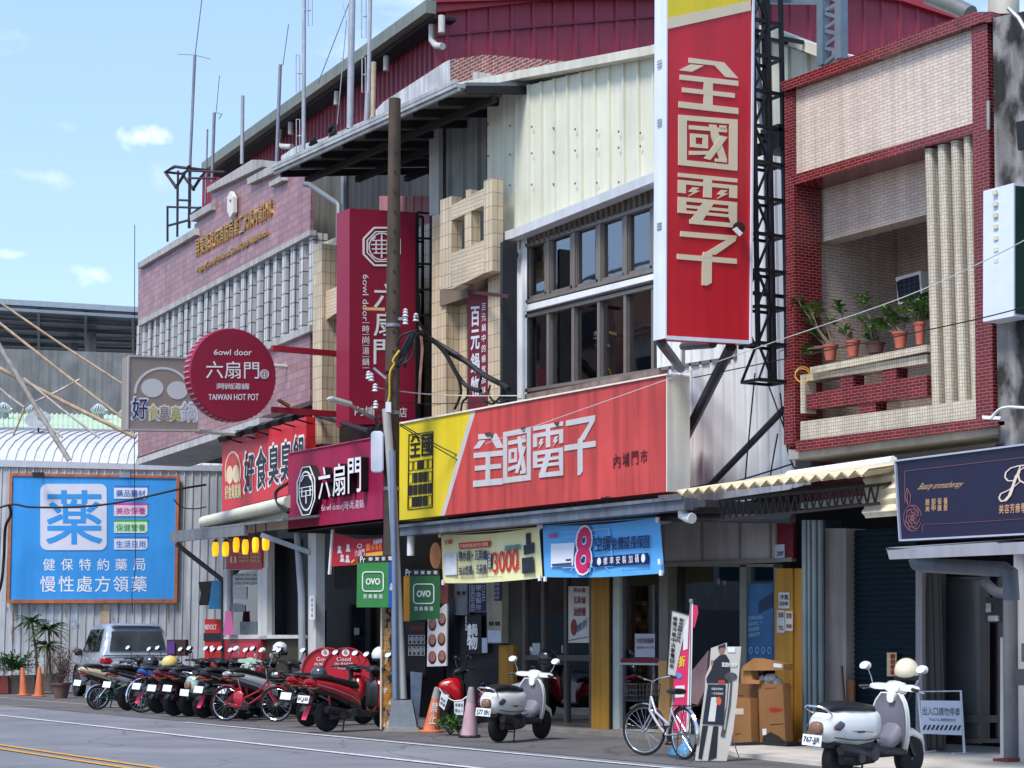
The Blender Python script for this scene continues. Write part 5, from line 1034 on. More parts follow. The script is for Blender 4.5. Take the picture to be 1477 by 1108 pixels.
# ================================================================ red tiled town house
HY=17.6; H_=PY(HY)
ht=thing('town_house','town house in dark red and cream tile with an open planted balcony','house',H_.at(1290,1100))
redt=tile('red glazed tile',(118,28,36),(158,112,104),.13,.043,.003,.14,.25,.5,.22,(96,20,28)); crt=tile('cream long tile',(222,206,192),(150,124,112),.147,.046,.0035,.04,.35,.5,.18)
sq=tile('small cream mosaic',(214,204,184),(126,112,98),.045,.045,.003,.05,.35,0,.22)
def hp(k,c,off,dep,m,name,par=ht):
    b=MB(); b.pp(Z(k,*c),H_.sh(off),dep); return b.build(name,m,par)
hp('z5',(165,440,1190,65,1292,62,1292,118,1245,118,180,488),.12,.5,redt,'parapet_coping')
hp('z5',(232,470,1187,140,1200,655,240,930),0,.35,crt,'upper_panel')
hp('z5',(240,930,1200,657,1200,705,245,985),.06,.5,redt,'panel_beam')
b=MB(); b.pp([(1131,131),(1144.5,128),(1147,640),(1136,648)],H_.sh(.05),.5); b.build('pilaster',redt,ht)
b=MB(); b.pp([(1401,38),(1424,34),(1433,612),(1408,616)],H_.sh(.07),.5); b.build('pilaster',redt,ht)
b=MB(); b.pp([(1144,250),(1177,250),(1177,640),(1144,640)],PX(H_.at(1146,400).x-.02).sh(0),.2); b.build('pilaster',redt,ht)
hp('z5',(1266,540,1280,535,1280,690,1268,692),.085,.02,mat('bare cement patch',(150,150,150),.9,0,.2),'bare_patch')
x0=H_.at(1147,400).x-.06; x1=H_.at(1432,400).x; zT=H_.at(1290,262).z-.02; zB=H_.at(1290,632).z
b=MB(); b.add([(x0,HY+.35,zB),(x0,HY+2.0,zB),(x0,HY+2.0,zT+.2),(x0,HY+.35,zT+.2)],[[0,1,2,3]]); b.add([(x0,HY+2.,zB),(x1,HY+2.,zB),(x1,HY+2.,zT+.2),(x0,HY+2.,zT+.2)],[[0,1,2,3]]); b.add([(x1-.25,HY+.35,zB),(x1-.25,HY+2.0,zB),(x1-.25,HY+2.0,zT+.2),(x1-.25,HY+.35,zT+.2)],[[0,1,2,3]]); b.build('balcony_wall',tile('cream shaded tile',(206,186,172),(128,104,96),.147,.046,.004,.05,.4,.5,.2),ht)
b=MB(); q=[H_.at(*z_) for z_ in Z('z5',245,985,1200,705)]; b.prism([q[0]+Vector((0,.02,.03)),q[1]+Vector((0,.02,.03)),q[1]+Vector((0,2.,.03)),q[0]+Vector((0,2.,.03))],(0,0,.12)); b.build('balcony_ceiling',mat('ceiling plaster',(176,170,160),.8,0,.12,2,.2),ht)
b=MB(); zl=zT-.02; b.box(((x0+x1)/2,HY+.65,zl+.29),(x1-x0,.3,1.3)); b.build('lintel',crt,ht)
b=MB(); b.box(((x0+x1)/2,HY+1.,zB-.06),(x1-x0+.2,2.1,.12)); b.build('balcony_floor',concrete,ht)
b=MB(); b.lathe([(.001,-.1),(.14,-.1),(.17,-.03),(.17,0)],PY(HY+1.2).at(*Z('z5',860,1052)[0])); b.build('ceiling_lamp',mat('amber lamp shade',(150,120,60),.5,0,.1),ht)
for k,(a,c) in enumerate(((943,1010),(1013,1080),(1085,1152),(1155,1216))):
    yt=785-(k*18); q=Z('z6',a,0,c,0); xa_,xb_=q[0][0],q[1][0]
    P0=H_.at(xa_,205+0,.02); top=H_.at((xa_+xb_)/2,Z('z5',0,785-k*22)[0][1]).z; bot=H_.at((xa_+xb_)/2,Z('z7',0,135-k*9)[0][1]).z
    r=(H_.at(xb_,400).x-H_.at(xa_,400).x)*.30; cx=H_.at((xa_+xb_)/2-2,400).x
    b=MB(); n=10; sec=[(cx-r,HY+.3)]+[(cx-r*math.cos(math.pi*i/n),HY+.04-r*.75*math.sin(math.pi*i/n)) for i in range(n+1)]+[(cx+r,HY+.3)]
    b.prism([(x,y,bot) for x,y in sec],(0,0,top-bot)); b.build('column',sq,ht,smooth=30)
hp('z6',(325,886,948,765,948,800,330,922),.06,.32,sq,'railing'); hp('z6',(275,928,948,815,948,862,275,965),.0,.25,sq,'railing')
hp('z6',(275,930,300,930,300,1130,275,1130),.02,.2,sq,'railing_post')
hp('z6',(300,1030,948,925,948,1040,300,1112),.0,.2,redt,'railing_panel')
for k,c in (('z6',(488,935,556,925,556,1000,488,1008)),('z6',(714,897,786,888,786,962,714,970)),('z7',(824,58,888,50,888,108,824,112))): hp(k,c,-.02,.2,redt,'railing_post')
hp('z7',(590,133,1092,70,1310,112,1310,118,590,208),.04,.25,sq,'balcony_base') if 0 else hp('z7',(590,133,1330,38,1330,116,590,208),.03,.25,sq,'balcony_base')
hp('z7',(570,210,1375,112,1375,150,570,252),.12,.4,redt,'base_beam')
b=MB(); q=[H_.at(*z_,.1) for z_ in Z('z7',572,251,1400,146)]; b.prism([q[0],q[1],q[1]+Vector((0,1.3,0)),q[0]+Vector((0,1.3,0))],(0,0,.05)); b.build('soffit',mat('peeling blue plaster',(150,160,158),.9,0,.3,2.2,.3),ht)
b=MB(); b.pp([(1150,640),(1460,600),(1460,720),(1150,720)],PY(18.75),.2); b.build('lower_wall',mat('maroon painted wall',(104,24,40),.7,0,.25,2.5,.35),ht)
b=MB(); b.pp([(1147,652),(1170,650),(1170,690),(1147,692)],PY(18.2),.2); b.build('beam_end',mat('stained cement',(92,88,86),.9,0,.3,4,.4),ht)
ac=thing('air_conditioner','white window air conditioner box with a dark grid in the balcony','air conditioner',PY(19.0).at(1312,445))
AX=PX(H_.at(1335,430).x-.5); b=MB(); c=AX.at(1315,420); 
AXp=PY(18.75); b.pp(Z('z6',782,408,915,372,925,520,796,552),AXp,.45); b.build('case',mat('air conditioner white',(212,210,202),.5,0,.06),ac)
b=MB(); b.pp(Z('z6',812,418,903,392,912,512,800,535,785,432),AXp,.01,.012); gr_=b.build('grille',mat('dark grid',(32,38,54),.4,.2,.1),ac)
b=MB()
for t in (.25,.5,.75): b.strip([Z('z6',800+105*t,420-28*t)[0],Z('z6',803+105*t,535-25*t)[0]],AXp,.5,.008,.018); b.strip([Z('z6',797,430+100*t)[0],Z('z6',908,398+108*t)[0]],AXp,.5,.008,.018)
b.build('grid_bar',mat('grid bar',(90,96,110),.5,.2),gr_)
# balcony plants
terra=mat('terracotta',(178,96,76),.8,0,.15,8,.15); soil=mat('soil',(52,40,32),.95,0,.2,10); bark=mat('succulent bark',(112,98,82),.85,0,.2,9)
lg=mat('leaf green',(78,118,50),.5,0,.35,5); lg2=mat('leaf light green',(96,128,58),.5,0,.3,5); lgr=mat('leaf dark green',(34,62,32),.5,0,.35,6)
def leaf(mb,p,d,l,wd,fold=.15):
    d=Vector(d).normalized(); s_=d.cross(Vector((0,0,1)))
    if s_.length<1e-3: s_=Vector((1,0,0))
    s_.normalize(); u=s_.cross(d)
    p=Vector(p); m=p+d*l*.55+u*l*.06; t=p+d*l-Vector((0,0,l*.12))
    mb.add([p,m+s_*wd*.5+u*fold*wd,t,m-s_*wd*.5+u*fold*wd,m],[[0,4,1],[4,2,1],[0,3,4],[3,2,4]])
def rosette(mb,p,l,wd,n,rnd,up=.5):
    for i in range(n):
        a=rnd.random()*6.283; e=rnd.uniform(-.25,1.)*up+.15
        leaf(mb,p,(math.cos(a),math.sin(a),e),l*rnd.uniform(.7,1.15),wd)
def potprof(r,h,dish=0): return [(.001,0),(r*(.62 if not dish else .7),0),(r*.9,h*.86),(r*1.02,h*.87),(r*1.04,h),(r*.9,h),(r*.86,h*.9),(.001,h*.9)]
def potted(lab,cx,cy0,cy1,rp,tips,seed,col_=terra,dish=0,lsize=.15,m=lg,group='potted plants along the balcony rail',pl=None,kp='z6',stemr=.011,npl=12,up=.6):
    rnd=random.Random(seed); pl=pl or PY(HY+.12)
    base=pl.at(*Z(kp,cx,cy1)[0]); top=pl.at(*Z(kp,cx,cy0)[0]); h=top.z-base.z; r=abs((pl.at(*Z(kp,cx+rp,cy1)[0])-base).dot(RGT))*1.0
    t=thing('potted_plant',lab,'potted plant',base,0,group)
    b=MB(); b.lathe(potprof(r,h,dish),base,(0,0,1),22); b.build('pot',col_,t,smooth=45)
    b=MB(); b.lathe([(.001,h*.92),(r*.87,h*.92)],base); b.build('soil',soil,t)
    s=MB(); f=MB()
    for (x,y,mid) in tips:
        e=pl.at(*Z(kp,x,y)[0])+Vector((0,rnd.uniform(-.15,.15),0)); a=base+Vector((rnd.uniform(-.3,.3)*r,rnd.uniform(-.3,.3)*r,h*.9))
        m_=a.lerp(e,.5)+Vector((rnd.uniform(-.05,.05),rnd.uniform(-.05,.05),.0)); s.tube([a,m_,e],[stemr*1.3,stemr,stemr*.6],6)
        rosette(f,e,lsize,lsize*.34,npl+rnd.randint(0,4),rnd,up)
        rosette(f,e-(e-m_)*.3,lsize*.9,lsize*.32,npl//2,rnd,.3)
    s.build('stem',bark,t,smooth=60); f.build('foliage',m,t); return t
potted('small terracotta pot with long branches trailing left over the pilaster',435,768,850,54,[(300,545,0),(300,610,0),(330,580,0),(360,560,0),(325,650,0),(330,710,0),(275,770,0),(220,795,0),(310,820,0),(290,790,0),(380,595,0),(370,720,0)],1,lsize=.16)
potted('terracotta pot with thick leaning bare stem and few leaf tufts',556,745,830,52,[(440,550,0),(455,570,0),(540,690,0),(500,700,0),(410,640,0)],2,lsize=.16,stemr=.022)
potted('wide brown bowl with upright desert rose',675,755,810,72,[(625,520,0),(650,550,0),(640,635,0),(620,660,0),(690,690,0),(735,590,0),(645,735,0)],3,mat('brown bowl',(96,66,58),.8,0,.15,8),1,.17,lg,stemr=.016)
potted('terracotta pot with bushy leaves third from the columns',808,698,785,56,[(735,580,0),(745,620,0),(720,660,0),(760,690,0),(790,640,0),(700,650,0),(770,650,0)],4,lsize=.16)
potted('upright terracotta pot with dense bush against the cream columns',912,645,765,42,[(900,520,0),(925,500,0),(880,560,0),(900,600,0),(935,590,0),(870,600,0),(820,590,0),(810,540,0),(930,560,0),(915,630,0)],5,lsize=.16,npl=14)
hs=MB(); hs.torus(H_.at(*Z('z6',290,925)[0],.2),(.9,-.5,.1),.11,.006,24,6); hs.torus(H_.at(*Z('z6',286,930)[0],.23),(.8,-.6,.2),.10,.006,24,6); tag(hs.build('hose_coil',mat('yellow hose',(206,166,50),.5,0,.1)),'coil of yellow hose hanging at the balcony corner','hose')
# cream corrugated awning
AW0=[PY(15.7).at(*z_) for z_ in Z('z7',100,420,860,338)]; AW1=[PY(18.1).at(*z_) for z_ in Z('z7',240,405,960,292)]
ca=thing('corrugated_awning','cream corrugated awning on thin trusses over the shutter and shop end','awning',Vector((AW0[0].x,16.5,AW0[0].z)))
crs=mat('cream corrugated sheet',(222,208,176),.55,0,.08,1.5,.25)
b=MB(); n=64; vs=[];fs=[]; ux=(AW0[1]-AW0[0]); zb_=AW1[0].z
for i in range(n+1):
    t=i/n; p=AW0[0].lerp(AW0[1],t); q=Vector((p.x,18.3,p.z+.42)); h=.035*math.cos(i*math.pi/2)
    vs+= [p+Vector((0,0,h)),q+Vector((0,0,h))]
for i in range(n): fs.append([2*i,2*i+2,2*i+3,2*i+1])
b.add(vs,fs); b.add([v+Vector((0,0,.02)) for v in vs],fs); b.build('sheet',crs,ca,smooth=60)
b=MB(); a,c=AW0[0]+Vector((.6,.25,-.12)),AW0[1]+Vector((-.1,.25,-.12))
b.bar(a,c,.035); a2,c2_=a-Vector((0,0,.26)),c-Vector((0,0,.22)); b.bar(a2,c2_,.035)
for k in range(22): 
    p=a.lerp(c,k/22); q=a2.lerp(c2_,(k+.5)/22); b.bar(p,q,.018); b.bar(q,a.lerp(c,(k+1)/22),.018)
for k in range(5): p=a.lerp(c,k/4); b.bar(p,(p.x,18.3,p.z+.35),.04)
b.build('truss',mat('rusty truss',(44,38,36),.7,.2,.2),ca)
b=MB(); pts=[PY(16.2).at(*z_) for z_ in Z('z7',848,322,880,390,892,518)]; e=Vector((2.2,0,0)); vs=[];fs=[]
top=PY(15.75).at(*Z('z7',845,318)[0]); n=20
prof=[(0,0,0)]+[(0,-.02-.02*k,0) for k in range(1)]
for i in range(n+1):
    t=i/n; z=pts[0].z+(pts[2].z-pts[0].z)*t; y=15.75-.22*math.sin(t*1.2)-.03*math.cos(i*math.pi/2.2); x=pts[0].x+(pts[2].x-pts[0].x)*t
    vs+=[(x,y+.45,z),(x+.62,y+.45,z)]
for i in range(n): fs.append([2*i,2*i+1,2*i+3,2*i+2])
b.add(vs,fs); b.build('end_sheet',crs,ca,smooth=60)
b=MB(); b.tube([PY(17.0).at(*z_) for z_ in Z('z7',545,348,960,290)],.07,8); b.build('pipe',white,ca)
b=MB(); b.bar(PY(17.2).at(*Z('z7',600,466)[0]),PY(17.2).at(*Z('z7',860,438)[0]),.08); b.build('tube_light',MATS['unlit tube'],ca)
# navy beauty sign
NP=PY(15.9); nv=thing('fascia_sign','navy beauty salon sign with gold writing and a thin rose drawing','sign',NP.at(1390,780))
yr=lambda y0,x,x0,s: y0+s*(x-x0)
b=MB(); b.pp([(1289,664),(1620,622),(1620,764),(1296,781)],NP,.22); b.build('light_box',mat('navy print',(24,22,54),.4,0,.12,.9,.1),nv)
b=MB()
for A,Bq,wd in (((1289,665),(1620,623),2.6),((1297,779.5),(1620,763),2.6),((1290,664),(1297,780),1.6)): b.strip([A,Bq],NP,wd,.05,.03)
b.build('frame',mat('silver frame',(186,190,204),.35,.4,.06),nv)
gd=mat('rose gold print',(204,160,120),.4,.2,.05)
b=MB(); b.strip(Z('u8',140,530,138,275,1091,165,1700,95),NP,.5,.005,.008); b.strip(Z('u8',280,760,282,700,560,690,1091,655),NP,.35,.005,.008)
b.strip(Z('u8',165,550,142,480,155,412,185,470,180,545),NP,.6,.005,.008); b.strip(Z('u8',158,440,162,540),NP,.4,.005,.008)
for rr in (1,.72,.46,.25): b.ring(Z('u8',200,650)[0],NP,13*rr,19*rr,.5,.005,.008,22,20*rr,330+20*rr)
for k in range(7): a=k*.9; b.ring(Z('u8',200+30*math.cos(a),650+55*math.sin(a))[0],NP,5,8,.45,.005,.008,12,a*57,a*57+200)
b.build('rose_drawing',mat('thin rose line',(150,96,104),.5,.1),nv)
b=MB()
q=Z('u8',240,372,585,352,585,415,240,440); tl,tr_,br_,bl=[NP.at(*z_,.01) for z_ in q]; sh=(tr_-tl).normalized()*.08
b.text3('Beauty aromatherapy',[tl+sh,tr_+sh,br_-sh*.3,bl-sh*.3],.0); b.htext('臉部保養',Z('u8',296,498,488,484,488,540,296,548),NP,.01,.02,.68); b.htext('美甲護髮',Z('u8',296,556,488,540,488,588,296,600),NP,.01,.02,.68); b.htext('美容芳療',Z('u8',888,545,1062,530,1062,606,888,615),NP,.01,.02,.85); b.text('學苑',Z('u8',1066,532,1160,520,1160,600,1066,608),NP,.01,.02); b.build('lettering',gd,nv)
b=MB()
def swash(k,pts,w0):
    P=Z(k,*pts)
    for i in range(len(P)-1): b.strip([P[i],P[i+1]],NP,w0[i],.006,.01)
swash('u8',(1040,300,1035,330,1000,352,960,352,938,325,945,285,985,250,1040,234,1091,228,1120,226),(1.2,1.2,1.4,1.8,2,1.6,1.4,1.6,1.6))
swash('u8',(1062,236,1030,310,1000,400,975,470,940,510,905,515,890,490,905,455,950,435,1010,400,1070,350),(1.6,3.6,4.2,3.6,2.,1.8,1.8,1.5,1.2,1))
swash('u8',(1100,240,1060,265,1045,310,1055,350,1090,370,1140,350),(1.4,1.8,2,1.8,1.5)); b.build('lettering',mat('pale gold print',(226,206,190),.4,.1,.05),nv)
b=MB(); b.pp(Z('u8',-10,886,1091,815,1900,765,1900,885,1091,935,15,980),PY(15.6),.05); lp=PY(15.6); a,c=lp.at(*Z('u8',-10,886)[0]),lp.at(*Z('u8',1900,765)[0]); b.prism([a,c,c+Vector((0,1.4,.1)),a+Vector((0,1.4,.1))],(0,0,-.03)); b.build('canopy',mat('silver canopy sheet',(166,164,170),.4,.3,.12,2,.12),nv)
b=MB(); b.tube([PY(16.2).at(*z_) for z_ in Z('w8',612,88,618,112,640,118,1040,140,1070,150,1078,290)],.09,10); b.build('drain_pipe',mat('grey pvc',(96,102,112),.5,0,.1,3,.15),nv,smooth=50)
# ground floor of the town house
K_=PY(18.7)
b=MB(); b.pp([(1140,690),(1600,640),(1600,1140),(1140,1090)],K_.sh(-1.6),.1); b.build('inner_wall',dark,ht)
b=MB(); b.pp(ZR('w8',170,-60,272,1020),K_.sh(.1),.4); b.build('column',mat('bare concrete column',(142,136,134),.9,0,.15,2.5,.25,.2),ht)
shm=mat('teal shutter',(18,42,54),.45,.2,.12,2,.1)
b=MB(); A=K_.at(*Z('w8',272,0)[0],-.05); Bq=K_.at(*Z('w8',612,0)[0],-.05); z=0.; rows=40; H_z=K_.at(*Z('w8',440,-60)[0]).z; vs=[];fs=[]
for i in range(rows*4+1):
    zz=.05+(H_z-.05)*i/(rows*4); h=.018*math.sin(i*math.pi/2); vs+=[(A.x,A.y-h,zz),(Bq.x,Bq.y-h,zz)]
for i in range(rows*4): fs.append([2*i,2*i+1,2*i+3,2*i+2])
b.add(vs,fs); b.build('shutter',shm,ht,smooth=50)
b=MB(); 
for x,wd,m_ in ((70,10,0),(92,8,0),(118,10,0),(148,12,0)): b.tube([K_.at(*z_,.25) for z_ in Z('w8',x,-100,x+4,950)],.045 if wd>8 else .03,8)
b.build('pipe',mat('grey blue pipe',(112,126,134),.5,.1,.15,3,.2),ht,smooth=50)
b=MB(); b.pp(ZR('w8',150,-100,172,1010),K_.sh(.0),.3); b.pp(ZR('w8',56,-100,150,960),K_.sh(-.05),.2); b.build('pipe_recess',mat('teal dark',(24,34,40),.6,0,.2),ht)
b=MB(); b.pp(ZR('w8',610,90,642,1040),K_.sh(.1),.4); b.build('column',mat('pale pillar paint',(150,146,150),.8,0,.12,3,.2),ht)
b=MB(); b.pp(ZR('w8',640,150,732,1020),K_.sh(0),.1); b.build('door_panel',mat('brown grey slat',(58,54,52),.6,.1,.15,2),ht)
b=MB(); corr(b,K_.sh(.02),Z('w8',642,150,732,150),Z('w8',642,1010,732,1010),.14,.02,.4); b.build('slat_cladding',MATS['brown grey slat'],ht)
b=MB(); b.pp(ZR('w8',740,180,925,990),K_.sh(-.3),.03); b.build('door_pane',glass('frosted door glass',(66,70,74),.25,.15),ht)
b=MB(); 
for c in ((728,180,742,990),(922,170,950,980),(1010,180,1022,960)): b.pp(ZR('w8',*c),K_.sh(-.25),.08)
b.pp(ZR('w8',740,850,1020,886),K_.sh(-.24),.08); b.pp(ZR('w8',740,176,950,190),K_.sh(-.24),.08); b.pp(ZR('w8',740,965,1020,985),K_.sh(-.24),.08); b.build('door_frame',mat('dark aluminium',(74,70,68),.4,.4,.1),ht)
b=MB(); b.pp(ZR('w8',950,190,1012,970),K_.sh(-.45),.03); b.build('door_pane',glass('dark door glass'),ht)
b=MB(); b.pp(ZR('w8',1022,470,1052,1060),K_.sh(.3),.3); b.pp([(1462,790),(1600,780),(1600,1140),(1462,1128)],K_.sh(.5),.3); b.build('side_wall',mat('white plaster',(184,184,190),.8,0,.12,2.5,.25),ht)
b=MB(); b.tube([K_.at(*z_,.55) for z_ in Z('w8',1070,250,1075,1108)],.09,10); b.tube([K_.at(*z_,.5) for z_ in Z('w8',945,200,1000,250,1060,262)],.07,8); b.build('pipe',mat('pvc dark grey',(104,106,114),.5,0,.12,3,.25),ht,smooth=50)
mt=MB(); mt.pp(ZR('w8',948,275,1055,400),K_.sh(.4),.2); m2=mt.build('meter_box',mat('dark green box',(30,38,40),.5,.1,.2)); tag(m2,'dark green meter box on pipes by the grey glass door','meter box')
b=MB(); b.pp(ZR('w8',952,305,975,348),K_.sh(.42),.04); b.pp(ZR('w8',962,365,1012,392),K_.sh(.43),.06); b.build('meter_face',mat('meter face',(150,156,160),.4,0,.3,20),m2)
sp=MB(); sp.pp(ZR('w8',1095,625,1240,705),K_.sh(.75),.3); sp.pp(ZR('w8',1125,500,1200,590),K_.sh(.6),.08); tag(sp.build('post_box',mat('grey box',(74,80,88),.5,.2,.2)),'dark grey box mounted on the white plaster wall at the right edge','mail box')
pl_=MB(); pl_.pp(ZR('w8',470,545,516,660),K_.sh(.02),.01); n_=pl_.build('notice_plate',mat('notice cream',(206,186,140),.6,0,.1)); tag(n_,'cream paper strip with red characters on the teal shutter','notice'); b=MB(); b.vtext('請勿停車',ZR('w8',486,550,508,656),K_.sh(.02),.012,.06,.9); b.build('lettering',mat('notice red',(160,40,34),.6),n_)
# stained concrete house at the right edge
cs=thing('concrete_house','old concrete building with black water stains at the right edge','house',PY(17.5).at(1490,1120))
b=MB(); stn=mat('water stained concrete',(150,146,144),.95,0,.3,1.2,.5,.6)
def stain(m):
    t=m.node_tree; bs=t.nodes['Principled BSDF']; lk=bs.inputs['Base Color'].links[0].from_socket
    a=_mul(t,lk,_noise(t,2.6,12,None,1,.55),.10,1.,.43,.55); t.links.new(a,bs.inputs['Base Color'])
stain(stn)
b.pp([(1432,26),(1600,-10),(1600,700),(1440,640)],PY(17.5),.5); b.build('wall',stn,cs)
b=MB(); b.pp([(1436,640),(1600,640),(1600,800),(1445,760)],PY(17.9),.5); b.build('lower_wall',mat('grey lower wall',(96,92,92),.9,0,.25,3,.4),cs)
b=MB(); b.pp(Z('v6',315,650,360,640,360,790,325,800),PY(17.4),.05); b.build('vent_opening',black,cs)
b=MB(); b.tube([PY(17.8).at(*z_) for z_ in Z('z5',1357,-60,1357,95)],.2,12); b.build('roof_pipe',mat('pale roof pipe',(196,190,176),.6,0,.12,3,.2),cs,smooth=50)
b=MB(); b.tube([PY(17.3).at(*z_) for z_ in Z('z5',1385,45,1440,100,1475,160)],.03,6); b.build('conduit',steel,cs)
b=MB(); b.tube([PY(19.).at(*z_) for z_ in Z('z5',960,-20,1100,35,1180,75)],.12,10); b.build('roof_rail',mat('grey roof pipe',(110,112,112),.5,.2),cs,smooth=50)
gs=thing('projecting_sign','white edged dark green sign box with clips at the right edge','sign',PX(-16.3).at(1470,456)); GX=PX(-16.3)
b=MB(); b.pp([(1462,264),(1560,272),(1560,470),(1462,456)],GX,.5); b.build('light_box',mat('white box side',(206,214,230),.45,0,.05),gs)
b=MB(); b.pp([(1465,268),(1556,276),(1556,466),(1465,452)],GX,.01,.012); b.build('face',mat('bottle green print',(14,50,44),.4,0,.1),gs)
b=MB(); b.text('茶',[(1473,330),(1530,332),(1530,375),(1473,372)],GX,.02,.02); b.build('lettering',white,gs) if 0 else None
b=MB(); yy=GX.at(1462,300).y
for k in range(11): z=GX.at(1462,272+k*16.5).z; b.box((-16.3-.28,yy-.02,z),(.07,.03,.05))
b.build('clip',mat('cream clip',(206,200,176),.5),gs)
# ================================================================ roof aerials
AP=G.sh(-2.0); am=mat('weathered mast',(150,148,158),.45,.4,.2,6,.2); amw=mat('pale mast',(176,176,182),.45,.3,.15,6,.2)
def aerial(label,segs,loops=(),extra=(),m=am,k='z1'):
    t=thing('radio_mast',label,'radio mast',AP.at(*Z(k,*segs[0][:2])[0]) if 0 else AP.at(*Z(k,segs[-1][2],segs[-1][3])[0]),0,'radio masts on the roof')
    for i,(x0,y0,x1,y1,r) in enumerate(segs):
        b=MB(); b.tube([AP.at(*Z(k,x0,y0)[0]),AP.at(*Z(k,x1,y1)[0])],r,8); b.build('mast' if r>.02 else 'whip',m,t,smooth=50)
    for lp in loops:
        x0,y0,x1,y1=lp; q=[AP.at(*z_) for z_ in Z(k,x0,y0,x1,y0,x1,y1,x0,y1)]; b=MB(); b.tube(q+[q[0]],.014,5,False); ym=(y0+y1)/2; b.tube([AP.at(*Z(k,(x0+x1)/2,ym)[0]),AP.at(*Z(k,segs[-1][2],ym)[0])],.02,5); b.build('dipole',m,t)
    if extra:
        b=MB()
        for x0,y0,x1,y1 in extra: b.tube([AP.at(*Z(k,x0,y0)[0]),AP.at(*Z(k,x1,y1)[0])],.013,5)
        b.build('radial',m,t)
    return t
aerial('tallest thin whip mast with flat radials, leaning over the ladder cage',[(318,-20,288,225,.016),(288,225,268,660,.045),(268,660,264,935,.05)],(),((218,222,288,226),(288,226,350,242),(282,232,265,640)))
aerial('short mast with thin whip and side hook by the parapet top',[(388,310,374,462,.012),(367,462,357,745,.05)],(),((374,462,398,468),(398,468,385,488)))
aerial('thinnest low grey mast left of the parapet step',[(339,530,330,835,.028)])
aerial('plain thick capped pole with no aerial on the parapet top',[(483,393,480,672,.055)],(),(),amw)
aerial('mast with leaning whip before the red hall, right of the parapet top',[(671,100,648,265,.012),(637,265,622,665,.05)],(),((648,265,632,272),))
aerial('pale tall mast with three loop dipoles',[(735,-25,732,640,.055)],((752,-20,768,105),(702,225,716,378),(703,490,717,625)),(),amw)
aerial('thickest tall pale mast behind the metal roof gutter',[(932,-25,922,528,.085)],(),((885,240,922,246),(920,10,790,345),(890,0,908,90),(908,90,870,510)),amw)
aerial('tall mast with two loop dipoles beside the thickest mast',[(1006,-25,998,375,.05),(998,375,990,522,.075)],((970,-20,988,155),(972,235,986,378)),(),amw)
aerial('short cream stub pole just left of the utility pole top',[(1020,255,1017,482,.06)],(),(),rust)
for i,(x,y) in enumerate(((865,535),(790,590),(872,560))):
    p=KP.sh(-.6).at(*Z('z1',x,y)[0]); f=thing('floodlight','dark roof lamp on the gutter, %s'%('beside the thickest mast','alone further left','lower one of a pair')[i],'lamp',p,0,'roof lamps on the gutter')
    b=MB(); b.lathe([(.03,0),(.12,.12),(.12,.16)],p,(-.2,-.6,.3),10); b.build('lamp_housing',black,f); b=MB(); b.tube([p,p-Vector((0,0,.35))],.02,5); b.build('bracket',black,f)
# ================================================================ utility pole
def DG(x,y): return (GR.at(x,y)).dot(FWD)
PB0=GR.at(562,1053); PP_=PD(PB0.dot(FWD)); ptop=PP_.at(562.5,143)
up=thing('utility_pole','tall dark weathered concrete utility pole with torn posters round its foot','utility pole',PB0)
b=MB(); b.tube([PB0,PB0+Vector((0,0,ptop.z*.5)),Vector((PB0.x,PB0.y,ptop.z))],[.145,.13,.108],20); b.build('shaft',mat('pole concrete',(84,70,60),.9,0,.2,3,.45,.4),up,smooth=60)
b=MB()
for k in range(22): z=2.6+k*.36; b.lathe([(.022,0),(.022,.01)],(PB0.x-FWD.x*.128+RGT.x*.02,PB0.y-FWD.y*.128+RGT.y*.02,z),-FWD,8)
b.build('bolt_hole',black,up)
pm_=mat('torn posters',(170,110,60),.8,0,.3,6)
def torn(m):
    t=m.node_tree; bs=t.nodes['Principled BSDF']; n=_noise(t,7,8,None,1,.7); r=t.nodes.new('ShaderNodeValToRGB'); e=r.color_ramp; e.interpolation='CONSTANT'
    e.elements[0].position=0; e.elements[0].color=(.02,.018,.016,1); e.elements[1].position=.42; e.elements[1].color=(.28,.16,.06,1)
    for p,c in ((.50,(.08,.06,.05,1)),(.53,(.42,.2,.03,1)),(.60,(.5,.48,.45,1)),(.66,(.10,.08,.07,1))):
        q=e.elements.new(p); q.color=c
    t.links.new(n,r.inputs[0]); t.links.new(r.outputs[0],bs.inputs['Base Color'])
torn(pm_)
z0_,z1_=PP_.at(562,1050).z,PP_.at(562,862).z
b=MB(); b.tube([PB0+Vector((0,0,.05)),Vector((PB0.x,PB0.y,z1_))],[.152,.15],20); b.build('poster_wrap',pm_,up,smooth=60)
b=MB()
for k in range(3):
    for s_ in range(10):
        a0=s_*.2; pass
for k,zc in enumerate((.55,1.0)):
    pts=[PB0+(-FWD*math.cos(a)+RGT*math.sin(a))*.156+Vector((0,0,zc+.25*a)) for a in [(-1.3+i*.2) for i in range(14)]]
    for p,q in zip(pts,pts[1:]): b.add([p,q,q+Vector((0,0,.2)),p+Vector((0,0,.2))],[[0,1,2,3]])
b.build('warning_stripe',mat('warning yellow',(170,112,34),.7,0,.5,14,.4),up)
b=MB(); P1=PP_.sh(.16); b.pp([(549,866),(551,866),(550,1052),(548,1052)],P1,.02); b.build('edge_strip',pipe,up)
QP=PP_.sh(.05)
b=MB(); b.bar(QP.at(*Z('v4',290,30)[0]),QP.at(*Z('v4',450,34)[0]),.05); b.build('crossarm',mat('tan arm',(176,140,86),.7,0,.2),up)
b=MB(); b.bar(QP.at(*Z('v4',490,108)[0]),QP.at(*Z('v4',600,105)[0]),.05); b.bar(QP.at(*Z('v4',365,480)[0],.1),QP.at(*Z('v4',460,560)[0],.15),.04); b.build('bracket',steel,up)
ins=mat('porcelain',(206,208,212),.25,0,.05)
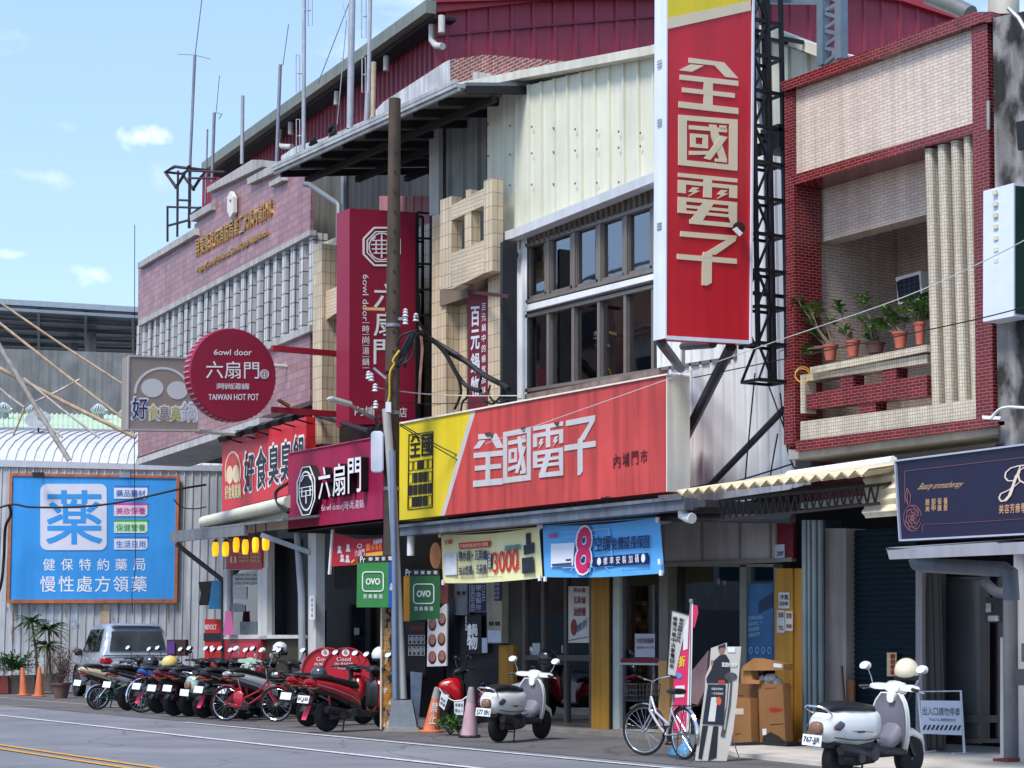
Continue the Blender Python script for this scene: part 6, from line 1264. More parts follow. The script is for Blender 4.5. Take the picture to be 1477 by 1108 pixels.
for x,y in ((605,60),(605,120),(685,95),(325,535),(345,550),(375,630),(380,760)):
    p=QP.at(*Z('v4',x,y)[0]); b=MB(); b.lathe([(.02,-.07),(.06,-.06),(.03,-.02),(.055,0),(.03,.03),(.05,.05),(.01,.08)],p,(0,0,1),10); b.build('insulator',ins,up,smooth=50)
b=MB(); b.tube([PP_.at(557,590,.22),PP_.at(566,707,.22),PP_.at(581,1008,.22)],.075,10); b.build('conduit',mat('grey pvc conduit',(176,174,172),.55,0,.1,3,.2),up,smooth=50)
b=MB(); b.tube([PP_.at(566,650,.3),PP_.at(569,860,.32),PP_.at(570,1008,.32)],.055,10); b.build('conduit',mat('galvanised conduit',(124,140,164),.4,.4,.12,3,.15),up,smooth=50)
b=MB(); b.pp(rrect('w3',1210,130,1284,375,22),PP_.sh(.3),.14); b.build('equipment_box',mat('white equipment box',(214,218,226),.5,0,.06,3,.1),up,bev=.015)
b=MB(); b.pp(ZR('v4',455,738,495,815),PP_.sh(.3),.14); b.build('equipment_box',MATS['white equipment box'],up)
b=MB(); q=Z('w5',815,740,955,740,992,938,785,938); b.prism([PP_.at(x,y,.5) for x,y in q],-PP_.n*.4); b.build('base_shroud',steel,up)
b=MB(); q=Z('w5',765,935,1000,935,1028,986,735,986); b.prism([PP_.at(x,y,.55) for x,y in q],-PP_.n*.6); b.build('base_pad',concrete,up)
for k in range(3):
    b=MB(); z=PP_.at(562,(470,705,596)[k]).z; b.lathe([(.135,-.03),(.14,-.03),(.14,.03),(.135,.03)],(PB0.x,PB0.y,z)); b.build('clamp_band',steel,up)
b=MB()
for k in range(7):
    y=585+k*9; a=QP.at(546+math.sin(k)*3,y,.12); b.tube([a,a+Vector((.02,-.03,-.12)),QP.at(556,y+10,.14)],.014,5)
for k in range(10): b.tube([QP.at(541+k*1.6,600+k*3,.12),QP.at(544+k*1.3,640+k*6,.14),QP.at(548+k*.8,680,.14)],.01,5)
b.build('cable_tangle',wire_m,up)
sl_=thing('street_lamp','pale LED street lamp on a slanted arm fixed to the utility pole','street lamp',PP_.at(*Z('v4',110,760)[0],.9))
b=MB(); A=PP_.at(*Z('v4',165,752)[0],.9); Bq=PP_.at(*Z('v4',368,862)[0],.15); b.tube([A,Bq],.035,8); b.build('arm',steel,sl_)
b=MB(); c=PP_.at(*Z('v4',108,734)[0],1.0); dr=(PP_.at(*Z('v4',55,720)[0],1.05)-A).normalized(); b.bar(c-dr*.2,c+dr*.22,.2,.07); b.build('lamp_head',mat('pale lamp head',(190,194,186),.45,.2,.1),sl_,bev=.02)
# ---- cables
def cable(label,pts,r=.018,m=None,grp='cables strung from the utility pole'):
    P=[Vector(p) for p in pts]; Q=[]
    if len(P)>2:
        for i in range(len(P)-1):
            p0,p1,p2,p3=P[max(i-1,0)],P[i],P[i+1],P[min(i+2,len(P)-1)]
            for k in range(6):
                t=k/6; Q.append(.5*((2*p1)+(p2-p0)*t+(2*p0-5*p1+4*p2-p3)*t*t+(3*p1-p0-3*p2+p3)*t**3))
        Q.append(P[-1])
    else: Q=[P[0].lerp(P[1],k/12)-Vector((0,0,.15*math.sin(math.pi*k/12))) for k in range(13)]
    b=MB(); b.tube(Q,r,6); return tag(b.build('cable',m or wire_m,smooth=60),label,'cable',grp)
def cz_(k,pl0,pl1,*c):
    P=Z(k,*c); n=len(P)-1; return [pl0.at(*p).lerp(pl1.at(*p),i/n) if 1 else 0 for i,p in enumerate(P)]
W1,W2=PP_.sh(.1),PY(17.5)
cable('thick black cable bundle sweeping from the pole to the box beside the strip windows',cz_('v4',W1,W2,470,520,560,400,640,240,700,205,800,262,1020,398,1200,530,1330,600,1392,640),.05)
cable('black cable dropping steeply past the beige columns to the maroon banner',cz_('v4',W1,W2,545,470,640,290,705,208,880,330,1000,530,1075,620,1180,655),.042)
cable('thin black cable of the same sweep, ending lowest at the fascia top',cz_('v4',W1,W2,600,470,640,330,720,215,870,330,980,500,1025,620,1020,700,980,790),.025)
cable('black cable hooking from the upper insulators into the sweep',cz_('v4',W1,W2,685,90,740,180,800,265,940,370,1120,470,1240,560),.028)
cable('looped black cable end hanging under the wall junction box',cz_('v4',W2,W2,1185,540,1165,620,1200,720,1270,750,1330,690,1340,610),.022)
cable('second looped cable end left of the wall junction box',cz_('v4',W2,W2,1250,610,1240,680,1290,740,1370,730,1390,660),.02)
cable('short black cable loop standing over the yellow fascia corner',cz_('v4',W2,W2,1080,640,1075,700,1040,740,1025,815),.022)
cable('black cable loop on the left of the pole',cz_('v4',W1,W1,540,310,570,240,650,205,690,220),.022)
cable('black cable arc right of the pole below the yellow cable',cz_('v4',W1,W1,550,465,620,430,670,360,672,250),.02)
cable('yellow cable twisted down the front of the pole',cz_('v4',PP_.sh(.18),PP_.sh(.18),560,345,510,420,520,450,487,520,485,680,472,740),.018,mat('yellow cable',(214,176,30),.5))
cable('thin pale wire running level to the strip windows',cz_('v4',W1,W2,385,630,700,672,1060,690,1490,690),.01,mat('pale wire',(190,190,190),.5))
cable('thin dark wire just under the pale wire to the strip windows',cz_('v4',W1,W2,390,735,760,752,1100,742,1490,712),.009)
cable('upper thin black wire crossing the yellow and red fascia',cz_('z8',W1,FP.sh(.05),60,180,330,330,640,445,900,510,1135,556),.011)
cable('lower thin black wire crossing the yellow and red fascia',cz_('z8',W1,FP.sh(.05),60,190,380,380,600,480,820,540,1130,558),.011)
cable('pale wire slanting across the planted balcony',cz_('p',PY(16.5),PY(16.0),700,640,1080,506,1300,430,1437,368,1520,322),0.006,MATS['pale wire'] if 'pale wire' in MATS else None)
cable('black wire slanting under the balcony flower pots',cz_('p',PY(17.),PY(16.8),1000,545,1175,509,1300,484,1432,455,1540,425),.008)
cable('thick black cable sagging across the blue pharmacy board',cz_('w1',BP.sh(1.),BP.sh(1.),-150,380,60,305,180,318,320,322,500,318,700,300,900,262,1150,205,1330,175),.035,None,'cables by the pharmacy board')
cable('thin vertical wire down over the blue pharmacy board',cz_('w1',BP.sh(1.),BP.sh(1.),868,-1500,866,20,870,400,872,700,850,880,858,1010),.012,None,'cables by the pharmacy board')
cable('thick black drop cable along the left edge of the pharmacy board',cz_('w1',BP.sh(.6),BP.sh(.6),60,310,70,370,35,450,25,640,10,800,-20,900),.045,None,'cables by the pharmacy board')
cable('black cable hanging in a curve on the wall right of the pharmacy board',cz_('w1',W_.sh(.5),W_.sh(.5),1120,270,1170,320,1260,330,1330,318),.02,None,'cables by the pharmacy board')
cable('thick black cable from below the round sign to the utility pole',cz_('w3',S8.sh(-1),PP_,715,-15,950,55,1200,130),.045)
cable('black wire loop between red fascia and maroon fascia',cz_('w3',SG.sh(.3),FP.sh(.2),720,440,650,490,660,560,720,612),.035)
for k,(c,lb) in enumerate((((410,-60,385,200,370,375),'thin black wire drop on the white ribbed wall'),((460,-20,490,60,540,200),'black wire crossing the ribbed wall toward the tiled pilaster'),((500,180,480,290,470,360),'short dangling black wire above the cream awning'),((510,20,540,250,575,330),'black wire from pilaster down to the awning end'),((100,408,230,380,330,370,560,300),'black wire lying along the cream awning edge'))):
    cable(lb,cz_('z7',PY(17.9),PY(17.8),*c),.012,None,'loose wires on the ribbed wall')
cable('white wire loops at the right end of the balcony base',cz_('z7',PY(17.2),PY(17.2),1345,120,1380,85,1420,75,1490,78),.018,white,'loose wires on the ribbed wall')
jb=MB(); jb.pp(Z('z7',1310,108,1385,112,1382,125,1312,122),PY(17.3),.1); tag(jb.build('wall_conduit',white),'short white conduit fitting at the right end of the balcony base','conduit')

# ================================================================ vehicles
tyre=mat('tyre rubber',(24,24,26),.85,0,.15,8); rimm=mat('alloy rim',(120,122,126),.35,.7,.1); rimk=mat('dark alloy rim',(128,130,136),.35,.6,.1); blkp=mat('black plastic',(26,26,29),.5,0,.12,6); seatm=mat('seat vinyl',(22,22,24),.45,0,.1,6,0,.15)
chrome=mat('chrome',(214,216,220),.12,1,0); mirm=mat('mirror glass',(242,243,244),.18,.35,0); gryp=mat('grey plastic',(112,110,120),.55,0,.08); platm=mat('plate white',(226,228,232),.5,0,.04); redl=mat('red lens',(160,20,26),.2,0,.1); clear=mat('clear lens',(206,206,196),.12,0,.1)  # mirror glass: bright sky reflection put into its pale base colour
def place(o_px,f_px):
    A=GR.at(*o_px); Bq=GR.at(*f_px); d=Bq-A; return A,math.atan2(d.y,d.x)
def wheel(par,x,r,wd,rm,spokes=5,disc=False):
    b=MB(); b.lathe([(r*.70,-wd/2),(r*.86,-wd*.52),(r*.97,-wd*.36),(r,0),(r*.97,wd*.36),(r*.86,wd*.52),(r*.70,wd/2)],(x,0,r),(0,1,0),28); w_=b.build('wheel',tyre,par,True,50)
    b=MB(); b.lathe([(r*.66,-wd*.45),(r*.71,-wd*.45),(r*.71,wd*.45),(r*.66,wd*.45),(r*.62,0),(r*.66,-wd*.45)],(x,0,r),(0,1,0),28); b.lathe([(.001,-wd*.5),(.045,-wd*.5),(.045,wd*.5),(.001,wd*.5)],(x,0,r),(0,1,0),14)
    for k in range(spokes):
        a=2*math.pi*k/spokes; b.bar((x,0,r),(x+math.cos(a)*r*.68,0,r+math.sin(a)*r*.68),wd*.4,.055,(0,1,0))
    b.build('rim',rm,w_,True,40); return w_
def scooter(label,o_px,f_px,c1,style='sport',c2=None,plate='',rim=None,lean=0,mud=None,grp='scooters parked at the kerb',inner=None,hd=None,steer=0.,mir=True,sc=1.):
    base=GR.at(*o_px); rz=R(f_px) if not isinstance(f_px,tuple) else place(o_px,f_px)[1]
    t=thing('motor_scooter',label,'scooter',base,rz,grp); t.rotation_euler=(R(lean),0,rz); t.scale=(sc,sc,sc)
    WM[t.name]=Matrix.Translation(base)@Matrix.Rotation(rz,4,'Z')@Matrix.Rotation(R(lean),4,'X')@Matrix.Scale(sc,4)
    paint=mat('scooter paint %d %d %d'%c1,c1,.25,0,.05,3,0,0,1,.5); p2=mat('scooter paint %d %d %d'%(c2 or c1),(c2 or c1),.3,0,.05,3,0,0,1,.4); rm=rim or rimk
    L1=True
    if style=='classic':
        wheel(t,0,.235,.115,rm); wheel(t,1.26,.235,.105,rm)
        b=MB(); b.loft([(-.37,0,.60,.05,.05),(-.34,0,.61,.13,.12),(-.25,0,.605,.175,.17),(-.08,0,.59,.205,.205),(.15,0,.575,.215,.215),(.38,0,.58,.20,.20),(.52,0,.60,.165,.175),(.58,0,.62,.13,.14)],18,2.5); b.build('body_cowl',paint,t,L1,50)
        b=MB(); b.loft([(-.30,0,.775,.08,.03),(-.22,0,.80,.13,.05),(0,0,.815,.155,.055),(.25,0,.80,.15,.055),(.48,0,.775,.12,.05),(.56,0,.755,.07,.03)],16,2.8); b.build('seat',seatm,t,L1,50)
        b=MB(); b.loft([(-.22,0,.43,.12,.06),(.0,0,.40,.15,.10),(.4,0,.36,.16,.10),(.62,0,.30,.17,.06),(1.0,0,.30,.17,.05),(1.06,0,.34,.10,.05)],14,3); b.loft([(-.12,-.14,.27,.05,.07),(.1,-.15,.27,.06,.09),(.42,-.14,.28,.06,.08)],10,2.6); b.build('underbody',blkp,t,L1,50)
        b=MB(); secs=[]; N=9; V_=[];Fs=[]
        for j in range(N):
            u=j/(N-1); z=.27+u*.66; hw=(.12,.165,.205,.228,.238,.236,.222,.19,.125)[j]; xc=1.05-.085*u-.05*math.sin(u*math.pi); xo=xc+.02
            row=[(xc-.05*abs(s_)**2*1.2,hw*s_,z) for s_ in (-1,-.6,-.2,.2,.6,1)]; V_+=row
        n_=6
        for j in range(N-1):
            for i in range(n_-1): Fs.append([j*n_+i,j*n_+i+1,(j+1)*n_+i+1,(j+1)*n_+i])
        off=len(V_); V2=[(x+.05+.03*(1-abs(y)/.24),y*1.02,z) for x,y,z in V_]
        b.add(V2,Fs); rim_=[0,1,2,3,4,5]+[j*6+5 for j in range(1,N)]+[(N-1)*6+i for i in (4,3,2,1,0)]+[j*6 for j in range(N-2,0,-1)]
        b.add(V_+V2,[[rim_[i],rim_[(i+1)%len(rim_)],rim_[(i+1)%len(rim_)]+off,rim_[i]+off] for i in range(len(rim_))]); b.build('leg_shield',paint,t,L1,50)
        b=MB(); b.add([(x-.012,y*.93,z) for x,y,z in V_],Fs); b.loft([(.80,0,.36,.09,.08),(.95,0,.50,.15,.12),(.99,0,.62,.14,.10)],10,3); b.build('inner_panel',inner or gryp,t,L1,50)
        b=MB(); b.tube([V_[i] for i in rim_],.014,6,False,True); b.build('shield_trim',mat('pale trim rubber',(196,196,196),.4),t,L1,60)
        b=MB(); b.loft([(.92,0,1.0,.10,.05),(.98,0,1.0,.13,.075),(1.06,0,.98,.10,.07),(1.10,0,.97,.06,.05)],12,2.6); b.loft([(.94,-.2,1.0,.12,.035),(1.0,-.2,1.0,.13,.04)],10,2.6); b.loft([(.94,.2,1.0,.12,.035),(1.0,.2,1.0,.13,.04)],10,2.6); b.loft([(.9,0,.90,.05,.07),(.99,0,.92,.075,.08),(1.04,0,.92,.05,.07)],10,2.6); b.build('handlebar_cover',paint,t,L1,50)
        b=MB(); b.lathe([(.001,.0),(.075,.0),(.075,.03),(.05,.05),(.001,.055)],(1.09,0,.98),(1,0,-.1),18); b.build('headlight',clear,t,L1,40)
        b=MB(); b.loft([(1.02,0,.46,.05,.03),(1.10,0,.48,.07,.05),(1.26,0,.50,.075,.05),(1.42,0,.44,.07,.04),(1.48,0,.36,.05,.03)],12,2.6); b.build('front_fender',paint,t,L1,50)
        b=MB(); b.bar((1.26,.07,.235),(1.05,.04,.62),.04); b.bar((1.26,-.07,.235),(1.05,-.04,.62),.04); b.build('fork',blkp,t,L1)
        b=MB(); b.loft([(-.415,0,.585,.055,.05),(-.40,0,.585,.075,.065),(-.33,0,.59,.09,.08)],12,3); b.build('tail_light',mat('tail lens dusky',(128,96,76),.15,0,.25),t,L1,40)
        for s_ in (1,-1):
            b=MB(); b.pp if 0 else None; b.loft([(-.30,s_*.185,.60,.006,.02),(-.22,s_*.20,.62,.008,.055),(-.16,s_*.21,.63,.006,.02)],8,2); b.build('turn_signal',mat('smoke lens',(90,80,100),.15),t,L1,50)
        pz,px_,tilt=.46,-.45,.28
        gx=-.30; gz=.80
    else:
        wheel(t,0,.245,.12,rm,7); wheel(t,1.28,.245,.11,rm,7)
        b=MB(); b.loft([(-.50,0,.80,.03,.02),(-.42,0,.79,.10,.055),(-.2,0,.74,.15,.10),(.1,0,.66,.175,.13),(.35,0,.57,.18,.16),(.55,0,.48,.17,.17),(.62,0,.42,.13,.12)],16,2.8); b.build('body_cowl',paint,t,L1,45)
        b=MB(); b.loft([(-.42,0,.70,.05,.02),(-.3,0,.66,.12,.05),(.05,0,.56,.165,.07),(.4,0,.44,.18,.09),(.6,0,.36,.17,.08)],12,2.8); b.build('side_panel',p2 if c2 else blkp,t,L1,45)
        b=MB(); b.loft([(-.40,0,.85,.07,.02),(-.30,0,.865,.13,.04),(-.05,0,.85,.15,.05),(.02,0,.82,.155,.055),(.3,0,.77,.15,.055),(.52,0,.735,.12,.06),(.62,0,.70,.07,.04)],16,2.8); b.build('seat',seatm,t,L1,45)
        b=MB(); b.loft([(-.15,.02,.32,.10,.07),(.1,.02,.32,.12,.09),(.45,0,.30,.14,.09),(.62,0,.26,.17,.05),(.98,0,.27,.17,.05),(1.05,0,.32,.09,.05)],12,3); b.build('underbody',blkp,t,L1,45)
        b=MB(); b.loft([(.96,0,.45,.12,.16),(1.02,0,.56,.185,.26),(1.08,0,.60,.20,.25),(1.20,0,.66,.15,.18),(1.34,0,.70,.08,.09),(1.40,0,.70,.03,.04)],16,2.4); b.build('front_apron',paint,t,L1,45)
        b=MB(); b.loft([(.90,0,.55,.06,.18),(.97,0,.56,.15,.25),(1.0,0,.56,.15,.24)],10,3); b.build('inner_panel',inner or blkp,t,L1,45)
        b=MB(); b.loft([(.88,0,.96,.06,.035),(.94,0,.98,.11,.06),(1.02,0,.97,.12,.07),(1.12,0,.93,.08,.05)],12,2.6); b.loft([(.92,-.2,.99,.11,.025),(.98,-.2,.99,.12,.028)],10,2.6); b.loft([(.92,.2,.99,.11,.025),(.98,.2,.99,.12,.028)],10,2.6); b.tube([(.98,0,.6),(.95,0,.95)],.04,8); b.build('handlebar_cover',blkp,t,L1,45)
        b=MB()
        for s_ in (1,-1): b.loft([(1.2,s_*.09,.68,.03,.03),(1.3,s_*.075,.72,.035,.03),(1.36,s_*.05,.73,.02,.015)],8,2)
        b.build('headlight',clear,t,L1,45)
        b=MB(); b.loft([(1.02,0,.47,.03,.02),(1.12,0,.50,.06,.03),(1.30,0,.51,.065,.03),(1.46,0,.46,.055,.025),(1.53,0,.40,.03,.015)],10,2.6); b.build('front_fender',p2,t,L1,50)
        b=MB(); b.bar((1.28,.075,.245),(1.08,.05,.62),.045); b.bar((1.28,-.075,.245),(1.08,-.05,.62),.045); b.build('fork',blkp,t,L1)
        b=MB(); b.loft([(-.525,0,.735,.02,.008),(-.49,0,.73,.08,.022),(-.43,0,.72,.11,.03)],10,2.4); b.build('tail_light',mat('dark red lens',(120,14,20),.2,0,.1),t,L1,45)
        b=MB(); b.loft([(-.55,0,.34,.05,.01),(-.45,0,.46,.06,.012),(-.25,0,.58,.06,.012),(-.1,0,.62,.06,.012)],8,2.6); b.build('rear_fender',blkp,t,L1,50)
        if mud:
            b=MB(); b.prism([(-.40,-.06,.42),(-.40,.06,.42),(-.49,.05,.20),(-.49,-.05,.20)],(-.012,0,0)); b.build('mud_flap',mat('pink mud flap',mud,.5,0,.05),t,L1)
        pz,px_,tilt=.52,-.53,.5
        gx=-.38; gz=.86
    b=MB(); b.loft([(-.20,-.19,.36,.05,.05),(-.16,-.19,.36,.062,.065),(.18,-.18,.31,.06,.06),(.28,-.17,.29,.04,.04)],12,2.3); b.tube([(.28,-.16,.29),(.4,-.12,.26),(.5,-.08,.25)],.022,8); b.build('exhaust',mat('dark exhaust',(44,44,50),.4,.5,.15) ,t,L1,50)
    b=MB(); b.tube([(-.02,-.12,.26),(-.10,-.13,.58)],.018,8); b.tube([(-.02+(-.08)*i/28,-.12-.01*i/28+.03*math.cos(i*1.5),.28+.28*i/28+.0) for i in range(29)],.008,5); b.build('rear_shock',mat('shock red',(150,40,36),.4,.2) if style!='classic' else chrome,t,L1,50)
    b=MB(); b.tube([(.97,.22,1.0),(1.06,.16,.92),(1.08,.06,.80),(1.06,.0,.62)],.007,5); b.tube([(.97,-.22,1.0),(1.05,-.18,.94),(1.07,-.08,.82),(1.05,-.02,.66)],.007,5); b.build('control_cable',blkp,t,L1)
    b=MB(); b.tube([(.12,-.15,.27),(.12,-.24,.27)],.055,12); b.tube([(.40,-.15,.30),(.40,-.20,.30)],.075,14); b.loft([(-.02,-.13,.25,.05,.05),(.2,-.14,.27,.065,.075),(.46,-.13,.30,.055,.07)],10,2.6); b.build('engine_case',mat('engine grey',(70,70,74),.5,.4,.2,9),t,L1,45)
    b=MB(); b.bar((.34,-.2,.40),(.36,-.29,.42),.03,.02); b.bar((.34,.2,.40),(.36,.29,.42),.03,.02); b.build('foot_peg',blkp,t,L1)
    if style!='classic':
        for s_ in (1,-1):
            b=MB(); b.loft([(-.50,s_*.10,.70,.02,.015),(-.46,s_*.16,.69,.035,.02),(-.36,s_*.165,.70,.02,.015)],8,2.2); b.build('turn_signal',mat('smoked amber lens',(104,58,40),.2),t,L1,50)
        b=MB()
        for s_ in (1,-1): b.tube([(-.36,s_*.150,.755),(0,s_*.176,.67),(.34,s_*.186,.56),(.54,s_*.176,.46)],.008,5)
        b.build('side_seam',mat('seam silver',(150,150,154),.35,.4),t,L1,50)
    else:
        b=MB()
        for s_ in (1,-1): b.tube([(-.30,s_*.19,.50),(-.05,s_*.218,.47),(.2,s_*.224,.46),(.5,s_*.18,.47)],.007,5); b.box((.12,s_*.219,.55),(.12,.008,.02)); b.tube([(-.02,s_*.213,.56),(.34,s_*.208,.54)],.003,4)
        b.build('side_trim',mat('trim dark',(60,58,60),.4,.3),t,L1,50)
    for s_ in (1,-1):
        b=MB(); b.tube([(.90,s_*.30,.995),(.86,s_*.40,.985)],.02,8); b.build('grip',blkp,t,L1,50)
        b=MB(); b.tube([(.97,s_*.30,.985),(.95,s_*.42,.96)],.008,6); b.build('brake_lever',chrome,t,L1)
        if mir:
            b=MB(); b.tube([(.95,s_*.27,1.0),(.98,s_*.33,1.10),(.97,s_*.37,1.19)],.008,6); m_=b.build('mirror',chrome if style=='classic' else blkp,t,L1)
            b=MB(); b.loft([(.945,s_*.39,1.22,.062,.040),(.965,s_*.39,1.22,.07,.047),(.995,s_*.39,1.22,.05,.03)],16,2.4); b.build('mirror_shell',blkp if style!='classic' else mat('pale shell',(200,200,204),.3),m_,L1,50)
            b=MB(); b.poly([(.925+.045*math.sin(k*.3927)*.7,s_*.39+.060*math.cos(k*.3927),1.225+.042*math.sin(k*.3927)) for k in range(16)]); b.build('mirror_glass',mirm,m_,L1)
    b=MB(); b.tube([(gx+.02,.13,gz-.06),(gx-.10,.14,gz+.0),(gx-.14,.08,gz+.02),(gx-.14,-.08,gz+.02),(gx-.10,-.14,gz),(gx+.02,-.13,gz-.06)],.012,7); b.build('grab_rail',chrome if style=='classic' else blkp,t,L1,50)
    b=MB(); hh=.115; c,s_=math.cos(tilt),math.sin(tilt); b.prism([(px_,-.13,pz-hh*.5),(px_,.13,pz-hh*.5),(px_-s_*-.0+.06*s_,.13,pz+hh*.5),(px_+.06*s_,-.13,pz+hh*.5)],(-.006,0,0)); pt=b.build('license_plate',platm,t,L1)
    if plate:
        b=MB(); e=-.009; b.text3(plate,[Vector((px_+.06*s_+e-.004,.11,pz+hh*.30)),Vector((px_+.06*s_+e-.004,-.11,pz+hh*.30)),Vector((px_+e-.003,-.11,pz-hh*.32)),Vector((px_+e-.003,.11,pz-hh*.32))],.03); b.build('lettering',mat('plate ink',(36,40,48),.6),pt,True)
    b=MB(); b.tube([(.28,.12,.28),(.20,.16,.005)],.012,6); b.tube([(.28,-.12,.28),(.20,-.16,.005)],.012,6); b.bar((.24,-.13,.15),(.24,.13,.15),.015); b.build('kickstand',blkp,t,L1)
    return t
def helmet(label,px,pl,r,c,kind='open',yaw=0,vis=None):
    p=pl.at(*px); t=thing('helmet',label,'helmet',p-Vector((0,0,r)),yaw); m=mat('helmet %d %d %d'%c,c,.25,0,.06,3,0,0,1,.5)
    M=Matrix.Translation(p)@Matrix.Rotation(yaw,4,'Z')
    b=MB(); b.ball((0,0,0),r,22,14,(1.12,.95,1.0),-.55,1.); b.tf(M); b.build('shell',m,t,smooth=60)
    b=MB(); b.lathe([(r*.93,-.02),(r*.97,0),(r*.97,.03),(r*.86,.03),(r*.83,-.02)],(0,0,-r*.55),(0,0,1),22); b.ball((0,0,-r*.1),r*.9,16,8,(1.1,.95,1),-.6,.3); b.tf(M); b.build('lining',blkp,t,smooth=50)
    if kind=='full':
        b=MB(); b.ball((r*.02,0,0),r*1.02,20,10,(1.12,.95,1.),-.95,-.35); b.tf(M); b.build('chin_guard',m,t,smooth=60)
        b=MB(); V_=[];Fs=[]; n=10
        for i in range(n+1):
            a=-1.15+2.3*i/n
            for z in (-.32,.28): q=math.sqrt(1-z*z); V_.append((r*1.16*q*math.cos(a),r*.99*q*math.sin(a),r*z))
        for i in range(n): Fs.append([2*i,2*i+2,2*i+3,2*i+1])
        b.add(V_,Fs); b.tf(M); b.build('visor',mat('visor',(20,22,28),.08),t,smooth=60)
    b=MB(); b.tube([(r*.5,r*.8,-r*.5),(r*.6,0,-r*1.2),(r*.5,-r*.8,-r*.5)],r*.06,5); b.tf(M); b.build('strap',blkp,t); return t
def ang(dx,dy): return math.atan2(dy,dx)
WHITE=(232,230,224)
s1=scooter('white retro scooter with grey leg shield at the right, before the teal shutter',(1208,1128),100,WHITE,'classic',None,'767-JJR',None,3,None,'white retro scooters')
helmet('cream open face helmet on the right hand grip of the scooter by the teal shutter',(1308,968),PD(DG(1318,1118)),.15,(226,214,186),'open',2.2)
s2=scooter('white retro scooter with chrome rail parked by the faded cone and shop door',(718,1070.5),116,WHITE,'classic',None,'577 091',None,3,None,'white retro scooters')
helmet('black and white helmet on the handlebar of the scooter at the shop door',(789,949),PD(DG(796,1056)),.15,(30,32,42),'full',.6)
b=MB(); pl=PD(DG(750,1064)); b.pp(Z('w6',615,660,725,628,745,680,628,672),pl.sh(.2),.04); tag(b.build('folded_bag',mat('blue white paper',(176,190,214),.6,0,.2,14)),'folded blue and white bag lying on the seat of the scooter at the shop door','bag')
# red pair
REDP=(178,20,34)
s3=scooter('red and black sporty scooter in front of the other red one by the pole',(471,1055.5),106,REDP,'sport',(30,30,34),'KJ8',rimk,2,(232,60,90),'red and black scooters by the pole',sc=1.06)
s4=scooter('red and black sporty scooter half hidden on the left behind its twin',(444,1048),106,REDP,'sport',(30,30,34),'',rimk,2,None,'red and black scooters by the pole',sc=1.06)
helmet('black and silver half helmet lying on the seat of the red scooter',(460,972),PD(DG(470,1050)),.14,(60,64,70),'open',.4)
helmet('white helmet on the handlebar of the red scooter, cut by the pole',(549,945),PD(DG(556,1044)),.16,(226,228,230),'open',.4)
s5=scooter('bright red scooter with white stripe standing behind the two cones',(738,1043),-104,(204,16,30),'sport',(214,214,222),'',rimk,2,None,None)
helmet('black helmet on the handlebar of the bright red scooter behind the cones',(693,946),PD(DG(720,1042)),.16,(26,26,30),'open',.4)
# the long row on the left
row=[((141,1021),103,(226,206,168),'sport',(40,40,44),'cream tailed scooter at the left end of the row, behind the green bike','',None,'cream'),
 ((184,1025),104,(30,31,36),'sport',(196,198,204),'black scooter with pale fairing beside the green bike','',None,''),
 ((228,1029),103,(24,92,170),'sport',(28,30,36),'blue tailed scooter with pink mud flap in the row','',(226,60,110),''),
 ((251,1033),103,(106,22,36),'sport',(28,30,36),'maroon and black scooter in the middle of the row','',None,''),
 ((273,1033.5),104,(42,40,56),'sport',(26,26,30),'dark violet black scooter right of the maroon one','',None,''),
 ((294,1036),103,(172,196,178),'classic',None,'pale mint scooter half hidden behind the red bicycle wheel','',None,''),
 ((319,1036.5),103,(30,30,34),'sport',(24,24,28),'black scooter with pink mud flap seen through the red bicycle','',(232,70,110),''),
 ((353,1038),103,(196,198,200),'sport',(60,62,66),'silver fronted scooter beyond the red bicycle basket','',None,''),
 ((340,1029),103,(36,36,40),'sport',(28,28,32),'plain black scooter at the back of the row, by the stall counter','',None,'')]
row+=[((262,1022.5),101,(32,32,38),'sport',(60,62,70),'black scooter in the rear rank behind the maroon one','',None,''),((300,1025),104,(28,30,34),'sport',(90,92,98),'black scooter with grey panels in the rear rank behind the mint one','',None,'')]
for o_,f_,c1,sty,c2,lb,pl_t,mud,x in row: scooter(lb,o_,f_,c1,sty,c2,pl_t,rimk,2,mud,'scooters parked in the long row',sc=1.11)
fs_=scooter('black scooter facing the street with a round white lamp beside the red display box',(318,1003),-60,(34,36,42),'sport',(26,28,32),'',rimk,0,None,None)
helmet('yellow patterned half helmet on a seat in the long row',(245,956),PD(DG(250,1032)),.15,(222,196,110),'open',1.2)
helmet('black and white helmet under clear wrap by the blue scooter',(218,956),PD(DG(225,1028)),.15,(48,48,54),'full',1.0)
helmet('white full face helmet hung high on the handlebar behind the red bicycle',(404,937),PD(DG(410,1034)),.16,(228,226,232),'full',-1.0)
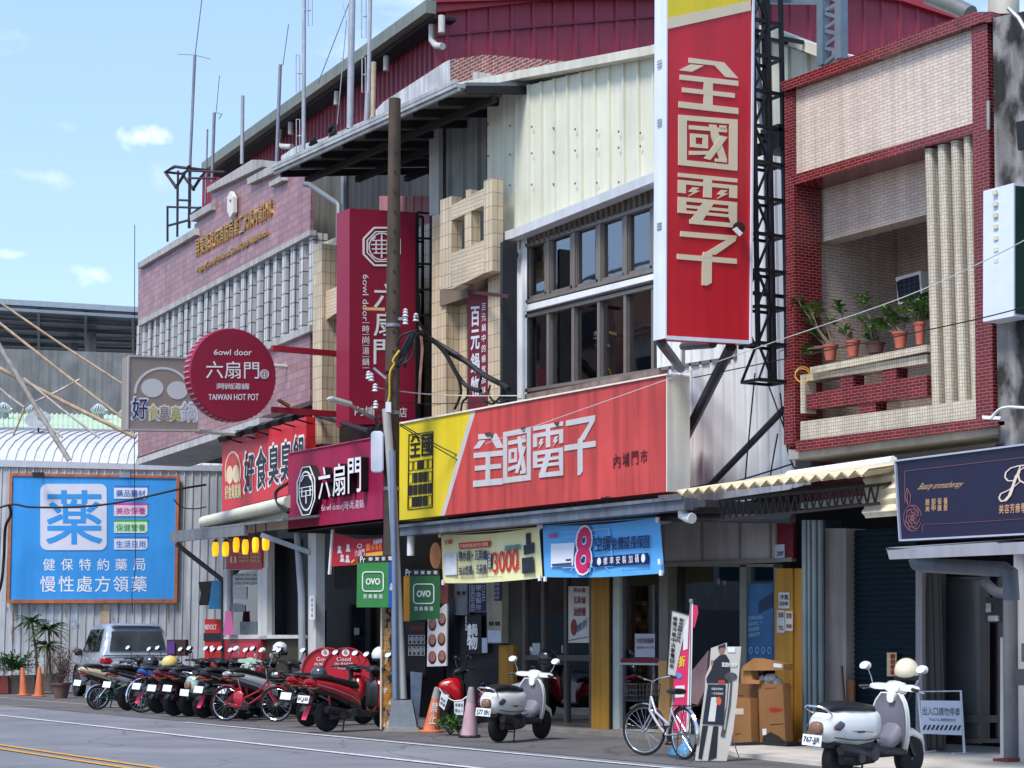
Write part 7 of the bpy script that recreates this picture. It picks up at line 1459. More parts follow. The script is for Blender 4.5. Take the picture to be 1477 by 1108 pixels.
# ---- bicycles
def bwheel(par,x,r,tr_=.018,fm=None,nsp=22,rot=0,rm=None):
    M=Matrix.Translation((x,0,r))@Matrix.Rotation(rot,4,'Z')
    b=MB(); b.torus((0,0,0),(0,1,0),r-tr_,tr_,36,8); b.tf(M); w_=b.build('wheel',tyre,par,True,60)
    b=MB(); b.torus((0,0,0),(0,1,0),r-tr_*2.3,.009,36,6); b.lathe([(.02,-.04),(.028,-.04),(.02,0),(.028,.04),(.02,.04)],(0,0,0),(0,1,0),10); b.tf(M); b.build('rim',rm or chrome,w_,True,50)
    b=MB()
    for k in range(nsp): a=2*math.pi*k/nsp; b.tube([(.02*math.cos(a+.6),.03*(-1)**k,.02*math.sin(a+.6)),((r-.04)*math.cos(a),0,(r-.04)*math.sin(a))],.0022,4)
    b.tf(M); b.build('spokes',chrome,w_,True)
    if fm:
        b=MB(); a0,a1=(.45,3.5) if x<.4 else (.9,3.0); b_=[]
        V_=[];Fs=[];n=16
        for i in range(n+1):
            a=a0+(a1-a0)*i/n; rr=r+.02
            for y,dr in ((-.028,-.012),(0,.006),(.028,-.012)): V_.append(((rr+dr)*math.cos(a),y,(rr+dr)*math.sin(a)))
        for i in range(n):
            for j in range(2): q=i*3+j; Fs.append([q,q+1,q+4,q+3])
        b.add(V_,Fs); b.tf(M); b.build('fender',fm,par,True,60)
def bicycle(label,o_px,f_px,r,frame_m,fm,basket=True,wb=1.06,steer=0,motor=False,rack=True,small=False,grp=None):
    base=GR.at(*o_px); rz=R(f_px) if not isinstance(f_px,tuple) else place(o_px,f_px)[1]; t=thing('bicycle',label,'bicycle',base,rz,grp)
    bwheel(t,0,r,.018 if not small else .026,fm); bwheel(t,wb,r,.018 if not small else .026,fm,22,steer)
    bb=(.44,0,.29 if not small else .27); st_=(.27,0,.72); hd=(wb-.20,0,.78); hd2=(wb-.16,0,.60)
    b=MB(); b.tube([bb,(.34,0,.52),st_],.016,8); b.tube([hd,(.72,0,.58),(.36,0,.42)],.017,8); b.tube([hd2,(.66,0,.42),bb],.019,8); b.tube([hd,hd2],.02,8)
    for s_ in (.05,-.05): b.tube([bb,(0,s_,r)],.011,7); b.tube([(.29,s_*.5,.64),(0,s_,r)],.009,7)
    b.build('frame',frame_m,t,True,50)
    b=MB(); M=Matrix.Translation((wb,0,0))@Matrix.Rotation(steer,4,'Z')@Matrix.Translation((-wb,0,0))
    for s_ in (.05,-.05): b.tube([(wb-.15,s_*.9,.58),(wb-.06,s_,r+.1),(wb,s_,r)],.011,7)
    b.tf(M); b.build('fork',chrome if not motor else frame_m,t,True,50)
    b=MB(); b.tube([(wb-.2,0,.78),(wb-.24,0,.98)],.013,7); b.tube([(wb-.42,.26,1.03),(wb-.30,.25,1.05),(wb-.2,.12,1.02),(wb-.24,0,.98),(wb-.2,-.12,1.02),(wb-.30,-.25,1.05),(wb-.42,-.26,1.03)],.011,7); b.build('handlebar',chrome if not small else blkp,t,True,50)
    for s_ in (1,-1): b=MB(); b.tube([(wb-.42,s_*.26,1.03),(wb-.30,s_*.25,1.05)],.017,8); b.build('grip',blkp,t,True)
    b=MB(); b.tube([st_,(.245,0,.82)],.013,7); b.build('seat_post',chrome,t,True)
    b=MB(); b.loft([(.08,0,.86,.09,.035),(.14,0,.865,.11,.04),(.25,0,.86,.08,.035),(.38,0,.86,.03,.025),(.40,0,.86,.01,.01)],12,2.5); b.build('saddle',seatm,t,True,50)
    b=MB(); b.lathe([(.07,-.05),(.085,-.045),(.085,-.04),(.07,-.035)],bb,(0,1,0),20); b.bar((bb[0],-.06,bb[2]),(bb[0]+.12,-.06,bb[2]-.12),.015); b.bar((bb[0],.06,bb[2]),(bb[0]-.12,.06,bb[2]+.12),.015); b.box((bb[0]+.12,-.1,bb[2]-.12),(.08,.08,.02)); b.box((bb[0]-.12,.1,bb[2]+.12),(.08,.08,.02)); b.tube([(bb[0],-.04,bb[2]+.08),(0,-.04,r+.03)],.005,4); b.tube([(bb[0],-.04,bb[2]-.08),(0,-.04,r-.03)],.005,4); b.build('crankset',blkp,t,True)
    if rack:
        b=MB()
        for s_ in (.06,-.06): b.tube([(.22,s_,.68),(-.28,s_,.69)],.007,6); b.tube([(0,s_*1.1,r),(-.12,s_,.69)],.006,6)
        for k in range(5): b.tube([(.15-k*.1,-.06,.685),(.15-k*.1,.06,.685)],.005,5)
        b.build('carrier_rack',blkp,t,True)
    if basket:
        b=MB(); x0,x1=wb-.10,wb+.22
        for z in (.72,.79,.86,.94): 
            e=.02*(z-.72)/.22; q=[(x0-e,-.17-e,z),(x1+e,-.17-e,z),(x1+e,.17+e,z),(x0-e,.17+e,z)]; b.tube(q+[q[0]],.006,4,False)
        for k in range(8):
            y=-.17+.34*k/7; b.tube([(x1,y,.72),(x1+.02,y*1.1,.94)],.004,4); b.tube([(x0,y,.72),(x0-.02,y*1.1,.94)],.004,4); x=x0+(x1-x0)*k/7; b.tube([(x,-.17,.72),(x,-.19,.94)],.004,4); b.tube([(x,.17,.72),(x,.19,.94)],.004,4); b.tube([(x,-.17,.72),(x,.17,.72)],.004,4)
        b.build('basket',blkp,t,True)
    b=MB(); b.tube([(.05,.06,r),(-.05,.15,.005)],.009,6); b.tube([(.05,-.06,r),(-.05,-.15,.005)],.009,6); b.build('kickstand',blkp,t,True)
    if motor:
        b=MB(); b.loft([(.18,0,.45,.045,.1),(.3,0,.42,.06,.16),(.38,0,.40,.04,.12)],10,3); b.loft([(.1,0,.30,.03,.03),(.44,0,.29,.05,.05),(.5,0,.29,.03,.04)],10,2.6); b.build('battery_case',frame_m,t,True,50)
        for s_ in (1,-1):
            b=MB(); b.tube([(wb-.30,s_*.22,1.04),(wb-.27,s_*.28,1.2)],.006,5); m_=b.build('mirror',chrome,t,True); b=MB(); b.loft([(wb-.30,s_*.29,1.24,.055,.045),(wb-.285,s_*.29,1.24,.06,.05)],14,2.2); b.build('mirror_glass',mirm,m_,True)
        b=MB(); b.loft([(wb-.1,0,.88,.05,.05),(wb+.02,0,.88,.06,.06),(wb+.04,0,.88,.05,.05)],12,2.2); b.build('headlamp',chrome,t,True,50)
    return t
redf=mat('red bicycle paint',(170,20,46),.3,0,.06,4,0,0,1,.4); silf=mat('silver bicycle paint',(196,196,200),.3,.4,.06); grnf=mat('green bicycle paint',(34,110,84),.3,0,.06,4,0,0,1,.4)
bicycle('red electric bicycle with mirrors and black basket in front of the scooter row',(326,1040),(408,1041.5),.33,redf,redf,True,1.10,.12,True)
bicycle('silver city bicycle with black saddle outside the electronics shop',(987,1096),(921,1089),.335,silf,chrome,True,1.04,0.5)
bicycle('small green bicycle with pale fenders at the left end of the row',(141,1024),88,.27,grnf,chrome,False,.98,.1,False,False,True)
bicycle('dark bicycle with wide silver rear fender between the scooters',(205,1028.5),92,.36,blkp,chrome,False,1.06,.1,False,True)
# ---- silver pickup with canopy
cpx=GR.at(197,1009); ch=math.pi-R(10)
car=thing('parked_car','silver sport utility car seen from behind, parked before the ribbed wall','car',cpx,ch); car_m=mat('silver car paint',(176,182,194),.22,.3,.04,2,0,0,1,.7)
st_=[(-.05,.50,1.0,1.02,.80,.86,.84),(0,.46,1.12,1.14,.86,.92,.88),(.10,.40,1.20,1.36,.88,.94,.84),(.20,.38,1.21,1.62,.89,.95,.79),(.34,.36,1.22,1.82,.90,.95,.75),(.48,.35,1.22,1.92,.905,.952,.73),(.75,.33,1.22,1.97,.91,.955,.74),(1.4,.33,1.20,1.99,.92,.955,.745),(2.4,.33,1.18,1.97,.92,.955,.73),(2.85,.33,1.17,1.88,.92,.955,.71),(3.65,.33,1.14,1.22,.91,.95,.84),(4.4,.36,1.08,1.12,.90,.92,.82),(4.75,.42,.95,.98,.84,.86,.76),(4.85,.5,.8,.82,.76,.78,.72)]
b=MB(); V_=[];Fs=[]
for x,zb,zl,zr,wb_,wl,wr in st_:
    h=[(wb_*.94,zb),(wb_,zb+.10),(wl,(zb+zl)/2+.06),(wl*.985,zl-.02),(wl*.96,zl+.02),(wr+.02,zr-.05),(wr-.06,zr-.005),(wr*.5,zr+.015)]
    ring_=[(x,y,z) for y,z in h]+[(x,-y,z) for y,z in reversed(h)]; V_+=ring_
n_=16
for i in range(len(st_)-1):
    for k in range(n_): l=(k+1)%n_; Fs.append([i*n_+k,i*n_+l,(i+1)*n_+l,(i+1)*n_+k])
Fs+=[list(range(n_-1,-1,-1)),[(len(st_)-1)*n_+k for k in range(n_)]]
b.add(V_,Fs); b.build('body',car_m,car,True,32)
cg=glass('car glass',(22,26,32),.03,.2)
b=MB(); b.prism([(.05,.74,1.26),(.05,-.74,1.26),(.27,-.66,1.76),(.27,.66,1.76)],(-.05,0,.02)); b.build('rear_window',mat('mirrored car glass',(150,160,168),.03,.85,.6,1.3),car,True)
b=MB(); b.prism([(2.92,.66,1.84),(2.92,-.66,1.84),(3.6,-.80,1.24),(3.6,.80,1.24)],(.02,0,.03)); b.build('windshield',cg,car,True)
for s_ in (1,-1):
    for xa_,xb_ in ((.55,1.12),(1.2,2.0),(2.08,2.95)):
        b=MB(); xt=xb_-(.28 if xb_>2.5 else .0); b.prism([(xa_,s_*.925,1.25),(xb_+.1 if xb_>2.5 else xb_,s_*.92,1.23),(xt,s_*.772,1.82),(xa_+(.14 if xa_<.6 else 0),s_*.768,1.84)],(0,s_*.018,.004)); b.build('side_window',cg,car,True)
    b=MB(); b.loft([(-.075,s_*.80,1.0,.05,.03),(-.06,s_*.80,1.0,.12,.085),(.05,s_*.86,1.0,.10,.10),(.22,s_*.93,1.02,.03,.06)],10,3); tl_=b.build('tail_light',redl,car,True,45)
    b=MB(); b.prism([(-.085,s_*.62,1.02),(-.085,s_*.48,1.0),(-.085,s_*.52,.93),(-.085,s_*.70,.93)],(.05,0,0)); b.build('reverse_lens',clear,tl_,True)
    b=MB(); b.loft([(3.0,s_*1.02,1.2,.09,.06),(3.08,s_*1.04,1.22,.12,.10),(3.2,s_*1.02,1.2,.08,.06)],12,2.4); b.build('mirror',blkp,car,True,50)
    for x in (.95,3.85):
        b=MB(); b.lathe([(.24,-.12),(.34,-.12),(.39,-.07),(.40,0),(.39,.07),(.34,.12),(.24,.12)],(x,s_*.84,.40),(0,1,0),26); w_=b.build('wheel',tyre,car,True,50); b=MB(); b.lathe([(.001,.10*s_),(.06,.11*s_),(.24,.08*s_),(.25,.11*s_)],(x,s_*.84,.40),(0,1,0),20); b.build('rim',rimm,w_,True,45)
        b=MB(); b.torus((x,s_*.945,.42),(0,1,0),.45,.035,26,6); b.build('wheel_arch',mat('dark arch',(40,42,46),.6),car,True,50)
    b=MB(); b.box((1.5,s_*.958,1.05),(.18,.02,.03)); b.box((2.4,s_*.958,1.05),(.18,.02,.03)); b.build('door_handle',chrome,car,True)
b=MB(); b.loft([(-.14,0,.62,.74,.07),(-.12,0,.60,.86,.14),(.05,0,.58,.93,.17)],16,4); b.build('bumper',mat('bumper silver',(170,174,182),.3,.3,.05),car,True,45)
b=MB(); b.prism([(-.15,.8,.50),(-.15,-.8,.50),(-.13,-.74,.40),(-.13,.74,.40)],(.1,0,0)); b.build('bumper_trim',blkp,car,True)
b=MB(); b.prism([(-.06,.36,.98),(-.06,-.36,.98),(-.07,-.32,.80),(-.07,.32,.80)],(-.012,0,0)); pl_=b.build('license_plate',mat('pale plate',(196,202,214),.5),car,True)
b=MB(); b.text3('CAM-0877',[Vector((-.079,.28,.95)),Vector((-.079,-.28,.95)),Vector((-.086,-.28,.84)),Vector((-.086,.28,.84))],.02); b.build('lettering',mat('plate ink',(36,40,48),.6),pl_,True)
b=MB(); b.box((-.045,0,1.085),(.03,.26,.05)); b.box((-.05,0,1.085),(.03,.10,.09)); b.build('emblem',chrome,car,True,bev=.008)
b=MB(); b.tube([(-.05,.9,1.14),(-.03,0,1.155),(-.05,-.9,1.14)],.018,6); b.build('tailgate_trim',chrome,car,True)
b=MB(); b.box((.34,0,1.93),(.25,1.3,.04)); b.build('roof_spoiler',car_m,car,True,bev=.015)
# ================================================================ street things
orange=mat('faded orange cone',(204,112,72),.6,0,.18,5,.2); pinkf=mat('bleached pink cone',(186,150,158),.65,0,.15,5,.3); band=mat('grey reflective band',(150,140,136),.5,0,.2,6)
def cone(label,base,tip,hw,m,foot,bandz=None,grp=None,mark=None):
    B0=GR.at(*base); pl=PD(B0.dot(FWD)); T0=pl.at(*tip); r=abs((pl.at(base[0]+hw,base[1])-pl.at(*base)).dot(RGT)); ax=T0-B0; h=ax.length
    t=thing('traffic_cone',label,'traffic cone',B0,0,grp); b=MB(); b.lathe([(r,.02),(r*.88,.03*h),(r*.30,h*.97),(r*.24,h),(.001,h)],B0,ax,22); b.build('cone',m,t,smooth=45)
    b=MB(); b.lathe([(.001,0),(r*1.3,0),(r*1.3,.025),(r*1.2,.035),(.001,.035)],B0,(0,0,1),4 if foot else 22); b.build('foot',tyre if foot else m,t)
    if bandz:
        a,c=bandz; f=lambda u:r*(.88+(.30-.88)*u)*1.02; b=MB(); b.lathe([(f(a),h*a),(f(c),h*c)],B0,ax,22); b.build('reflective_band',band,t,smooth=45)
    if mark:
        b=MB(); u=[.16,.62]; q=[B0+ax*u_-FWD*(r*(.88-.60*u_)+.012) for u_ in u]; w_=r*.38; b.vtext if 0 else None
        n=len(mark)
        for i,chh in enumerate(mark):
            u1=.66-.5*i/n; u0=.66-.5*(i+.9)/n; f=lambda u_:-FWD*(r*(.90-.60*u_)+.008)
            b.text3(chh,[B0+ax*u1+f(u1)-RGT*w_*.8,B0+ax*u1+f(u1)+RGT*w_*.8,B0+ax*u0+f(u0)+RGT*w_*.9,B0+ax*u0+f(u0)-RGT*w_*.9],.02)
        b.build('lettering',mat('cone white',(206,196,190),.6),t)
    return t
cone('orange cone with a dark gash, left of two by the plants',(34.5,1003),(32,963),7.6,orange,False,None,'orange cones by the potted plants')
cone('orange cone standing right of the gashed one by the plants',(56.5,1004.5),(57,962),8.2,orange,False,None,'orange cones by the potted plants')
cone('leaning faded orange cone with white painted characters by the pole',(622,1056),(631,991),14,orange,False,(.74,.98),'cones joined by a hung chain','禁止')
cone('bleached pink cone on a black foot left of the white scooter',(677,1063.5),(680,991),14.5,pinkf,True,(.70,.95),'cones joined by a hung chain')
cp_=PD(DG(650,1060)); b=MB(); P=[cp_.at(*z_) for z_ in Z('w5',1150,655,1195,715,1255,745,1310,740,1365,700)]; b.tube(P,.01,5); cn=b.build('chain',white); tag(cn,'white cord with two hung cards between the two mid cones','cord')
b=MB(); b.pp(Z('w5',1165,680,1215,715,1185,810,1148,775),cp_,.01); b.pp(Z('w5',1255,745,1325,742,1320,845,1258,840),cp_,.01); hc=b.build('hung_card',platm,cn)
b=MB(); 
for x,y in ((1168,730),(1185,745),(1165,760),(1182,775)): b.text('禁',ZR('w5',x-8,y-12,x+8,y+8),cp_,.01,.02)
for r_ in range(2):
    for c in range(3): b.text('停車位禁止入'[r_*3+c],ZR('w5',1262+c*20,760+r_*38,1278+c*20,785+r_*38),cp_,.01,.02)
b.build('lettering',black,hc)
# leafy tuft and other plants
rnd=random.Random(5)
def bush(label,px,pl,w_,h,n,m,l,wd,up=.8,name='shrub',grp=None):
    p=pl.at(*px); t=thing(name,label,'plant',p,0,grp); s=MB(); f=MB()
    for i in range(n):
        a=rnd.random()*6.283; q=math.sqrt(rnd.random())*w_; e=p+Vector((math.cos(a)*q,math.sin(a)*q,h*rnd.uniform(.3,1)*(1-.4*(q/w_)**2)))
        if i%4==0: s.tube([p+(e-p)*.05,p.lerp(e,.6)+Vector((0,0,.04)),e],.008,4)
        for k in range(4): d=Vector((rnd.uniform(-1,1),rnd.uniform(-1,1),rnd.uniform(-.2,up))); leaf(f,e,d,l*rnd.uniform(.6,1.2),wd*rnd.uniform(.7,1.2))
    s.build('stem',bark,t); f.build('foliage',m,t); return t
bush('bright green weed tuft between the two mid cones',(649,1060),PD(DG(649,1060)),.24,.33,70,lg,.12,.05,.7,'weed')
def box_planter(label,c,m):
    q=GR.at(*c[0]); pl=PD(q.dot(FWD)); A=pl.at(*c[0]); 
PL=PD(57.6)
def fountain(label,stem_px,base_px,pl,l,wd,n,m,pot=None,hgt=None):
    p=pl.at(*stem_px); q=pl.at(*base_px); t=thing('potted_palm',label,'plant',Vector((q.x,q.y,0)),0,'planters by the pharmacy wall'); s=MB(); s.tube([q,q.lerp(p,.5)+Vector((.03,.02,0)),p],[.05,.04,.035],8); s.build('stem',bark,t,smooth=60)
    f=MB(); r_=random.Random(int(stem_px[0]))
    for i in range(n):
        a=r_.random()*6.283; e=r_.uniform(-.15,1.1); d=Vector((math.cos(a),math.sin(a),e)).normalized(); L_=l*r_.uniform(.7,1.1); s_=d.cross(Vector((0,0,1))).normalized(); V_=[];N=6
        for k in range(N+1):
            u=k/N; c=p+d*L_*u-Vector((0,0,L_*.45*u*u)); w2=wd*math.sin(math.pi*min(.98,.15+u*.85))*.5; V_+=[c-s_*w2,c+Vector((0,0,-.015)),c+s_*w2]
        Fs=[]
        for k in range(N):
            for j in range(2): z_=k*3+j; Fs.append([z_,z_+1,z_+4,z_+3])
        f.add(V_,Fs)
    f.build('foliage',m,t,smooth=60); return t
pg=mat('palm green',(70,98,52),.45,0,.3,3); 
fountain('taller slim dracaena palm by the pharmacy wall, left of the two',(46,896),(54,975),PL,.62,.09,46,pg)
fountain('fuller dracaena palm right of the slim one by the pharmacy wall',(70,908),(72,975),PL,.72,.09,60,pg)
fountain('low spiky palm crown under the fuller dracaena',(68,932),(66,975),PL.sh(.3),.62,.09,46,pg)
t=thing('potted_plant','dense feathery green fern shrub at the left edge in brown planter','potted plant',PL.at(20,1000),0,'planters by the pharmacy wall'); f=MB(); r2=random.Random(9)
for i in range(150):
    a=r2.random()*6.283; e=r2.uniform(.1,1.5); d=Vector((math.cos(a),math.sin(a),e)).normalized(); p=PL.at(20,968); L_=r2.uniform(.5,1.1)
    for k in range(6):
        u=(k+1)/6; c=p+d*L_*u-Vector((0,0,.3*u*u*L_)); leaf(f,c,d+Vector((r2.uniform(-.6,.6),r2.uniform(-.6,.6),.0)),.16,.06)
f.build('foliage',mat('fern green',(52,90,44),.5,0,.35,3),t); b=MB()
for px in ((0,35),): b.pp([(-12,975),(12,975),(12,1000),(-12,1000)],PL.sh(.4),.7)
b.build('planter',mat('rust red planter',(120,52,48),.8,0,.2,4,.2),t); b=MB(); b.pp([(13,974),(50,974),(50,1001),(13,1001)],PL.sh(.3),.6); b.build('planter',mat('dark clay planter',(92,80,74),.85,0,.2,4,.2),t)
pl2=MB(); pl2.pp([(52,972),(84,972),(84,998),(52,998)],PL.sh(.1),.6); tag(pl2.build('planter',mat('weathered planter',(108,98,90),.85,0,.2,4,.2)),'grey weathered planter box under the dracaena palms','planter')
bp_=GR.at(88,1007); Pd=PD(bp_.dot(FWD)); t=thing('potted_plant','brown pot with a reddish withered shrub by the silver car','potted plant',bp_,0,None)
b=MB(); rr=abs((Pd.at(101,1007)-bp_).dot(RGT)); b.lathe(potprof(rr*1.1,Pd.at(88,985).z),bp_,(0,0,1),20); b.build('pot',mat('brown clay pot',(112,80,74),.8,0,.15,6,.2),t,smooth=45)
f=MB(); s=MB(); r3=random.Random(3); p=Pd.at(90,985)
for i in range(60):
    a=r3.random()*6.283; e=p+Vector((math.cos(a)*r3.uniform(.05,.42),math.sin(a)*r3.uniform(.05,.3),r3.uniform(.1,.95))); s.tube([p,p.lerp(e,.6)+Vector((0,0,.08)),e],.008,4)
    for k in range(9): leaf(f,e+Vector((r3.uniform(-.1,.1),r3.uniform(-.1,.1),r3.uniform(-.15,.1))),(r3.uniform(-1,1),r3.uniform(-1,1),r3.uniform(-.6,.6)),.11,.03)
s.build('stem',bark,t); f.build('foliage',mat('withered red leaves',(98,58,58),.6,0,.35,4),t)
# ad boards by the pole
def adboard(label,head,green,side,sidecol,sidem,lg_,sub,pl,side_txt):
    t=thing('hanging_sign',label,'sign',pl.at(*green[3]),0,'green ad boards tied beside the pole')
    b=MB(); b.pp(green,pl,.04); b.build('panel',mat('green ad board',(46,128,58),.45,0,.06,2,.05) if 'bright' in label else mat('deep green ad board',(26,98,44),.45,0,.06,2,.05),t)
    b=MB(); b.pp(head,pl.sh(.005),.04); hp_=b.build('header',mat('header black',(22,24,30),.5),t)
    b=MB(); x0,x1=head[0],head[1]; L_=lambda a,c,u:(a[0]+(c[0]-a[0])*u,a[1]+(c[1]-a[1])*u)
    b.text('Pr',[L_(head[0],head[1],.06),L_(head[0],head[1],.2),L_(head[3],head[2],.2),L_(head[3],head[2],.06)],pl.sh(.005),.008,.01)
    q=[L_(head[0],head[1],.26),L_(head[0],head[1],.98),L_(head[3],head[2],.98),L_(head[3],head[2],.26)]
    q=[L_(q[0],q[3],.22),L_(q[1],q[2],.22),L_(q[1],q[2],.78),L_(q[0],q[3],.78)]; b.htext('財團法人',q,pl.sh(.005),.008,.02,.6) if 0 else b.htext('獅賀家電',q,pl.sh(.005),.008,.02,.6); b.build('lettering',white,hp_)
    b=MB(); b.pp(side,pl.sh(.004),.04); sp_=b.build('side_panel',sidem,t)
    if side_txt:
        b=MB(); m=[((side[0][0]+side[1][0])/2-2.2,(side[0][1]+side[2][1])/2-3),((side[0][0]+side[1][0])/2+2.2,(side[0][1]+side[2][1])/2-3),((side[0][0]+side[1][0])/2+2.2,(side[0][1]+side[2][1])/2+8),((side[0][0]+side[1][0])/2-2.2,(side[0][1]+side[2][1])/2+8)]; b.vtext(side_txt,m,pl.sh(.004),.008,.02,.9); b.build('lettering',white,sp_)
    b=MB(); z_=rrect('u5',*lg_,30,5); b.strip(z_+z_[:1],pl,1.6,.008,.012); x0,y0,x1,y1=lg_; b.text('OVO',ZR('u5',x0+32,y0+(y1-y0)*.34,x1-32,y0+(y1-y0)*.66),pl,.012,.04); b.htext('京典衛浴',ZR('u5',x0,y1+28,x1,y1+68),pl,.012,.02,.72); b.build('lettering',white,t)
    return t
AD1=PD(PB0.dot(FWD)-.35); AD2=PD(PB0.dot(FWD)+.45)
adboard('brighter green ad board with a blue side strip left of the pole pipes',Z('u5',297,340,632,322,632,388,297,396),Z('u5',290,396,580,392,578,810,284,810),Z('u5',580,392,632,390,632,814,578,812),None,mat('blue strip',(28,72,150),.45,0,.06),(340,482,532,660),'',AD1,'全國')
adboard('darker green ad board with an orange side strip right of the pole pipes',Z('u5',720,456,1052,462,1052,514,720,520),Z('u5',776,522,1056,514,1056,915,780,936),Z('u5',720,522,776,522,776,940,720,938),None,mat('orange strip',(206,140,34),.45,0,.06),(812,594,1000,774),'',AD2,'')
wb2=MB(); wp=PD(PB0.dot(FWD)+.5); wb2.pp(Z('w5',945,535,1030,545,1000,935,950,900),wp,.03); o=wb2.build('leaning_board',mat('pale blue print board',(176,186,204),.6,0,.3,6)); tag(o,'narrow pale board with blue print leaning behind the pole foot','board')
# two round red signs behind the red scooters
for k,(cx,cy,lb) in enumerate(((345,540,'round red delivery sign, left one partly covered by its twin'),(490,540,'round red delivery sign, right one in front'))):
    dp=DG(505,1040)+.6-.35*k; pl=PD(dp); c=pl.at(*Z('w5',cx,cy)[0]); r=abs((pl.at(*Z('w5',cx+176,cy)[0])-c).dot(RGT))
    t=thing('round_sign',lb,'sign',pl.at(*Z('w5',cx,cy+200)[0]),0,'round red signs on the walkway'); b=MB(); b.lathe([(.001,0),(r*.94,0),(r*.95,.03),(r,.03),(r,-.05),(.001,-.05)],c,-FWD,44); b.build('disc',mat('sign red',(184,26,44),.4,0,.05),t,smooth=30)
    b=MB(); x=Z('w5',cx-5,cy-140)[0]; b.disc(x,pl,5.4,5.6,.01,.012,20); bd=b.build('badge',white,t); b=MB(); b.text('ら',[(x[0]-2.6,x[1]-2.6),(x[0]+2.6,x[1]-2.6),(x[0]+2.6,x[1]+2.6),(x[0]-2.6,x[1]+2.6)],pl,.02,.03); b.build('badge_mark',mat('sign red',(184,26,44)),bd)
    b=MB(); b.text('Good',ZR('w5',cx-68,cy-108,cx+32,cy-78),pl,.012,.01); b.text('尚餐好時',ZR('w5',cx-82,cy-68,cx+48,cy-46),pl,.012,.02); b.text('外送請由此',ZR('w5',cx-60,cy-36,cx+40,cy-20),pl,.012,.01); b.build('lettering',mat('sign pale',(232,214,214),.5),t)
    b=MB(); p=pl.at(*Z('w5',cx,cy+170)[0]); b.box(Vector((p.x,p.y,.02))+FWD*.1,(.6,.4,.04),AZ); b.tube([Vector((p.x,p.y,.04))+FWD*.06,c+FWD*.08],.03,8); b.build('stand',blkp,t)
# standee, flag, board, boxes in front of the shop window
sd_=GR.at(1030,1098); SP_=PD(sd_.dot(FWD))
t=thing('cutout_standee','grey cardboard standee of a figure in black jacket above a dark product card','standee',sd_)
b=MB(); b.pp(Z('u6',338,335,440,300,440,325,532,325,508,640,480,870,438,1062,235,1060,300,590,302,520,330,450),SP_,.025); b.build('card',mat('pale grey card',(198,192,182),.6,0,.06,2),t)
b=MB(); b.pp(Z('u6',395,380,432,375,455,410,462,470,455,560,310,560,308,530,340,470,352,420),SP_,.006,.008); b.build('jacket_print',mat('print black',(34,34,42),.5,0,.12,6),t)
for c in ((282,835,318,835,278,1052,255,1045),(352,838,385,838,372,1040,318,1062)): b=MB(); b.pp(Z('u6',*c),SP_,.006,.008); b.build('trouser_print',MATS['print black'],t)
b=MB(); b.disc(Z('u6',405,345)[0],SP_,4.2,7.,.006,.008,18); b.disc(Z('u6',345,430)[0],SP_,2.,4.5,.006,.008,12); b.build('skin_print',mat('print skin',(150,110,92),.6,0,.1),t)
b=MB(); b.pp(Z('u6',385,345,384,322,430,306,428,345,420,330,400,332),SP_,.006,.01); b.build('cap_print',MATS['print black'],t)
b=MB(); b.pp(Z('u6',318,568,432,572,418,830,282,824),SP_,.008,.012); cd_=b.build('product_card',mat('navy card',(34,34,54),.5,0,.08),t)
b=MB(); b.pp(Z('u6',340,652,368,650,378,665,362,808,318,806),SP_,.006,.016); b.text('吸塵清潔雙效',Z('u6',342,588,415,592,414,606,340,604),SP_,.014,.01); b.text('一次完成居家',Z('u6',340,618,418,622,416,636,338,634),SP_,.014,.01); b.build('lettering',mat('card white',(214,212,206),.5),cd_)
b=MB(); b.disc(Z('u6',387,676)[0],SP_,4.,6.,.006,.016,16); b.build('badge_print',mat('badge orange',(220,92,40),.5),cd_)
b=MB(); b.text('家居好幫手',Z('u6',408,425,508,432,506,456,408,456),SP_,.012,.03); b.pp(ZR('u6',446,330,492,362),SP_,.006,.01); b.build('lettering',white,t)
b=MB(); b.pp(ZR('u6',384,542,426,564),SP_,.006,.012); b.build('red_tag',mat('tag red',(200,50,44),.5),t)
b=MB(); b.disc(Z('u6',466,518)[0],SP_,9,6,.006,.01,18); b.strip(Z('u6',462,540,450,700,412,905),SP_,6,.006,.01); b.build('vacuum_print',mat('vacuum grey',(84,84,84),.4,.2,.35,14),t)
b=MB(); b.strip(Z('u6',458,560,448,690,424,860),SP_,2,.004,.016); b.build('vacuum_print',mat('vacuum pale',(176,174,170),.4,0,.2),t)
b=MB(); b.tube([SP_.at(*Z('u6',470,905)[0],-.03),SP_.at(*Z('u6',525,1060)[0],-.1)],.008,5); b.build('strut',steel,t)
FB=PD(DG(985,1085)); fl=thing('banner_flag','pink and white vertical flag banner on a pole behind the silver bicycle','flag',FB.at(990,1085))
b=MB(); b.tube([FB.at(*Z('u6',208,30)[0]),FB.at(*Z('u6',195,960)[0])],.014,7); b.lathe([(.001,-.02),(.03,-.02),(.03,.02),(.001,.03)],FB.at(*Z('u6',210,30)[0]),(0,0,1),10); b.build('pole',steel,fl)
b=MB(); b.pp(Z('u6',208,40,222,45,205,880,178,880),FB.sh(.01),.01); b.build('sleeve',white,fl)
pinkc=mat('hot pink cloth',(222,46,100),.6,0,.08,3,.05)
b=MB(); b.pp(Z('u6',205,45,178,880,88,870,95,560,130,420,185,210),FB,.01); b.pp(Z('u6',222,55,250,60,255,110,232,200,222,205),FB,.01); b.build('cloth',pinkc,fl)
b=MB(); b.text('折',Z('u6',135,390,172,385,168,452,130,455),FB,.008,.04); b.build('lettering',mat('flag yellow',(236,206,40),.5),fl)
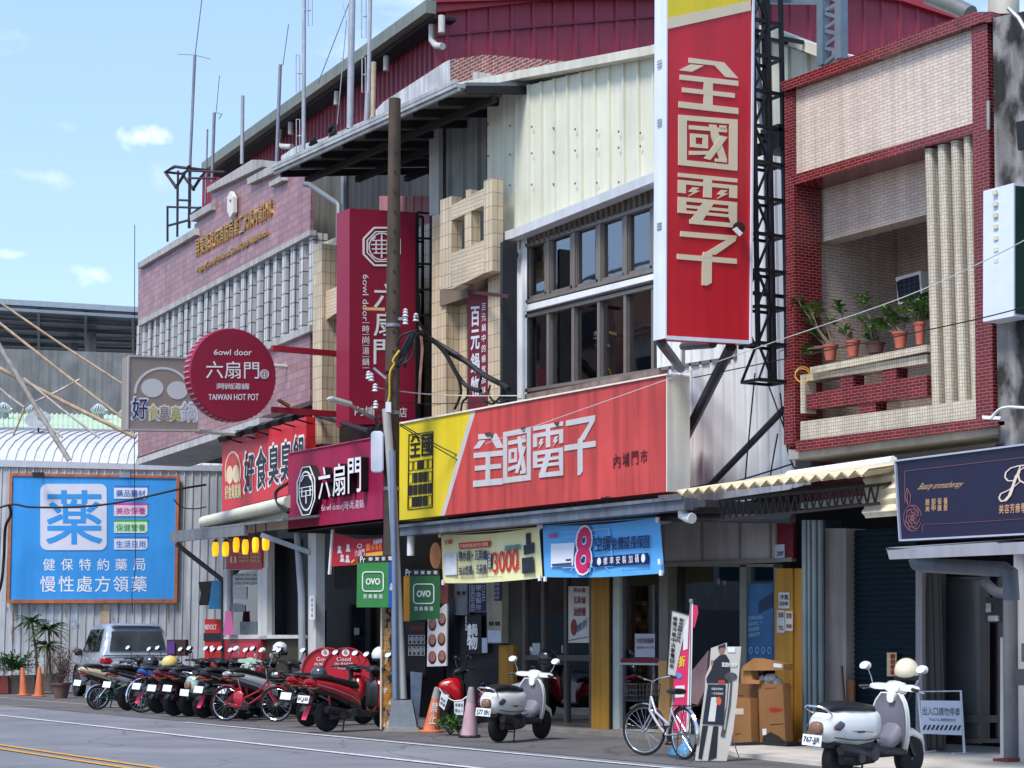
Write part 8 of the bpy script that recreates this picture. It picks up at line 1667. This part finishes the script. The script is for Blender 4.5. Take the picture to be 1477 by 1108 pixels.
b=MB(); b.pp(Z('u6',108,578,168,575,164,650,106,655),FB,.005,.006); b.pp(Z('u6',160,220,196,120,186,340,158,350),FB,.005,.006); b.build('picture_print',mat('flag white',(232,226,226),.6,0,.1),fl)
b=MB(); b.disc(Z('u6',128,512)[0],FB,5,4,.005,.007,14); b.build('badge_print',mat('flag blue',(90,150,210),.5),fl)
LB=PD(DG(975,1085)+.6); t=thing('leaning_board','tilted black framed white board with handwritten columns behind the pink flag','board',LB.at(*Z('u6',80,520)[0]))
b=MB(); q=Z('u6',82,88,196,120,108,522,52,505); b.pp(q,LB,.03); b.build('board',mat('board white',(204,204,200),.5,0,.06),t); b=MB(); b.strip(q+q[:1],LB,1.5,.02,.01); b.build('frame',black,t)
b=MB(); b.vtext('修理冷氣中古家電回收',Z('u6',92,125,122,130,96,470,70,465),LB,.012,.03,.8); b.vtext('歡迎詢問洽店內',Z('u6',135,138,165,145,135,300,108,295),LB,.012,.03,.8); b.build('lettering',black,t)
BX=D_.sh(.75)
kb=mat('brown cardboard',(150,104,60),.8,0,.12,3,.12); kb2=mat('tan cardboard',(172,120,70),.8,0,.12,3,.1)
def carton(label,c,pl,dep,m,marks=(),seam=None):
    o=MB(); o.pp(c,pl,dep); q=o.build('cardboard_box',m); tag(q,label,'box','cardboard boxes by the ochre pillar')
    for (kind,cc,mm) in marks:
        b=MB()
        if kind=='p': b.pp(cc,pl,.004,.005)
        elif kind=='s': b.strip(cc,pl,.8,.004,.005)
        else: b.text(kind,cc,pl,.006,.02)
        b.build('print',mm,q)
    return q
redk=mat('carton red',(166,44,34),.6); ink=mat('carton ink',(50,40,34),.6)
carton('tall brown carton with red oval and dark swoosh beside the ochre pillar',Z('w7',932,625,1072,620,1088,955,940,962),BX,.14,kb,(('p',Z('w7',958,925,1000,900,1050,925,1085,955,955,958),ink),('p',Z('w7',990,765,1020,758,1060,765,1070,775,1040,785,1000,785),redk),('s',Z('w7',998,858,1075,852),ink),('s',Z('w7',968,650,1030,646),redk),('p',ZR('w7',955,882,978,918),white)))
carton('brown carton behind the standee with a label',Z('w7',800,705,885,705,892,958,780,960),BX.sh(.12),.14,kb,(('p',ZR('w7',800,765,846,800),mat('carton label',(206,186,160),.6)),('s',Z('w7',795,912,828,908),mat('carton green',(60,90,40),.6))))
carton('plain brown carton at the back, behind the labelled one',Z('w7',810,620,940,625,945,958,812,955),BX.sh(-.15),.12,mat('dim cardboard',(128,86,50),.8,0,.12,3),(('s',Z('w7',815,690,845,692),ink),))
carton('flattened tan carton lid lying tilted on top of the pile',Z('w7',905,476,1078,510,1075,545,832,548,845,520),BX.sh(.1),.16,kb2,(('p',Z('w7',1020,505,1068,510,1066,532,1018,527),white),))
carton('small open tan carton in the middle of the pile',Z('w7',832,552,885,548,895,600,940,605,935,625,832,622),BX.sh(.05),.14,kb2)
b=MB(); r4=random.Random(2)
for i in range(9): p=BX.at(*Z('w7',955+r4.random()*90,580+r4.random()*40)[0],-.1); b.ball(p,.05+.04*r4.random(),8,5)
tag(b.build('plastic_scraps',mat('crumpled plastic',(190,186,186),.3,0,.3,14)),'crumpled pale plastic bags stuffed between the carton lid and the tall carton','plastic bags')
tb=MB(); tb.prism([D_.at(*z_,1.0) for z_ in Z('w7',780,962,1100,960,1090,990,900,1065,770,1030)],-D_.n*.8); tag(tb.build('pallet_cover',mat('black tarpaulin',(28,28,30),.7,0,.3,5)),'black tarpaulin under the cartons','tarpaulin')
bg_=thing('plastic_stand','light blue plastic barrier foot on the ground behind the silver bicycle','plastic stand',GR.at(980,1090)); BG_=PD(DG(980,1092)+.2)
b=MB(); b.pp(Z('u6',62,1000,90,975,165,975,170,925,205,920,212,1010,190,1035,80,1040),BG_,.3); b.build('body',mat('sky blue plastic',(112,176,222),.4,0,.05),bg_,bev=.03)
clp=MB(); clp.pp(Z('u6',215,480,320,350,300,600,250,700,212,690),D_.sh(.7),.05); tag(clp.build('plastic_sheet',mat('dull pink plastic',(140,112,114),.35,0,.25,3)),'dusky pink wrapped panel leaning against the shop window','panel')
# no parking board
NB=PD(DG(1370,1092)); nbt=thing('sign_stand','white tube framed board reading 出入口請勿停車 with black hatching','sign stand',NB.at(*Z('w8',745,1060)[0]))
b=MB(); P=[NB.at(*z_) for z_ in Z('w8',650,1035,622,735,830,732,848,1035)]; b.tube(P,.018,8); b.tube([NB.at(*z_,o_) for z_,o_ in zip(Z('w8',790,1040,905,1035),(.2,-.25))],.018,8); b.tube([NB.at(*z_,o_) for z_,o_ in zip(Z('w8',620,1040,705,1025),(.2,-.25))],.018,8); b.build('frame',mat('white tube',(214,218,224),.4,.1),nbt,smooth=50)
b=MB(); b.pp(Z('w8',634,778,832,780,838,948,645,940),NB.sh(.02),.01); pn=b.build('panel',mat('pale blue white panel',(206,214,232),.5,0,.04),nbt)
b=MB(); b.text('出入口請勿停車',Z('w8',643,808,826,815,826,855,645,850),NB.sh(.02),.008,.0)
b.text('Thank You 謝謝您的合作！',Z('w8',676,862,806,866,806,882,678,878),NB.sh(.02),.008,.0)
for k in range(9): x=645+k*21.; y=897+k*.4; b.pp(Z('w8',x+10,y,x+20,y,x+8,y+24,x-2,y+24),NB.sh(.02),.004,.006)
b.build('lettering',mat('board black',(30,34,44),.5),pn)
# brooms, brick, small things
bk_=MB(); bk_.tube([K_.at(*z_,.2) for z_ in Z('w8',250,610,265,800)],.018,7); tag(bk_.build('broom_handle',mat('dark red wood',(98,44,38),.6,0,.1)),'dark red broom handle leaning on the concrete column','broom')
bk_=MB(); bk_.pp(ZR('w8',276,678,308,1000),K_.sh(.15),.03); tag(bk_.build('plank',mat('brown plank',(120,76,48),.7,0,.15)),'brown plank standing beside the broom at the shutter','plank')
for c,pl,lb in ((ZR('w8',40,965,110,1015),K_.sh(.5),'red brick on the ground at the foot of the ochre pillar'),(ZR('w8',986,1060,1062,1100),K_.sh(.9),'red brick on the pavement by the right drain pipe')):
    q=MB(); q.pp(c,pl,.2); tag(q.build('brick',mat('brick red',(122,58,48),.85,0,.2,8)),lb,'brick')
wd=MB(); wd.prism([K_.at(*z_,.5) for z_ in Z('w8',65,965,88,915,108,965)],-K_.n*.05); tag(wd.build('wood_offcut',kb2),'tan triangular offcut standing on the brick by the ochre pillar','offcut')
cw_=thing('crate','dark brown and violet crates stacked right of the silver car','crate',W_.sh(7).at(255,965)); b=MB(); b.pp(ZR('w2',1075,280,1195,385),W_.sh(7),.5); b.build('body',mat('dark crate',(58,36,40),.7,0,.3,5),cw_); b=MB(); b.pp(ZR('w2',1078,290,1125,375),W_.sh(7.05),.03); b.build('violet_panel',mat('violet',(92,50,130),.6,0,.2),cw_)

# ================================================================ unseen houses opposite, added and placed for the glass to mirror
for k,(x,wd,h,c,lb) in enumerate(((-66,14,15.5,(150,146,140),'added unseen pale grey flat roofed shop house across the street, nearest the camera'),(-82,16,18.5,(128,92,78),'added unseen brown tiled tall house across the street with pitched roof'),(-99,16,16.5,(170,164,150),'added unseen cream shop house across the street with three dark windows'),(-116,16,20.,(112,116,120),'added unseen grey sheet metal workshop across the street'),(-134,18,17.,(150,130,116),'added unseen tan shop house across the street, farthest along'))):
    t=thing('unseen_house',lb,'house',(x,-15,0),0,'unseen houses added for window reflections'); b=MB(); b.prism([(x-wd/2,-15,0),(x+wd/2,-15,0),(x+wd/2,-15,h),(x-wd/2,-15,h)],(0,-8,0)); b.build('wall',mat('opposite wall %d'%k,c,.8,0,.15,2,.25),t)
    b=MB(); b.prism([(x-wd/2-.3,-14.4,h),(x+wd/2+.3,-14.4,h),(x+wd/2+.3,-19,h+1.6),(x-wd/2-.3,-19,h+1.6)],(0,0,.15)); b.build('roof',mat('opposite roof',(74,70,70),.7,0,.2,2),t)
    for j in range(3):
        xx=x-wd/2+wd*(j+.5)/3
        for q in range(4): b=MB(); b.box((xx,-14.98,h*(.34+.18*q)),(wd*.2,.1,h*.1)); b.build('window',mat('dark interior',(16,17,20)),t)
    b=MB(); b.box((x,-14.97,1.5),(wd*.8,.1,2.8)); b.build('shutter',mat('opposite shutter',(84,88,92),.5,.2),t)
